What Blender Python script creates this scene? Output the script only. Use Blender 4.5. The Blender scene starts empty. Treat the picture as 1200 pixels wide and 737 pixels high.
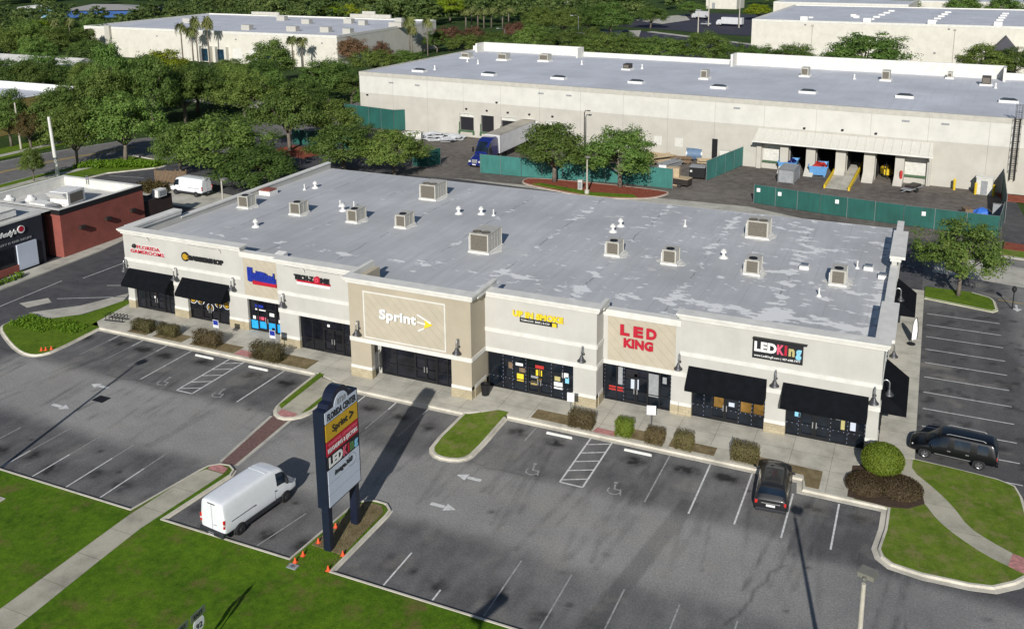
import bpy, bmesh, math, random
import numpy as np
from mathutils import Vector, Matrix, noise
random.seed(7)
PI = math.pi
R = math.radians
sc = bpy.context.scene
COL = sc.collection

# ------------------------------------------------------------------ materials
MATS = {}
def nt(name):
    m = bpy.data.materials.new(name); m.use_nodes = True
    t = m.node_tree; b = t.nodes['Principled BSDF']
    MATS[name] = m
    return m, t, b
def N(t, typ, **kw):
    n = t.nodes.new(typ)
    for k, v in kw.items():
        if hasattr(n, k) and not (k in n.inputs): setattr(n, k, v)
        else: n.inputs[k].default_value = v
    return n
def coords(t, kind='Object', scale=(1, 1, 1), rot=(0, 0, 0)):
    tc = t.nodes.new('ShaderNodeTexCoord'); mp = t.nodes.new('ShaderNodeMapping')
    mp.inputs['Scale'].default_value = scale; mp.inputs['Rotation'].default_value = rot
    t.links.new(tc.outputs[kind], mp.inputs['Vector'])
    return mp.outputs['Vector']
def noi(t, vec, scale, detail=4, rough=.55):
    n = N(t, 'ShaderNodeTexNoise'); n.inputs['Scale'].default_value = scale
    n.inputs['Detail'].default_value = detail; n.inputs['Roughness'].default_value = rough
    t.links.new(vec, n.inputs['Vector']); return n.outputs['Fac']
def ramp(t, fac, stops):
    r = t.nodes.new('ShaderNodeValToRGB'); e = r.color_ramp.elements
    while len(e) < len(stops): e.new(.5)
    for i, (p, c) in enumerate(stops):
        e[i].position = p; e[i].color = tuple(c) + (1,) if len(c) == 3 else c
    t.links.new(fac, r.inputs['Fac']); return r.outputs['Color']
def mixc(t, fac, a, b, mode='MIX'):
    m = t.nodes.new('ShaderNodeMix'); m.data_type = 'RGBA'; m.blend_type = mode
    for s, v in ((m.inputs[0], fac), (m.inputs[6], a), (m.inputs[7], b)):
        if isinstance(v, bpy.types.NodeSocket): t.links.new(v, s)
        elif isinstance(v, (int, float)): s.default_value = v
        else: s.default_value = tuple(v) + (1,)
    return m.outputs[2]
def mth(t, op, a, b=0.0, clamp=False):
    m = t.nodes.new('ShaderNodeMath'); m.operation = op; m.use_clamp = clamp
    for s, v in ((m.inputs[0], a), (m.inputs[1], b)):
        if isinstance(v, bpy.types.NodeSocket): t.links.new(v, s)
        else: s.default_value = v
    return m.outputs[0]
def bump(t, b, h, strength=.3, dist=.05):
    n = t.nodes.new('ShaderNodeBump'); n.inputs['Strength'].default_value = strength; n.inputs['Distance'].default_value = dist
    t.links.new(h, n.inputs['Height']); t.links.new(n.outputs['Normal'], b.inputs['Normal'])
def flat(name, c, rough=.6, metal=0, var=.12, scale=3.0, spec=.4, coat=0, bmp=0):
    """plain surface with a soft irregular variation"""
    m, t, b = nt(name)
    v = coords(t); f = noi(t, v, scale, 5)
    lo = tuple(x * (1 - var) for x in c); hi = tuple(min(1, x * (1 + var)) for x in c)
    t.links.new(ramp(t, f, [(.3, lo), (.7, hi)]), b.inputs['Base Color'])
    b.inputs['Roughness'].default_value = rough; b.inputs['Metallic'].default_value = metal
    b.inputs['Specular IOR Level'].default_value = spec; b.inputs['Coat Weight'].default_value = coat
    b.inputs['Coat Roughness'].default_value = .05
    if bmp: bump(t, b, noi(t, v, scale * 12, 3), bmp, .02)
    return m
def wallvec(t):
    """u along the wall (x+y), v up"""
    tc = t.nodes.new('ShaderNodeTexCoord'); s = t.nodes.new('ShaderNodeSeparateXYZ'); c = t.nodes.new('ShaderNodeCombineXYZ')
    t.links.new(tc.outputs['Object'], s.inputs[0])
    t.links.new(mth(t, 'ADD', s.outputs[0], s.outputs[1]), c.inputs[0]); t.links.new(s.outputs[2], c.inputs[1])
    return c.outputs[0]
def brick(t, vec, c1, c2, cm, w, h, mortar=.012, off=.5):
    n = t.nodes.new('ShaderNodeTexBrick'); n.offset = off
    for k, v in (('Color1', c1), ('Color2', c2), ('Mortar', cm)): n.inputs[k].default_value = tuple(v) + (1,)
    n.inputs['Scale'].default_value = 1; n.inputs['Brick Width'].default_value = w; n.inputs['Row Height'].default_value = h
    n.inputs['Mortar Size'].default_value = mortar; n.inputs['Mortar Smooth'].default_value = .3
    t.links.new(vec, n.inputs['Vector']); return n

def m_stucco(name, c, joint=0, streak=.34):
    m, t, b = nt(name); v = coords(t)
    f = noi(t, v, .45, 5, .6); base = ramp(t, f, [(.25, tuple(x * .86 for x in c)), (.6, c), (.85, tuple(min(1, x * 1.05) for x in c))])
    # rain streaks: noise stretched down the wall
    sv = coords(t, scale=(2.2, 2.2, .18)); s = noi(t, sv, 1.0, 4, .65)
    base = mixc(t, ramp(t, s, [(.56, (0, 0, 0)), (.8, (streak, streak, streak))]), base, tuple(x * .62 for x in c))
    if joint:
        br = brick(t, wallvec(t), (1, 1, 1), (1, 1, 1), (.5, .5, .5), joint, 50, .045, 0)
        base = mixc(t, .55, base, br.outputs['Color'], 'MULTIPLY')
    t.links.new(base, b.inputs['Base Color']); b.inputs['Roughness'].default_value = .9
    bump(t, b, noi(t, v, 30, 3), .15, .02)
    return m
def m_asphalt(name, dark, pale, bias=.5, attr=False, patch=.09, rough=.9):
    m, t, b = nt(name); v = coords(t)
    big = noi(t, v, patch, 5, .6); fine = noi(t, v, 9, 6, .75); med = noi(t, v, .9, 5, .62)
    f = mth(t, 'ADD', mth(t, 'MULTIPLY', big, .55), mth(t, 'MULTIPLY', med, .45))
    if attr:
        a = t.nodes.new('ShaderNodeAttribute'); a.attribute_name = 'wear'; s = t.nodes.new('ShaderNodeSeparateColor')
        t.links.new(a.outputs['Color'], s.inputs[0])
        w = mth(t, 'ADD', s.outputs[0], mth(t, 'MULTIPLY', mth(t, 'SUBTRACT', f, .5), .9), True)
        base = mixc(t, w, dark, pale)
        base = mixc(t, mth(t, 'MULTIPLY', s.outputs[1], mth(t, 'ADD', .55, mth(t, 'MULTIPLY', med, .7)), True), base, (.012, .012, .012))
        base = mixc(t, s.outputs[2], base, (.27, .25, .21))
    else:
        base = ramp(t, f, [(bias - .16, dark), (bias + .16, pale)])
    sp = ramp(t, fine, [(.3, (.55, .55, .55)), (.5, (1, 1, 1)), (.7, (1.5, 1.49, 1.46))])
    base = mixc(t, .85, base, sp, 'MULTIPLY')
    t.links.new(base, b.inputs['Base Color']); b.inputs['Roughness'].default_value = rough
    b.inputs['Specular IOR Level'].default_value = .25
    bump(t, b, fine, .25, .02)
    return m
def m_grass(name, c1, c2, c3, scale=.35, thr=.62):
    m, t, b = nt(name); v = coords(t)
    big = noi(t, v, scale, 6, .65); mid = noi(t, v, 2.6, 5, .7); fine = noi(t, v, 22, 4, .8)
    base = ramp(t, mth(t, 'ADD', mth(t, 'MULTIPLY', big, .5), mth(t, 'MULTIPLY', mid, .5)), [(.36, c1), (.6, c2)])
    dry = noi(t, v, scale * 1.7, 7, .72)
    base = mixc(t, ramp(t, dry, [(thr - .05, (0, 0, 0)), (thr + .12, (.85, .85, .85))]), base, c3)
    base = mixc(t, .9, base, ramp(t, fine, [(.28, (.45, .45, .42)), (.5, (1, 1, 1)), (.7, (1.6, 1.55, 1.4))]), 'MULTIPLY')
    t.links.new(base, b.inputs['Base Color']); b.inputs['Roughness'].default_value = .95; b.inputs['Specular IOR Level'].default_value = .1
    bump(t, b, fine, .9, .08)
    return m
def m_leaf(name, c1, c2, c3, trans=.35, vary=1.0):
    m, t, b = nt(name)
    v = coords(t); oi = t.nodes.new('ShaderNodeObjectInfo')
    f = noi(t, v, 9, 3, .6); g = noi(t, v, 55, 2, .6)
    f = mth(t, 'ADD', mth(t, 'MULTIPLY', f, .6), mth(t, 'MULTIPLY', g, .4))
    base = ramp(t, f, [(.32, c1), (.48, c2), (.64, c3)])
    hs = t.nodes.new('ShaderNodeHueSaturation')
    t.links.new(base, hs.inputs['Color'])
    t.links.new(mth(t, 'ADD', .78 if vary else 1.0, mth(t, 'MULTIPLY', oi.outputs['Random'], .62 * vary)), hs.inputs['Value'])
    t.links.new(mth(t, 'SUBTRACT', .508 if vary else .5, mth(t, 'MULTIPLY', mth(t, 'FRACT', mth(t, 'MULTIPLY', oi.outputs['Random'], 7.3)), .036 * vary)), hs.inputs['Hue'])
    t.links.new(hs.outputs[0], b.inputs['Base Color']); b.inputs['Roughness'].default_value = .6; b.inputs['Specular IOR Level'].default_value = .25
    tr = t.nodes.new('ShaderNodeBsdfTranslucent'); t.links.new(hs.outputs[0], tr.inputs['Color'])
    mx = t.nodes.new('ShaderNodeMixShader'); mx.inputs[0].default_value = trans
    t.links.new(b.outputs[0], mx.inputs[1]); t.links.new(tr.outputs[0], mx.inputs[2])
    t.links.new(mx.outputs[0], t.nodes['Material Output'].inputs['Surface'])
    return m
def m_concrete(name, c, jw=1.5, jh=1.5, joint=True):
    m, t, b = nt(name); v = coords(t)
    f = noi(t, v, .5, 6, .65); base = ramp(t, f, [(.28, tuple(x * .62 for x in c)), (.55, c), (.8, tuple(min(1, x * 1.12) for x in c))])
    g = noi(t, v, 14, 5, .7); base = mixc(t, .7, base, ramp(t, g, [(.3, (.75, .75, .74)), (.6, (1.1, 1.1, 1.1))]), 'MULTIPLY')
    if joint:
        br = brick(t, v, (1, 1, 1), (.93, .93, .92), (.42, .4, .37), jw, jh, .018, 0)
        base = mixc(t, .9, base, br.outputs['Color'], 'MULTIPLY')
    t.links.new(base, b.inputs['Base Color']); b.inputs['Roughness'].default_value = .9
    return m
def m_roof(name, c, patchy):
    m, t, b = nt(name); v = coords(t)
    f = noi(t, v, .12, 6, .62); base = ramp(t, f, [(.3, tuple(x * .78 for x in c)), (.7, tuple(x * 1.1 for x in c))])
    st = noi(t, coords(t, scale=(1.3, .12, 1)), 1.0, 5, .65)
    base = mixc(t, ramp(t, st, [(.40, (.4, .4, .4)), (.6, (0, 0, 0))]), base, tuple(x * (.74 if patchy else .86) for x in c))
    # roll seams along y, and a few across
    br = brick(t, v, (1, 1, 1), (.98, .98, .98), (.7, .7, .72), 3.05, 12.0, .02, .5)
    base = mixc(t, .85, base, br.outputs['Color'], 'MULTIPLY')
    if patchy:
        sx = t.nodes.new('ShaderNodeSeparateXYZ'); tc = t.nodes.new('ShaderNodeTexCoord'); t.links.new(tc.outputs['Object'], sx.inputs[0])
        grad = mth(t, 'MULTIPLY', mth(t, 'ADD', sx.outputs[0], 62), .0031)      # more bare patches towards the east end
        pn = noi(t, coords(t, scale=(.62, 1.15, 1)), 1.0, 7, .62)
        ln_ = mth(t, 'PINGPONG', mth(t, 'ADD', mth(t, 'ADD', sx.outputs[0], mth(t, 'MULTIPLY', noi(t, coords(t, scale=(.2, .35, 1)), 1.0, 3), 1.1)), 200), 3.7)
        band = mth(t, 'MULTIPLY', mth(t, 'SUBTRACT', 1.0, mth(t, 'DIVIDE', ln_, 1.0), True), .11)
        row = mth(t, 'MULTIPLY', mth(t, 'SUBTRACT', 1.0, mth(t, 'DIVIDE', mth(t, 'ABSOLUTE', mth(t, 'SUBTRACT', sx.outputs[1], 5.2)), 1.5), True), .13)
        base = mixc(t, mth(t, 'MULTIPLY', mth(t, 'LESS_THAN', ln_, .07), ramp(t, noi(t, v, .5, 4), [(.44, (0, 0, 0)), (.56, (.6, .6, .6))])), base, tuple(x * .35 for x in c))
        pf = mth(t, 'ADD', mth(t, 'ADD', pn, band), mth(t, 'ADD', row, grad))
        base = mixc(t, ramp(t, pf, [(.758, (0, 0, 0)), (.773, (.9, .9, .9))]), base, (.74, .735, .72))
        cr = noi(t, coords(t, scale=(.25, .6, 1)), 1.0, 3, .5)
        base = mixc(t, ramp(t, cr, [(.70, (0, 0, 0)), (.72, (.5, .5, .5))]), base, (.62, .6, .55))
    t.links.new(base, b.inputs['Base Color']); b.inputs['Roughness'].default_value = .7
    return m
def m_glass(name, c, rough=.06, spec=.5):
    m, t, b = nt(name); v = coords(t)
    f = noi(t, v, .8, 3); t.links.new(ramp(t, f, [(.35, tuple(x * .6 for x in c)), (.65, tuple(x * 1.6 for x in c))]), b.inputs['Base Color'])
    b.inputs['Roughness'].default_value = rough; b.inputs['Specular IOR Level'].default_value = spec
    return m

WHITE_ST = m_stucco('white_stucco', (.465, .455, .418), 0, .2)
WALL2 = m_stucco('warehouse_white', (.57, .558, .51), 7.6, .07)
WALL2B = m_stucco('warehouse_beige', (.46, .44, .385), 7.6, .1)
TAN_ST = m_stucco('tan_stucco', (.40, .35, .265), 0, .15)
TRIM = flat('trim_white', (.61, .60, .555), .8, var=.1, scale=1.2)
TRIMB = flat('trim_beige', (.43, .415, .365), .85, var=.1, scale=1.2)
def m_tile():
    m, t, b = nt('tan_diagonal_tile')
    u = wallvec(t); mp = t.nodes.new('ShaderNodeMapping'); mp.inputs['Rotation'].default_value = (0, 0, R(45)); t.links.new(u, mp.inputs[0])
    br = brick(t, mp.outputs[0], (.43, .385, .295), (.42, .375, .29), (.33, .29, .215), 90, .55, .02, .5)
    base = mixc(t, .5, br.outputs['Color'], ramp(t, noi(t, coords(t), 1.2, 5), [(.3, (.85, .85, .85)), (.7, (1.1, 1.1, 1.1))]), 'MULTIPLY')
    t.links.new(base, b.inputs['Base Color']); b.inputs['Roughness'].default_value = .9
    return m
TILE = m_tile()
def m_brickwall(name, c1, c2, cm, w, h, mo=.012, off=.5):
    m, t, b = nt(name); br = brick(t, wallvec(t), c1, c2, cm, w, h, mo, off)
    base = mixc(t, .8, br.outputs['Color'], ramp(t, noi(t, coords(t), .7, 5), [(.3, (.78, .78, .78)), (.7, (1.12, 1.12, 1.12))]), 'MULTIPLY')
    t.links.new(base, b.inputs['Base Color']); b.inputs['Roughness'].default_value = .9
    return m
STONE = m_brickwall('tan_block', (.42, .36, .24), (.36, .31, .20), (.25, .21, .14), .42, .21, .014)
REDBRICK = m_brickwall('red_brick', (.29, .07, .048), (.24, .058, .042), (.2, .08, .065), .22, .075, .01)
BRICK_BROWN_SHADE = m_brickwall('brown_or_shaded_brick', (.035, .02, .016), (.028, .016, .013), (.02, .014, .012), .22, .075, .01)  # brown brick, also used as painted shade in the restaurant recess
LOT = m_asphalt('asphalt_lot', (.08, .079, .081), (.275, .27, .257), attr=True)
ASPH = m_asphalt('asphalt_dark', (.042, .042, .05), (.105, .103, .103), .5)
YARD = m_asphalt('asphalt_yard', (.06, .05, .046), (.2, .18, .155), .5, patch=.06)
ROADM = m_asphalt('asphalt_road', (.10, .097, .095), (.2, .19, .18), .5)
FARLOT = m_asphalt('asphalt_far_lot', (.03, .03, .045), (.05, .05, .07), .5)
LAWN = m_grass('lawn_grass', (.045, .105, .006), (.115, .215, .012), (.17, .13, .05), .3, .57)
LAWN2 = m_grass('lawn_grass_dry', (.085, .145, .012), (.165, .235, .03), (.24, .21, .09), .6, .54)
STRIP = m_grass('grass_strip', (.06, .12, .010), (.13, .20, .018), (.18, .15, .06), .6, .66)
WILD = m_grass('undergrowth', (.02, .04, .012), (.05, .085, .022), (.05, .042, .025), .08, .66)
DRYBED = m_grass('dry_planting_bed', (.14, .105, .055), (.25, .2, .115), (.09, .1, .035), 1.5, .64)
MULCH = m_grass('red_mulch', (.20, .055, .035), (.28, .085, .055), (.16, .05, .035), 1.2, .66)
CONC = m_concrete('concrete_walk', (.49, .465, .395), 2.6, 1.75)
CONCP = m_concrete('concrete_path', (.41, .385, .305), 90, 2.4)
CONC2 = m_concrete('concrete_apron', (.45, .43, .37), 4.5, 4.5)
KERBM = m_concrete('kerb_concrete', (.54, .505, .425), 3, 3, False)
ROOF = m_roof('roof_membrane', (.47, .475, .48), True)
ROOF2 = m_roof('roof_membrane_blue', (.53, .545, .585), False)
ROOF3 = flat('pale_roof', (.5, .49, .46), .8, var=.15, scale=.6)
PAINT = flat('road_paint_white', (.55, .55, .54), .8, var=.25, scale=4)
PAINTF = flat('road_paint_faded', (.27, .27, .265), .85, var=.3, scale=4)
YPAINT = flat('road_paint_yellow', (.5, .34, .05), .8, var=.25, scale=4)
def m_paver(name, c):
    m, t, b = nt(name); br = brick(t, coords(t), c, tuple(x * .72 for x in c), tuple(x * .8 for x in c), .2, .1, .008)
    base = mixc(t, .8, br.outputs['Color'], ramp(t, noi(t, coords(t), 5, 5, .7), [(.3, (.6, .62, .6)), (.7, (1.25, 1.2, 1.15))]), 'MULTIPLY')
    t.links.new(base, b.inputs['Base Color']); b.inputs['Roughness'].default_value = .9
    return m
PAVER = m_paver('brick_pavers', (.175, .10, .09))
PINK = m_paver('pink_tactile', (.5, .23, .22))
BLACKM = flat('black_metal', (.018, .018, .02), .45, .3)
BLACKSIGN = flat('black_sign_cabinet', (.010, .014, .030), .3)  # black with a navy tint that paints in the reflected sky
HEADM = flat('lamp_head_grey', (.17, .165, .14), .6)
MUSTARD = flat('mustard_panel', (.55, .33, .015), .5, var=.05)
DRYLEAF = m_leaf('dry_grass_blades', (.10, .11, .03), (.2, .19, .07), (.28, .25, .11), .5)
AWN = flat('black_awning_canvas', (.006, .007, .009), 1.0, var=.2, scale=2, spec=.08)
CAPBLACK = flat('black_metal_coping', (.02, .019, .02), .5, .2)
GLASS = m_glass('dark_glass', (.008, .009, .013))
GLASSB = m_glass('blue_glass', (.006, .009, .014))
INTER = m_glass('painted_lit_room', (.16, .09, .02), .2)  # amber colour painted to look like a lit room
CARGLASS = m_glass('car_glass', (.008, .014, .024), .05, .6)
ALU = flat('aluminium', (.5, .5, .5), .4, .7, var=.1)
ACM = flat('unit_housing', (.43, .415, .37), .6, .1, var=.12, scale=4)
ACG = flat('unit_grille', (.14, .125, .10), .7, .2, var=.35, scale=18)
ACCURB = flat('unit_curb', (.62, .61, .58), .7)
VENTW = flat('vent_white', (.68, .67, .64), .6)
LAMPM = flat('lamp_grey_metal', (.085, .085, .09), .5, .6)
POLEC = flat('concrete_pole', (.42, .39, .33), .8)
POLED = flat('bronze_pole', (.06, .05, .045), .5, .5)
GALV = flat('galvanised_steel', (.36, .37, .38), .4, .8)
def m_mesh(name, c):
    m, t, b = nt(name)
    f = noi(t, coords(t), .35, 4); g = noi(t, coords(t, scale=(1, 1, .15)), 3, 4)
    base = ramp(t, mth(t, 'ADD', mth(t, 'MULTIPLY', f, .6), mth(t, 'MULTIPLY', g, .4)), [(.35, tuple(x * .8 for x in c)), (.65, tuple(x * 1.25 for x in c))])
    t.links.new(base, b.inputs['Base Color']); b.inputs['Roughness'].default_value = .8
    return m
GREEN = m_mesh('green_windscreen', (.010, .082, .066))
GREEN2 = m_mesh('green_windscreen_faded', (.032, .15, .13))
WPAINT = flat('white_car_paint', (.70, .72, .74), .3, var=.04, spec=.5, coat=.6)
BPAINT = flat('black_car_paint', (.004, .0045, .006), .3, var=.1, spec=.3, coat=.3)
GPAINT = flat('charcoal_car_paint', (.014, .014, .016), .4, 0, var=.1, coat=.35)
NAVY = flat('navy_truck_paint', (.008, .016, .13), .25, var=.1, coat=1)
TRAIL = flat('trailer_white', (.55, .55, .56), .45, var=.08, scale=.8)
TRAILT = flat('trailer_roof', (.36, .33, .27), .7, var=.2, scale=.5)
RUBBER = flat('rubber', (.014, .014, .014), .85)
RIM = flat('wheel_rim', (.42, .42, .43), .3, .8)
RIMD = flat('steel_wheel', (.09, .09, .095), .5, .6)
PLAST = flat('black_plastic', (.02, .022, .026), .7)
REDL = flat('red_lens', (.5, .015, .012), .2, spec=.6)
CLRL = flat('clear_lens', (.6, .6, .58), .15, spec=.8)
PLATE = flat('white_plate', (.65, .65, .65), .5)
ORANGE = flat('cone_orange', (.75, .1, .03), .6)
YEL = flat('safety_yellow', (.6, .42, .02), .55)
REDP = flat('red_paint', (.42, .03, .025), .55)
BLUEP = flat('blue_paint', (.13, .33, .62), .55)
TARP = flat('blue_tarp', (.03, .13, .5), .5, var=.3, scale=6)
WOODM = flat('weathered_wood', (.17, .115, .07), .85, var=.3, scale=5)
LUMBER = flat('pale_lumber', (.42, .33, .21), .85, var=.25, scale=6)
SCRAP = flat('pale_sheet_scrap', (.55, .56, .58), .6, var=.2, scale=1)
GREYP = flat('grey_paint', (.26, .27, .28), .6, var=.15)
CREAM = flat('cream_door', (.56, .55, .5), .7)
OCHRE = m_stucco('ochre_stucco', (.30, .23, .075))
SKYBLUE = flat('light_blue_wall', (.20, .42, .56), .8)
DBLUE = flat('deep_blue_wall', (.035, .10, .30), .8)
CREAMW = m_stucco('cream_wall', (.60, .575, .50))
BROWNR = flat('brown_shingle', (.09, .07, .065), .9, var=.3, scale=4)
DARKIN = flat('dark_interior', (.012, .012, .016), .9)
LEAF = m_leaf('oak_leaves', (.045, .092, .018), (.10, .175, .034), (.20, .28, .07), .45)
LIME = m_leaf('lime_leaves', (.07, .12, .006), (.17, .25, .012), (.28, .35, .03))
RUST = m_leaf('rust_leaves', (.055, .04, .018), (.14, .082, .042), (.2, .13, .065))
RUSTG = m_leaf('orange_green_leaves', (.04, .045, .012), (.09, .085, .025), (.19, .11, .04))
PALM = m_leaf('palm_fronds', (.06, .085, .02), (.13, .165, .05), (.25, .25, .10), .3)
HEDGE = m_leaf('hedge_leaves', (.05, .088, .008), (.112, .162, .014), (.18, .22, .025), .2, 0)
BROWNH = m_leaf('brown_shrub_leaves', (.045, .035, .016), (.10, .082, .034), (.14, .14, .045), .2)
GCOV = m_leaf('bright_groundcover', (.055, .12, .006), (.115, .22, .012), (.18, .29, .025), .35, 0)
BROWNBED = m_leaf('brown_bed_leaves', (.028, .019, .011), (.06, .042, .022), (.10, .078, .036), .2)
BARK = flat('bark', (.15, .125, .10), .95, var=.35, scale=8)
TXW = flat('sign_white', (.75, .75, .73), .5, var=.03)
TXY = flat('sign_yellow', (.75, .55, .03), .5, var=.05)
TXR = flat('sign_red', (.42, .012, .03), .5, var=.05)
TXB = flat('sign_blue', (.012, .03, .27), .5, var=.05)
TXK = flat('sign_black', (.015, .015, .018), .5)
TXP = flat('sign_pink', (.62, .09, .15), .5, var=.05)
TXT = flat('sign_khaki', (.42, .37, .16), .5, var=.05)
TXG = flat('sign_green', (.09, .20, .07), .5, var=.05)
TXC = flat('sign_light_blue', (.22, .52, .70), .5, var=.05)
GOLD = flat('sign_gold', (.42, .25, .015), .5, var=.05)
PANELW = flat('sign_panel_white', (.52, .57, .66), .4, var=.04, scale=.6)
CYAN = flat('window_film_cyan', (.02, .33, .75), .3)
LEDT = flat('light_string', (.3, .38, .6), .4)
# ------------------------------------------------------------------ mesh helpers
class MB:
    def __init__(s): s.v = []; s.f = []; s.m = []
    def add(s, vs, fs, mi=0):
        o = len(s.v); s.v += [tuple(p) for p in vs]
        for f in fs: s.f.append(tuple(i + o for i in f)); s.m.append(mi)
        return s
    def box(s, x0, x1, y0, y1, z0, z1, mi=0):
        v = [(x, y, z) for z in (z0, z1) for y in (y0, y1) for x in (x0, x1)]
        return s.add(v, [(0, 2, 3, 1), (4, 5, 7, 6), (0, 1, 5, 4), (2, 6, 7, 3), (0, 4, 6, 2), (1, 3, 7, 5)], mi)
    def obox(s, c, size, rz=0, mi=0, rx=0, ry=0):
        M = Matrix.Translation(c) @ Matrix.Rotation(rz, 4, 'Z') @ Matrix.Rotation(ry, 4, 'Y') @ Matrix.Rotation(rx, 4, 'X')
        a, b, d = size[0] / 2, size[1] / 2, size[2] / 2
        v = [M @ Vector((x, y, z)) for z in (-d, d) for y in (-b, b) for x in (-a, a)]
        return s.add(v, [(0, 2, 3, 1), (4, 5, 7, 6), (0, 1, 5, 4), (2, 6, 7, 3), (0, 4, 6, 2), (1, 3, 7, 5)], mi)
    def quad(s, *p, mi=0): return s.add(p, [tuple(range(len(p)))], mi)
    def prism(s, poly, z0, z1, mi=0):
        if sum(a[0] * b[1] - b[0] * a[1] for a, b in zip(poly, poly[1:] + poly[:1])) < 0: poly = poly[::-1]
        n = len(poly); v = [(x, y, z0) for x, y in poly] + [(x, y, z1) for x, y in poly]
        fs = [tuple(range(n - 1, -1, -1)), tuple(range(n, 2 * n))] + [(i, (i + 1) % n, n + (i + 1) % n, n + i) for i in range(n)]
        return s.add(v, fs, mi)
    def sheet(s, poly, z, mi=0):
        if sum(a[0] * b[1] - b[0] * a[1] for a, b in zip(poly, poly[1:] + poly[:1])) < 0: poly = poly[::-1]
        return s.add([(x, y, z) for x, y in poly], [tuple(range(len(poly)))], mi)
    def cyl(s, p0, p1, r0, r1=None, n=12, mi=0, caps=True):
        r1 = r0 if r1 is None else r1
        p0, p1 = Vector(p0), Vector(p1); d = (p1 - p0).normalized()
        a = d.orthogonal().normalized(); b = d.cross(a); v = []
        for p, r in ((p0, r0), (p1, r1)):
            for i in range(n):
                t = 2 * PI * i / n; v.append(p + a * (r * math.cos(t)) + b * (r * math.sin(t)))
        fs = [(i, (i + 1) % n, n + (i + 1) % n, n + i) for i in range(n)]
        if caps: fs += [tuple(range(n - 1, -1, -1)), tuple(range(n, 2 * n))]
        return s.add(v, fs, mi)
    def tube(s, pts, r, n=6, mi=0):
        for a, b in zip(pts, pts[1:]): s.cyl(a, b, r, r, n, mi)
        return s
    def lathe(s, c, prof, n=16, mi=0):
        v = []; fs = []
        for r, z in prof:
            for i in range(n):
                t = 2 * PI * i / n; v.append((c[0] + r * math.cos(t), c[1] + r * math.sin(t), c[2] + z))
        for k in range(len(prof) - 1):
            for i in range(n): fs.append((k * n + i, k * n + (i + 1) % n, (k + 1) * n + (i + 1) % n, (k + 1) * n + i))
        return s.add(v, fs, mi)
    def build(s, name, mats, parent=None, smooth=False, world=False, bevel=0):
        me = bpy.data.meshes.new(name); me.from_pydata(s.v, [], s.f)
        for m in (mats if isinstance(mats, (list, tuple)) else [mats]): me.materials.append(m)
        if max(s.m, default=0) > 0: me.polygons.foreach_set('material_index', s.m)
        if smooth: me.polygons.foreach_set('use_smooth', [True] * len(s.f))
        me.update()
        o = bpy.data.objects.new(name, me); COL.objects.link(o)
        if parent:
            o.parent = parent
            if world: o.location = -root_loc(parent)
        if bevel:
            b = o.modifiers.new('bevel', 'BEVEL'); b.width = bevel; b.segments = 2; b.limit_method = 'ANGLE'
        return o
def root_loc(o):
    l = Vector((0, 0, 0))
    while o: l += o.location; o = o.parent
    return l
def tag(o, label=None, cat=None, group=None, kind=None):
    if label: o['label'] = label
    if cat: o['category'] = cat
    if group: o['group'] = group
    if kind: o['kind'] = kind
    return o
def thing(name, label, cat, loc=(0, 0, 0), rz=0, group=None, scale=None):
    o = bpy.data.objects.new(name, None); COL.objects.link(o); o.empty_display_size = .3
    o.location = loc; o.rotation_euler = (0, 0, rz)
    if scale: o.scale = scale
    return tag(o, label, cat, group)
def struct(name, mb, mats, smooth=False): return tag(mb.build(name, mats, smooth=smooth), kind='structure')
def dup(root, loc, rz=0, label=None, group=None, scale=None):
    r = root.copy(); COL.objects.link(r); r.location = loc; r.rotation_euler = (0, 0, rz)
    if scale: r.scale = scale
    if label: r['label'] = label
    if group: r['group'] = group
    def rec(src, dst):
        for ch in list(src.children):
            c = ch.copy(); COL.objects.link(c); c.parent = dst; rec(ch, c)
    rec(root, r)
    return r
FONTS = {}
def text_polys(s, bold=0.0, shear=0.0):
    k = (s, bold, shear)
    if k not in FONTS:
        c = bpy.data.curves.new('lettering', 'FONT'); c.body = s; c.offset = bold; c.shear = shear; c.resolution_u = 3; c.space_character = 1.05
        o = bpy.data.objects.new('lettering', c); COL.objects.link(o)
        dg = bpy.context.evaluated_depsgraph_get(); me = bpy.data.meshes.new_from_object(o.evaluated_get(dg))
        v = [tuple(p.co[:2]) for p in me.vertices]; f = [tuple(p.vertices) for p in me.polygons]
        bm = bmesh.new(); bm.from_mesh(me); be = [(e.verts[0].index, e.verts[1].index) for e in bm.edges if len(e.link_faces) == 1]; bm.free()
        bpy.data.objects.remove(o); bpy.data.meshes.remove(me); bpy.data.curves.remove(c)
        x0 = min(p[0] for p in v); x1 = max(p[0] for p in v); y0 = min(p[1] for p in v); y1 = max(p[1] for p in v)
        FONTS[k] = ([((p[0] - x0) / (x1 - x0), (p[1] - y0) / (y1 - y0)) for p in v], f, be)
    return FONTS[k]
def text_mb(mb, s, o, U, V, w, h, depth=.04, bold=.02, shear=0, mi=0):
    """raised letters: lower left corner o, width w along U, height h along V"""
    o, U, V = Vector(o), Vector(U), Vector(V); Nn = U.cross(V)
    v, f, be = text_polys(s, bold, shear); n = len(v)
    p0 = [o + U * (a * w) + V * (b * h) for a, b in v]; p1 = [p + Nn * depth for p in p0]
    fs = [tuple(i + n for i in q) for q in f] + [(a, b, b + n, a + n) for a, b in be]
    return mb.add(p0 + p1, fs, mi)
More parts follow.
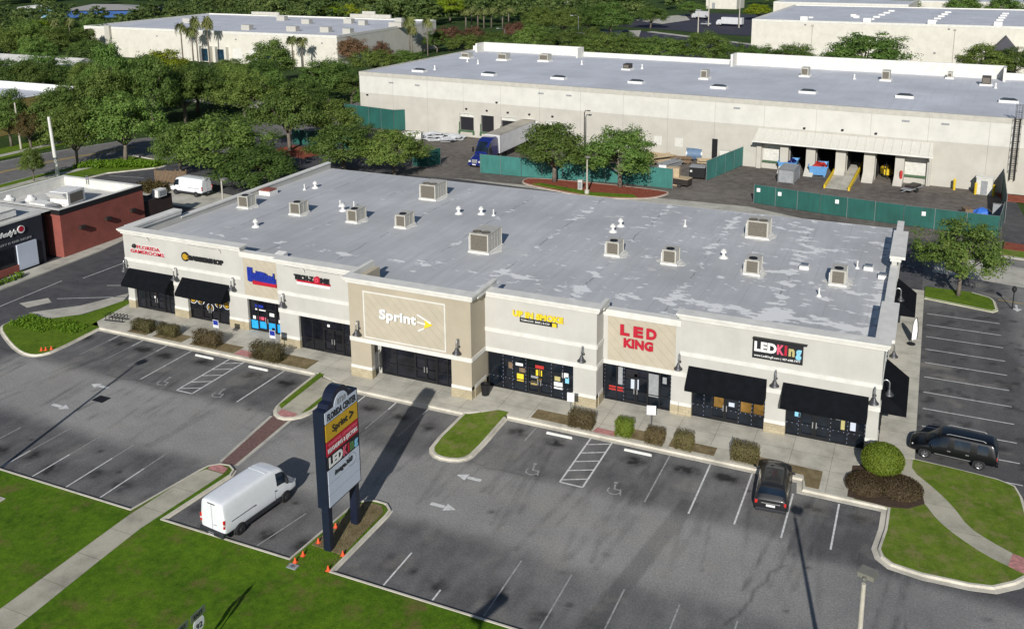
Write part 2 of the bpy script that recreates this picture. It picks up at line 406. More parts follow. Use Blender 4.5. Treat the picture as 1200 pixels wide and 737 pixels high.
def offset_path(path, d, closed=False):
    """path shifted to its left by d with mitred corners"""
    out = []; n = len(path)
    for i in range(n):
        p = Vector(path[i])
        a = Vector(path[i - 1]) if (i > 0 or closed) else None; b = Vector(path[(i + 1) % n]) if (i < n - 1 or closed) else None
        n1 = n2 = None
        if a is not None: t = (p - a).normalized(); n1 = Vector((-t.y, t.x))
        if b is not None: t = (b - p).normalized(); n2 = Vector((-t.y, t.x))
        if n1 is None: n1 = n2
        if n2 is None: n2 = n1
        m = (n1 + n2)
        m = m.normalized() if m.length > 1e-4 else n1
        out.append(tuple(p + m * (d / max(.4, m.dot(n1)))))
    return out
def smooth_path(path, it=2, closed=False):
    for _ in range(it):
        q = [] if closed else [path[0]]
        n = len(path)
        for i in range(n if closed else n - 1):
            a, b = path[i], path[(i + 1) % n]
            q.append((a[0] * .75 + b[0] * .25, a[1] * .75 + b[1] * .25)); q.append((a[0] * .25 + b[0] * .75, a[1] * .25 + b[1] * .75))
        if not closed: q.append(path[-1])
        path = q
    return path
def kerb_mb(mb, path, closed=False, gutter=.34, h=.14, top=.17, mi=0):
    """kerb with gutter; the road lies to the right of the path"""
    prof = [(-gutter, .004), (-gutter + .001, .016), (-.02, .012), (.03, h), (top, h + .004), (top + .001, .004)]
    rows = [[(p[0], p[1], z) for p in offset_path(path, d, closed)] for d, z in prof]
    n = len(path); k = len(prof); v = [r[i] for i in range(n) for r in rows]; fs = []
    for i in range(n if closed else n - 1):
        j = (i + 1) % n
        for a in range(k - 1): fs.append((i * k + a, j * k + a, j * k + a + 1, i * k + a + 1))
    if not closed: fs += [tuple(range(k)), tuple(range((n - 1) * k + k - 1, (n - 1) * k - 1, -1))]
    return mb.add(v, fs, mi)
def line_mb(mb, a, b, w=.1, z=.012, mi=0):
    a, b = Vector(a), Vector(b); t = (b - a).normalized(); q = Vector((-t.y, t.x)) * (w / 2)
    return mb.add([(*(a - q), z), (*(b - q), z), (*(b + q), z), (*(a + q), z)], [(0, 1, 2, 3)], mi)
# ------------------------------------------------------------------ ground
g = MB(); g.box(-2600, 2600, -400, 4200, -3, -.08); struct('ground', g, WILD)
g = MB(); g.sheet([(-113, -24.3), (80, -24.3), (80, 49), (14, 54), (12, 87), (-96, 87), (-104, 70), (-113, 68), (-121.5, 66), (-121.5, 50), (-113, 46)], 0); struct('asphalt_surface', g, ASPH)
g = MB(); g.sheet([(-70, 55.5), (-60, 56), (-30, 56), (-18, 54), (10, 50), (12, 87), (-100, 87), (-96, 76), (-72, 60)], .004); struct('service_yard', g, YARD)

# the front lot: a fine grid whose wear (pale aisle, dark stalls), oil drips and drips of dust are real stains of the surface
def lot_grid(name, x0, x1, y0, y1, step, fn, z):
    nx = int((x1 - x0) / step) + 1; ny = int((y1 - y0) / step) + 1
    v = []; c = []
    for j in range(ny):
        for i in range(nx):
            x = x0 + i * (x1 - x0) / (nx - 1); y = y0 + j * (y1 - y0) / (ny - 1); v.append((x, y, z)); c.append(fn(x, y))
    fs = [(j * nx + i, j * nx + i + 1, (j + 1) * nx + i + 1, (j + 1) * nx + i) for j in range(ny - 1) for i in range(nx - 1)]
    m = MB(); m.add(v, fs); o = struct(name, m, LOT, smooth=True)
    ca = o.data.color_attributes.new('wear', 'FLOAT_COLOR', 'POINT')
    ca.data.foreach_set('color', [k for q in c for k in (q[0], q[1], q[2], 1.0)])
    return o
rs = random.Random(11)
stains = []
for x in [-65.2, -61.2, -58.4, -55.7, -51.8, -46.6, -43.2]: stains.append((x, -6.6 + rs.uniform(-.4, .4), 1.0, .66, rs.uniform(.75, 1.2)))
for x in [-37.6, -34.9, -32.1, -29.4]: stains.append((x, -8.2 + rs.uniform(-.5, .5), .9, .6, rs.uniform(.6, .9)))
for x in [-23.4, -20.4, -14.6, -11.2, -8.6]: stains.append((x, -6.7 + rs.uniform(-.4, .4), .95, .62, rs.uniform(.8, 1.25)))
for x in [-3.0, -.2]: stains.append((x, -7.9, .9, .45, .8))
x = -68.0
while x < 10:
    if not -30 < x < -26.5: stains.append((x + 1.4 + rs.uniform(-.3, .3), -22.8 + rs.uniform(-.5, .5), .75, .8, rs.uniform(.3, .95)))
    x += 2.87
for _ in range(40): stains.append((rs.uniform(-70, 8), rs.uniform(-24, -6), rs.uniform(.1, .35), rs.uniform(.1, .3), rs.uniform(.3, .8)))
streaks = [(rs.uniform(-68, 4), rs.choice((-1, 1)), rs.uniform(.08, .2), rs.uniform(-14, -9), rs.uniform(3, 6), rs.uniform(.3, .7)) for _ in range(90)]
def fbm(x, y, s, o=4): return noise.fractal(Vector((x * s, y * s, 3.7)), 1.0, 2.1, o)
def sm(a, b, x):
    t = max(0, min(1, (x - a) / (b - a))); return t * t * (3 - 2 * t)
def lot_fn(x, y):
    kf = -5.0 if x < -41 else -6 if x < -28 else -5.2 if x < -4 else -6.4
    w1 = fbm(x, y, .11) * .6; w2 = fbm(x * .7 + 40, y * 1.5, .5) * .5
    # pale aisle between the stall rows, dark stalls
    a = sm(kf - 7.2, kf - 5.6, y + .5 * w1); b = sm(-19.6, -17.6, y + .6 * w1)
    aisle = b * (1 - a)
    w = .20 + .62 * aisle + .18 * w1 + .14 * w2
    w -= (1 - aisle) * (.02 + .15 * fbm(x * 1.6, y * .5, .9, 4))
    if x < -41: w += -.02 * (1 - aisle)
    elif -39 < x < -24.5: w += .14 * a
    elif -24.5 < x < -3: w += .12 * a
    w += .22 * sm(-27, -16, x) * (1 - b) * sm(-25, -18, y)
    w -= .20 * sm(-4, 2, x)
    w -= .6 * sm(-66.5, -69, x + .25 * y + 3)
    # pale band of dust across the aisle
    d = 0.0
    yb = -13.9 - .10 * (x + 22)
    if -30 < x < -6: d += .26 * math.exp(-((y - yb) / .8) ** 2) * sm(-30, -20, x) * sm(-6, -12, x) * (.6 + .5 * w2)
    d += .18 * sm(.42, .6, fbm(x + 9, y, .35, 5))
    oil = 0.0
    for sx, sy, rx, ry, s in stains:
        if abs(x - sx) < rx * 2.4 and abs(y - sy) < ry * 2.4:
            q = ((x - sx) / rx) ** 2 + ((y - sy) / ry) ** 2
            oil = max(oil, s * math.exp(-q * 1.5) * (1.35 + 1.3 * fbm(x, y, 2.3, 3)))
    for sx, dr, wd, sy, ln, s in streaks:
        cx = sx + dr * .12 * (y - sy)
        if abs(x - cx) < wd * 2 and sy - ln < y < sy + ln: oil = max(oil, .7 * s * math.exp(-((x - cx) / wd) ** 2) * (.6 + fbm(x, y, .8, 2)))
    # a straight patched trench running across the lot, and a crack or two
    cx = -10.9 + .16 * (y + 15)
    if y < -10: oil = max(oil, .34 * sm(.65, .45, abs(x - cx)))
    cr = abs(y + 11.6 + .35 * fbm(x, 0, .4, 3) + .03 * x * .2)
    oil = max(oil, .4 * sm(.16, .02, cr) * sm(.0, .25, fbm(x, 7, .15, 2)))
    cr = abs(x + 4.6 - .32 * (y + 16) + .4 * fbm(y, 2, .5, 3))
    if -20 < y < -14: oil = max(oil, .5 * sm(.14, .02, cr))
    return (max(0, min(1, w)), max(0, min(1, oil)), max(0, min(.6, d)))
lot_grid('parking_lot', -75, 14, -24.32, -4.5, .17, lot_fn, .004)
def east_fn(x, y):
    w = .05 + .12 * fbm(x, y, .12) + .4 * sm(9.2, 10.6, x) * sm(16, 11.5, x) + .10 * fbm(x * 3, y * .6, .3)
    if y > 30: w += .1
    return (max(0, min(1, w)), max(0, .6 * sm(.25, .6, fbm(x, y, 1.1, 4))), max(0, min(.4, .5 * sm(.25, .6, fbm(x * .5 + 30, y, .4, 5)))))
lot_grid('side_parking_lot', 2.2, 20, -1.5, 50, .3, east_fn, .006)

g = MB(); g.prism([(-113, -60), (60, -60), (60, -24.62), (-26.66, -24.62), (-26.66, -18.4), (-27.3, -17.98), (-28.3, -17.98), (-28.86, -18.6), (-29.24, -24.62), (-38.75, -24.62), (-38.28, -18.9), (-38.5, -18.4), (-39.4, -18.2), (-40.2, -18.7), (-41.1, -24.62), (-113, -24.62)], -.06, .12); struct('front_lawn', g, LAWN)
DRY = MB(); DRY.prism([(-28.4, -18.2), (-27.3, -18.15), (-26.85, -18.7), (-26.8, -23.1), (-28.95, -23.0), (-28.7, -18.8)], .05, .15); struct('dry_grass_bed', DRY, DRYBED)
kb = MB()
kerb_mb(kb, [(-75, -24.45), (-41.25, -24.45), (-40.5, -19.4), (-40.3, -18.75), (-39.75, -18.25), (-39, -18.15), (-38.35, -18.5), (-38.12, -19.1), (-38.62, -24.45), (-29.4, -24.45), (-29.05, -18.7), (-28.7, -18.1), (-27.9, -17.75), (-27.1, -17.8), (-26.55, -18.3), (-26.48, -18.9), (-26.52, -24.45), (60, -24.45)][::-1], gutter=.1, h=.15, top=.14)
struct('lot_kerb', kb, KERBM)
w = MB(); w.prism([(-40.95, -40), (-38.5, -40), (-38.7, -34.2), (-39.05, -28.9), (-39.2, -25.7), (-38.75, -20.1), (-38.7, -19.2), (-40.1, -19.2), (-40.5, -20), (-40.85, -25), (-40.8, -27.4), (-40.65, -33.8)], 0, .132); struct('lawn_footpath', w, CONCP)
g = MB(); g.sheet([(-38.72, -19.15), (-38.85, -18.55), (-39.6, -18.4), (-40.1, -18.75), (-40.05, -19.15)], .136); struct('tactile_pad', g, PINK)
g = MB(); g.sheet([(-40.75, -11.6), (-39.3, -11.7), (-38.85, -17.95), (-39.9, -18.05)], .012); g.sheet([(-41, -11.6), (-40.75, -11.6), (-39.9, -18.05), (-40.15, -17.9)], .011, 1); g.sheet([(-39.3, -11.7), (-39.05, -11.6), (-38.6, -17.9), (-38.85, -17.95)], .011, 1); struct('brick_crossing', g, [PAVER, CONC2])

# island with the raised walk towards the shops
ISL = smooth_path([(-41.9, -4.9), (-41.55, -9.9), (-41.0, -11.2), (-39.9, -11.85), (-38.8, -11.3), (-38.35, -10.1), (-38.45, -5.9)], 1)
w = MB(); w.prism(ISL, 0, .13, 0); struct('island_walk', w, CONCP)
g = MB(); g.prism([(-41.65, -4.6), (-41.1, -4.7), (-40.75, -10.6), (-41.25, -10.2)], .1, .16); g.prism([(-39.15, -5.7), (-38.75, -5.8), (-38.65, -9.9), (-38.95, -10.6)], .1, .16); struct('island_grass', g, STRIP)
g = MB(); g.sheet([(-40.65, -10.65), (-39.15, -10.75), (-39.05, -11.35), (-39.9, -11.6), (-40.6, -11.25)], .136); struct('tactile_pad', g, PINK)
kb = MB(); kerb_mb(kb, ISL, gutter=.12, h=.15, top=.16)
SPR = smooth_path([(-28.0, -6.0), (-28.0, -10.7), (-27.4, -11.75), (-26.3, -12.0), (-25.1, -11.6), (-24.75, -10.6), (-24.85, -5.3)], 1)
g = MB(); g.prism(offset_path(SPR, .1), 0, .15); g.sheet([(-27.8, -6.1), (-25.0, -6.1), (-25.0, -4.5), (-25.8, -4.5)], .152); struct('island_lawn', g, LAWN2)
kerb_mb(kb, SPR, gutter=.16, h=.15, top=.2)
# kerb along the shops' pavement
kerb_mb(kb, [(-65.4, -4.85), (-41.9, -4.85)][::1], gutter=.3)
kerb_mb(kb, [(-38.45, -5.95), (-28.0, -5.95)], gutter=.3)
kerb_mb(kb, [(-24.85, -5.1), (-4.1, -5.1), (-3.95, -6.3), (1.05, -6.3), (1.0, -8.5), (.75, -10.6), (.95, -11.3), (1.5, -11.8), (3.1, -12.05), (5.4, -11.95), (6.6, -11.7), (7.7, -10.8), (8.4, -9.9), (8.75, -8.5)], gutter=.33)
EN = [(2.3, .35), (5.0, .12), (7.3, -.15), (8.3, -.6), (8.6, -1.8), (8.75, -4.3), (8.75, -8.5)][::-1]
kerb_mb(kb, EN, gutter=.05, h=.13, top=.15)
WI = smooth_path([(-73.9, -5.6), (-74.3, -7.4), (-73.6, -8.4), (-70.9, -9.8), (-68.4, -10.9), (-66.6, -11.35), (-65.5, -11.1), (-65.0, -10.0), (-65.35, -4.8)], 1)
kerb_mb(kb, WI, gutter=.2, h=.14, top=.16)
NE = [(2.45, 34.8), (2.45, 31.6), (8.3, 30.3), (8.7, 30.9), (8.55, 33.4), (8.2, 34.1), (6.7, 34.9)]
kerb_mb(kb, NE[1:] + [], gutter=.1, h=.14, top=.16)
struct('pavement_kerb', kb, KERBM)
g = MB(); g.prism(offset_path(WI, .1) + [(-66.7, -3.9), (-67.4, .9), (-68.4, 1.3), (-69.2, -3.0), (-71.5, -5.2)], 0, .15); struct('west_island_lawn', g, STRIP)
g = MB(); g.prism(NE, 0, .13); struct('east_island_lawn', g, STRIP)
g = MB(); g.prism([(1.2, -6.3), (1.1, -8.5), (.9, -10.6), (1.1, -11.2), (1.6, -11.6), (3.1, -11.9), (5.4, -11.8), (6.5, -11.55), (7.6, -10.7), (8.6, -9.7), (8.62, -4.3), (8.45, -1.8), (8.2, -.75), (7.3, -.3), (5, 0), (2.4, .2), (1.9, -.3), (-.8, -1.8), (-1.2, -6.1)], 0, .14); struct('corner_lawn', g, LAWN2)
PL = smooth_path([(1.2, -.2), (1.5, -2.3), (3.1, -4.9), (3.8, -6.4), (4.8, -7.6), (6.3, -8.9), (7.4, -9.45)], 1); PR = smooth_path([(2.3, .2), (2.25, -1.3), (3.6, -2.9), (4.7, -4.6), (5.5, -6.5), (6.7, -7.5), (7.7, -8.15)], 1)
w = MB(); w.prism(PL + PR[::-1], 0, .148); struct('garden_path', w, CONCP)
g = MB(); g.prism([(7.4, -9.45), (7.7, -8.15), (8.75, -8.5), (8.5, -10)], 0, .152); struct('tactile_pad', g, PINK)
g = MB(); g.prism([(-1.3, -6.0), (1.1, -6.2), (2.2, -5.9), (3.1, -5.0), (3.0, -4.2), (1.4, -2.4), (.2, -1.6), (-1.3, -2.2)], .05, .165); struct('mulch_bed', g, flat('brown_mulch', (.055, .035, .022), .95, var=.4, scale=9, bmp=.5))
# pavement in front of the shops
w = MB()
w.prism([(-68.4, 1.2), (-67.4, .9), (-66.6, -4.66), (-41.75, -4.66), (-38.5, -5.78), (-27.9, -5.78), (-25.6, -4.5), (-24.9, -4.9), (-4.1, -4.9), (-3.9, -6.15), (-.9, -6.15), (-1.0, -1.9), (.8, -1.5), (1.2, -.2), (2.4, .3), (2.4, 33.5), (-68.4, 33.5)], 0, .15); struct('shop_pavement', w, CONC)
g = MB()
for x0, x1, y0, y1 in ((-62.4, -60.2, -4.5, -3.1), (-59.5, -56.2, -4.45, -3.1), (-55.3, -50.5, -4.45, -3.1), (-48.4, -43.0, -4.5, -2.8), (-23.2, -18.6, -4.6, -3.3), (-16.6, -13.6, -4.6, -3.3), (-13.0, -9.9, -4.6, -3.5), (-8.6, -3.0, -5.6, -3.7)):
    if x0 == -8.6: g.prism([(-8.6, -4.6), (-4.1, -4.6), (-3.8, -5.9), (-3.0, -5.9), (-3.0, -3.7), (-8.6, -3.5)], .1, .165)
    else: g.box(x0, x1, y0, y1, .1, .163)
struct('planting_bed', g, DRYBED)
g = MB(); g.sheet([(-50.4, -4.55), (-48.5, -4.55), (-48.5, -3.7), (-50.4, -3.6)], .168); struct('tactile_pad', g, PINK)
g = MB(); g.sheet([(-18.4, -4.8), (-16.7, -4.8), (-16.75, -4.15), (-18.3, -4.1)], .168); struct('tactile_pad', g, PINK)

# painted markings
ln = MB(); lf = MB()
for x in (-9.92, -7.18): line_mb(ln, (x, -5.5), (x, -11.4), .11)
for x in (-4.43, -1.69): line_mb(ln, (x, -6.8), (x, -11.6), .11)
line_mb(lf, (-12.66, -5.5), (-12.7, -11.3), .1); line_mb(lf, (-22.35, -5.5), (-22.4, -7.5), .1)
def hatch(x0, x1, y0, y1, n=5):
    for a, b in (((x0, y0), (x0, y1)), ((x1, y0), (x1, y1)), ((x0, y1), (x1, y1))): line_mb(ln, a, b, .12, .012)
    st = (y1 - y0) / n
    for i in range(n): line_mb(ln, (x0 + .05, y0 + st * (i + .75)), (x1 - .05, y0 + st * (i + .15)), .1, .016)
hatch(-18.3, -16.75, -5.45, -11.3); hatch(-50.26, -48.74, -5.2, -11.2)
line_mb(ln, (-44.66, -5.2), (-44.66, -10.9), .11); line_mb(ln, (-54.34, -5.2), (-54.3, -10.9), .09)
for x in (-62.57, -59.83, -57.08): line_mb(ln, (x, -5.2), (x, -6.4), .1); line_mb(lf, (x, -6.4), (x, -9.5), .07)
for x, l in ((-36.26, 1.5), (-33.5, 1.1), (-30.8, .8)): line_mb(ln, (x, -6.3), (x + .02, -6.3 - l), .11); line_mb(lf, (x, -6.3 - l), (x, -10.5), .06)
for x, a in ((-53.0, -22), (-50.1, -21.3), (-47.05, -20.5), (-44.1, -20.6)): line_mb(ln, (x, -24.2), (x, a), .1); line_mb(lf, (x, a), (x, -18.6), .08)
for x, a in ((-66, -23), (-63, -22.6), (-60, -22.8), (-56.4, -23)): line_mb(lf, (x, -24.2), (x, a + 3), .09)
line_mb(lf, (-34.6, -24.2), (-33.3, -19.2), .1); line_mb(lf, (-31.9, -24.2), (-31.2, -20.5), .08)
for x, a in ((-23.4, -21.2), (-20.4, -23.3)): line_mb(ln, (x, -24.2), (x, a), .1)
for x in (-17.4, -14.4, -11.4, -8.4, -5.4): line_mb(lf, (x, -24.2), (x, -19.4), .09)
for i in range(12): line_mb(ln, (2.75, 27.7 - 2.79 * i + (0 if i < 9 else 0)), (8.75, 27.7 - 2.79 * i), .1)
for a, b in (((-77.6, 4.2), (-77.3, 12)), ((-78.6, -5), (-79, 2.8)), ((-75.2, -1), (-69.4, 2)), ((-73.6, 3.6), (-69, 5.6)), ((-110.4, 38), (-104.5, 39))): line_mb(ln, a, b, .1)
struct('stall_lines', ln, PAINT); struct('faded_stall_lines', lf, PAINTF)
def arrow(mb, x, y, d):
    mb.sheet([(x, y), (x + d * .75, y + .38), (x + d * .75, y - .38)], .013); mb.sheet([(x + d * .8, y - .15), (x + d * 1.75, y - .15), (x + d * 1.75, y + .15), (x + d * .8, y + .15)], .013)
ar = MB(); arrow(ar, -57.25, -13.05, 1); arrow(ar, -55.5, -16.65, -1); arrow(ar, -24.75, -13.15, 1); arrow(ar, -23.0, -16.6, -1)
ar.sheet([(10.4, 31.4), (9.95, 32.2), (10.85, 32.2)], .013); ar.sheet([(10.3, 32.2), (10.5, 32.2), (10.5, 33.2), (10.3, 33.2)], .013)
struct('painted_arrows', ar, PAINT)
hc = MB()
for x, y in ((-52.2, -10.5), (-46.8, -10.4), (-20.4, -10.7), (-14.8, -10.7)):
    for k in range(9):
        a = R(150 + 28 * k); b = R(178 + 28 * k); line_mb(hc, (x + .42 * math.cos(a), y - .15 + .42 * math.sin(a)), (x + .42 * math.cos(b), y - .15 + .42 * math.sin(b)), .1, .013)
    line_mb(hc, (x - .15, y + .55), (x - .02, y - .05), .12, .014); line_mb(hc, (x - .05, y), (x + .38, y), .1, .015); line_mb(hc, (x + .36, y), (x + .52, y - .5), .1, .016); hc.sheet([(x - .28, y + .62), (x - .05, y + .62), (x - .05, y + .84), (x - .28, y + .84)], .013)
struct('wheelchair_symbols', hc, PAINTF)
g = MB(); line_mb(g, (8.9, 34.0), (13.5, 33.6), .12); struct('yellow_stop_line', g, YPAINT)

# street, verge and the restaurant's side
g = MB(); 
RC = [(-128, -80), (-128, 30), (-127, 42), (-122.5, 55), (-115, 69), (-108, 82), (-105.5, 100), (-105.5, 190)]
RL = smooth_path(offset_path(RC, 7.2), 2); RR = smooth_path(offset_path(RC, -7.2), 2); g.sheet(RL + RR[::-1], .01); g.sheet([(-117, 50), (-112, 47.5), (-104, 58), (-104, 64), (-112, 62)], .008); struct('street', g, ROADM)
g = MB(); [line_mb(g, a, b, .2, .018) for d in (.3, -.3) for q in [smooth_path(offset_path(RC[:4], d), 2)] for a, b in zip(q, q[1:])]; struct('yellow_centre_line', g, YPAINT)
g = MB(); [line_mb(g, a, b, .14, .018) for d in (6.7, -6.7) for q in [smooth_path(offset_path(RC[:4], d), 2)] for a, b in zip(q, q[1:])]; struct('white_edge_line', g, PAINT)
g = MB(); g.prism([(-120.7, -80), (-113, -80), (-113, 37.5), (-107.2, 44.6), (-107.6, 46.5), (-109.8, 48), (-117.6, 49.0), (-119.6, 42), (-120.7, 34)], -.02, .09); g.prism([(-143, -80), (-135.7, -80), (-135.7, 60), (-143, 60)], -.02, .07); struct('verge_grass', g, STRIP)
g = MB(); g.prism([(-118.6, -80), (-117.0, -80), (-117.2, 36), (-116.6, 42), (-117.8, 43), (-118.9, 35)], .02, .11); g.prism([(-138.6, -80), (-137, -80), (-137, 60), (-138.6, 60)], .02, .09); struct('street_pavement', g, CONC2)
kb = MB(); kerb_mb(kb, smooth_path([(-113, -20), (-113, 37.4), (-108.0, 43.4), (-106.9, 45.3), (-108.0, 47.4), (-110.5, 48.5), (-117.4, 49.6)], 1)[::-1][::-1], gutter=.15, h=.14); struct('island_kerb', kb, KERBM)
w = MB(); w.prism([(-84.9, -20), (-82.9, -20), (-82.4, 0), (-82.9, 12), (-84.4, 21), (-86.5, 26), (-85.5, 14), (-84.9, 8)], 0, .13); w.prism([(-70, 7), (-67.4, 1), (-66.5, 1), (-66.5, 33.5), (-68.2, 33.5), (-69, 20)], 0, .1); struct('side_pavement', w, CONC2)
g = MB(); g.sheet([(-74.7, -4.6), (-73.4, -5.2), (-70.2, -4.4), (-68.6, .8), (-69.8, 3), (-71.6, -1.4), (-73.4, -3.2)], .012); g.sheet([(-77.6, -3.3), (-75.9, -3.8), (-74.9, -1.9), (-76.2, -1.2)], .012); g.sheet([(-99, 30), (-84, 29), (-84, 36), (-98, 38)], .012); struct('sand_patch', g, CONC2)
g = MB(); g.prism([(-62.0, 56.2), (-20, 53.2), (-12, 52.4), (-12, 54.6), (-19, 57.4)], .0, .014); struct('concrete_apron', g, CONC2)
# landscaped bed of red mulch behind the shops
BED = smooth_path([(-51.9, 58.3), (-51.2, 61.0), (-30.9, 61.0), (-30.1, 59.2), (-32.2, 55.6), (-39.5, 53.6), (-50.2, 56.4)], 2, True)
g = MB(); g.prism(BED, 0, .13); struct('mulch_island', g, MULCH)
kb = MB(); kerb_mb(kb, BED[::-1] if sum(a[0] * b[1] - b[0] * a[1] for a, b in zip(BED, BED[1:] + BED[:1])) < 0 else BED, True, gutter=.05, h=.15, top=.15); struct('mulch_island_kerb', kb, KERBM)
g = MB(); g.prism([(-49.5, 57.0), (-39.6, 54.3), (-33.6, 55.7), (-34.6, 56.9), (-40, 56.0), (-48.6, 58.0)], .1, .2); struct('island_grass', g, STRIP)
g = MB(); g.prism([(-99, 60), (-90, 58.5), (-89, 63.5), (-98, 66)], .02, .1); struct('mulch_patch', g, MULCH)
g = MB(); g.prism([(10.4, 53.6), (20, 52.4), (20, 49.6), (10.2, 50.9)], 0, .1, 0); g.prism([(10.6, 76.5), (20, 76), (20, 72.5), (11.2, 73)], 0, .1, 0); struct('mulch_verge', g, MULCH)
g = MB(); g.prism([(10.2, 50.8), (20, 49.5), (20, 47.2), (9.6, 48.6)], 0, .1); struct('verge_grass', g, LAWN2)
g = MB(); g.prism([(9.2, 48.4), (20, 47.1), (20, 46.6), (9.2, 47.9)], 0, .13); g.sheet([(4, 46), (20, 43.5), (20, 37), (3, 40)], .016); struct('pale_concrete_drive', g, CONC2)
# far car parks
g = MB(); g.sheet([(-121, 290), (-98, 287), (-44, 250), (-44, 205), (-62, 200), (-124, 236)], .02); g.sheet([(-128, 310), (-62, 283), (-50, 300), (-50, 380), (-105, 390)], .02); g.sheet([(-108, 176), (-60, 166), (-40, 172), (-40, 184), (-100, 186)], .02); struct('far_car_park', g, FARLOT)
g = MB(); g.sheet([(-100, 285.5), (-44, 245.5), (-44, 249), (-99, 289.5)], .03); g.sheet([(-140, 258), (-118, 246), (-96, 262), (-104, 292), (-126, 276)], .03); g.sheet([(-123, 340), (-104, 322), (-98, 346), (-108, 376)], .03); g.sheet([(-150, 95), (-104, 92), (-104, 99), (-150, 103)], .03); struct('far_concrete_drive', g, CONC2)
g = MB()
for i in range(9): line_mb(g, (-93 + i * 5.3, 279.5 - i * 3.8), (-94.5 + i * 5.3, 274.5 - i * 3.8), .18, .03)
struct('far_stall_lines', g, PAINT)
# ------------------------------------------------------------------ the shop building
mall = thing('shop_building', 'long single storey strip of shops with cream stucco front, black awnings and pale grey roof', 'building', (-33, 14, .15))
G0 = .15
SEC = [  # x0, x1, front y, top, tan?
    (-66.7, -53.0, 0.0, 7.95, 0), (-53.0, -47.9, 0.0, 7.45, 1), (-47.9, -39.0, -1.4, 8.0, 0), (-39.0, -28.3, -3.9, 8.5, 2),
    (-28.3, -19.3, -1.5, 8.1, 0), (-19.3, -13.5, 0.0, 7.45, 1), (-13.5, 0.0, 0.0, 8.05, 0)]
OPEN = {0: [(-65.9, -61.0), (-59.4, -54.6)], 1: [(-52.5, -48.85)], 2: [(-45.9, -40.5)], 3: [(-37.1, -30.0)], 4: [(-28.25, -21.1)], 5: [(-19.25, -14.1)], 6: [(-12.6, -7.4), (-6.0, -.75)]}
ZO = 3.15
wall = MB(); tile = MB(); stone = MB(); trim = MB(); tanw = MB()
for i, (x0, x1, y, top, tn) in enumerate(SEC):
    D = .45; yb = y + D
    W_ = tanw if tn == 2 else wall
    W_.box(x0, x1, y, yb, ZO, top - .5)                      # upper wall
    ops = OPEN[i]; px = x0
    for a, b in ops + [(x1, None)]:
        if a - px > .1:
            stone = MB()
            W_.box(px, a, y, yb, G0 + .72, ZO)                # pier
            stone.box(px - .03, a + .03 if a < x1 - .01 else a, y - .05, yb + .02, G0, G0 + .72)
            stone.build('stone_base', STONE, mall, world=True)
            trim.box(px - .02, a + .02 if a < x1 - .01 else a, y - .035, yb + .01, G0 + .72, G0 + .98)
        px = b
    if tn != 1:
        e = .06
        trim.box(x0 - .02, x1 + (.05 if x1 == 0 else 0), y - e, y - .001, 3.16, 3.5)
        if tn != 2: trim.box(x0, x1 + (.05 if x1 == 0 else 0), y - e, y - .001, 4.8, 5.12)
        ex0 = x0 - (.35 if i in (0, 3, 4) else .1 if i == 2 else .3); ex1 = x1 + (.35 if i in (3, 4, 0) else .1 if i == 2 else .4)
        if i == 2: ex1 = x1 - .02
        trim.box(ex0 + .18, ex1 - .18, y - .12, y + .55, top - .5, top - .3)
        trim.box(ex0 + .06, ex1 - .06, y - .26, y + .62, top - .3, top - .14)
        trim.box(ex0, ex1, y - .38, y + .7, top - .14, top)
    else:
        trim.box(x0, x1, y - .07, y - .001, 3.16, 3.5)
        trim.box(x0, x1, y - .05, y + .5, top - .5, top - .36)
        trim.box(x0 - .02, x1 + .02, y - .1, y + .56, top - .36, top)
        tile = MB(); tile.box(x0 + .35, x1 - .35, y - .03, y - .001, 3.5, top - .55); tile.build('tile_panel', TILE, mall, world=True)
stone = MB()
# the projecting bay's return walls and panel frame
tanw.box(-28.75, -28.3, -3.45, 0, .87, 8.0); tanw.box(-39.0, -38.55, -3.45, 0, .87, 8.0)
stone.box(-28.76, -28.25, -3.43, -1.5, .15, .87); stone.build('stone_base', STONE, mall, world=True); stone = MB(); stone.box(-39.05, -38.55, -3.43, -1.4, .15, .87); stone.build('stone_base', STONE, mall, world=True); stone = MB()
trim.box(-28.72, -28.27, -3.43, -1.5, .87, 1.13); trim.box(-28.3, -28.24, -3.9, -1.56, 3.16, 3.5)
trim.box(-28.29, -28.0, -3.2, 0, 8.0, 8.36); trim.box(-28.29, -27.95, -3.2, .0, 8.36, 8.5); trim.box(-39.3, -39.01, -3.2, 0, 8.0, 8.36); trim.box(-39.35, -39.01, -3.2, 0, 8.36, 8.5)
wall.box(-19.75, -19.3, -1.05, 0, .87, 7.6); stone.box(-19.76, -19.25, -1.03, 0, .15, .87); stone.build('stone_base', STONE, mall, world=True); stone = MB(); trim.box(-19.74, -19.27, -1.03, 0, .87, 1.13)
trim.box(-19.3, -19.24, -1.5, 0, 3.16, 3.5); trim.box(-19.3, -19.24, -1.5, 0, 4.8, 5.12); trim.box(-19.29, -18.98, -.8, .4, 7.6, 8.1)
wall.box(-47.9, -47.45, -.95, 0, .15, 7.5)
tile2 = MB(); tile2.box(-37.55, -30.5, -3.93, -3.901, 3.72, 7.38)
fr = MB()
for a in ((-37.65, -37.55, 3.62, 7.48), (-30.5, -30.4, 3.62, 7.48)): fr.box(a[0], a[1], -3.95, -3.902, a[2], a[3])
for a in ((3.62, 3.72), (7.38, 7.48)): fr.box(-37.55, -30.5, -3.95, -3.902, a[0], a[1])
trim.v += []; 
# side and back walls
wall.box(-.4, 0, .45, 32.5, .15, 6.75); wall.box(-66.7, -66.3, .45, 32.5, .15, 6.75); wall.box(-66.3, -.4, 32.1, 32.5, .15, 6.2)
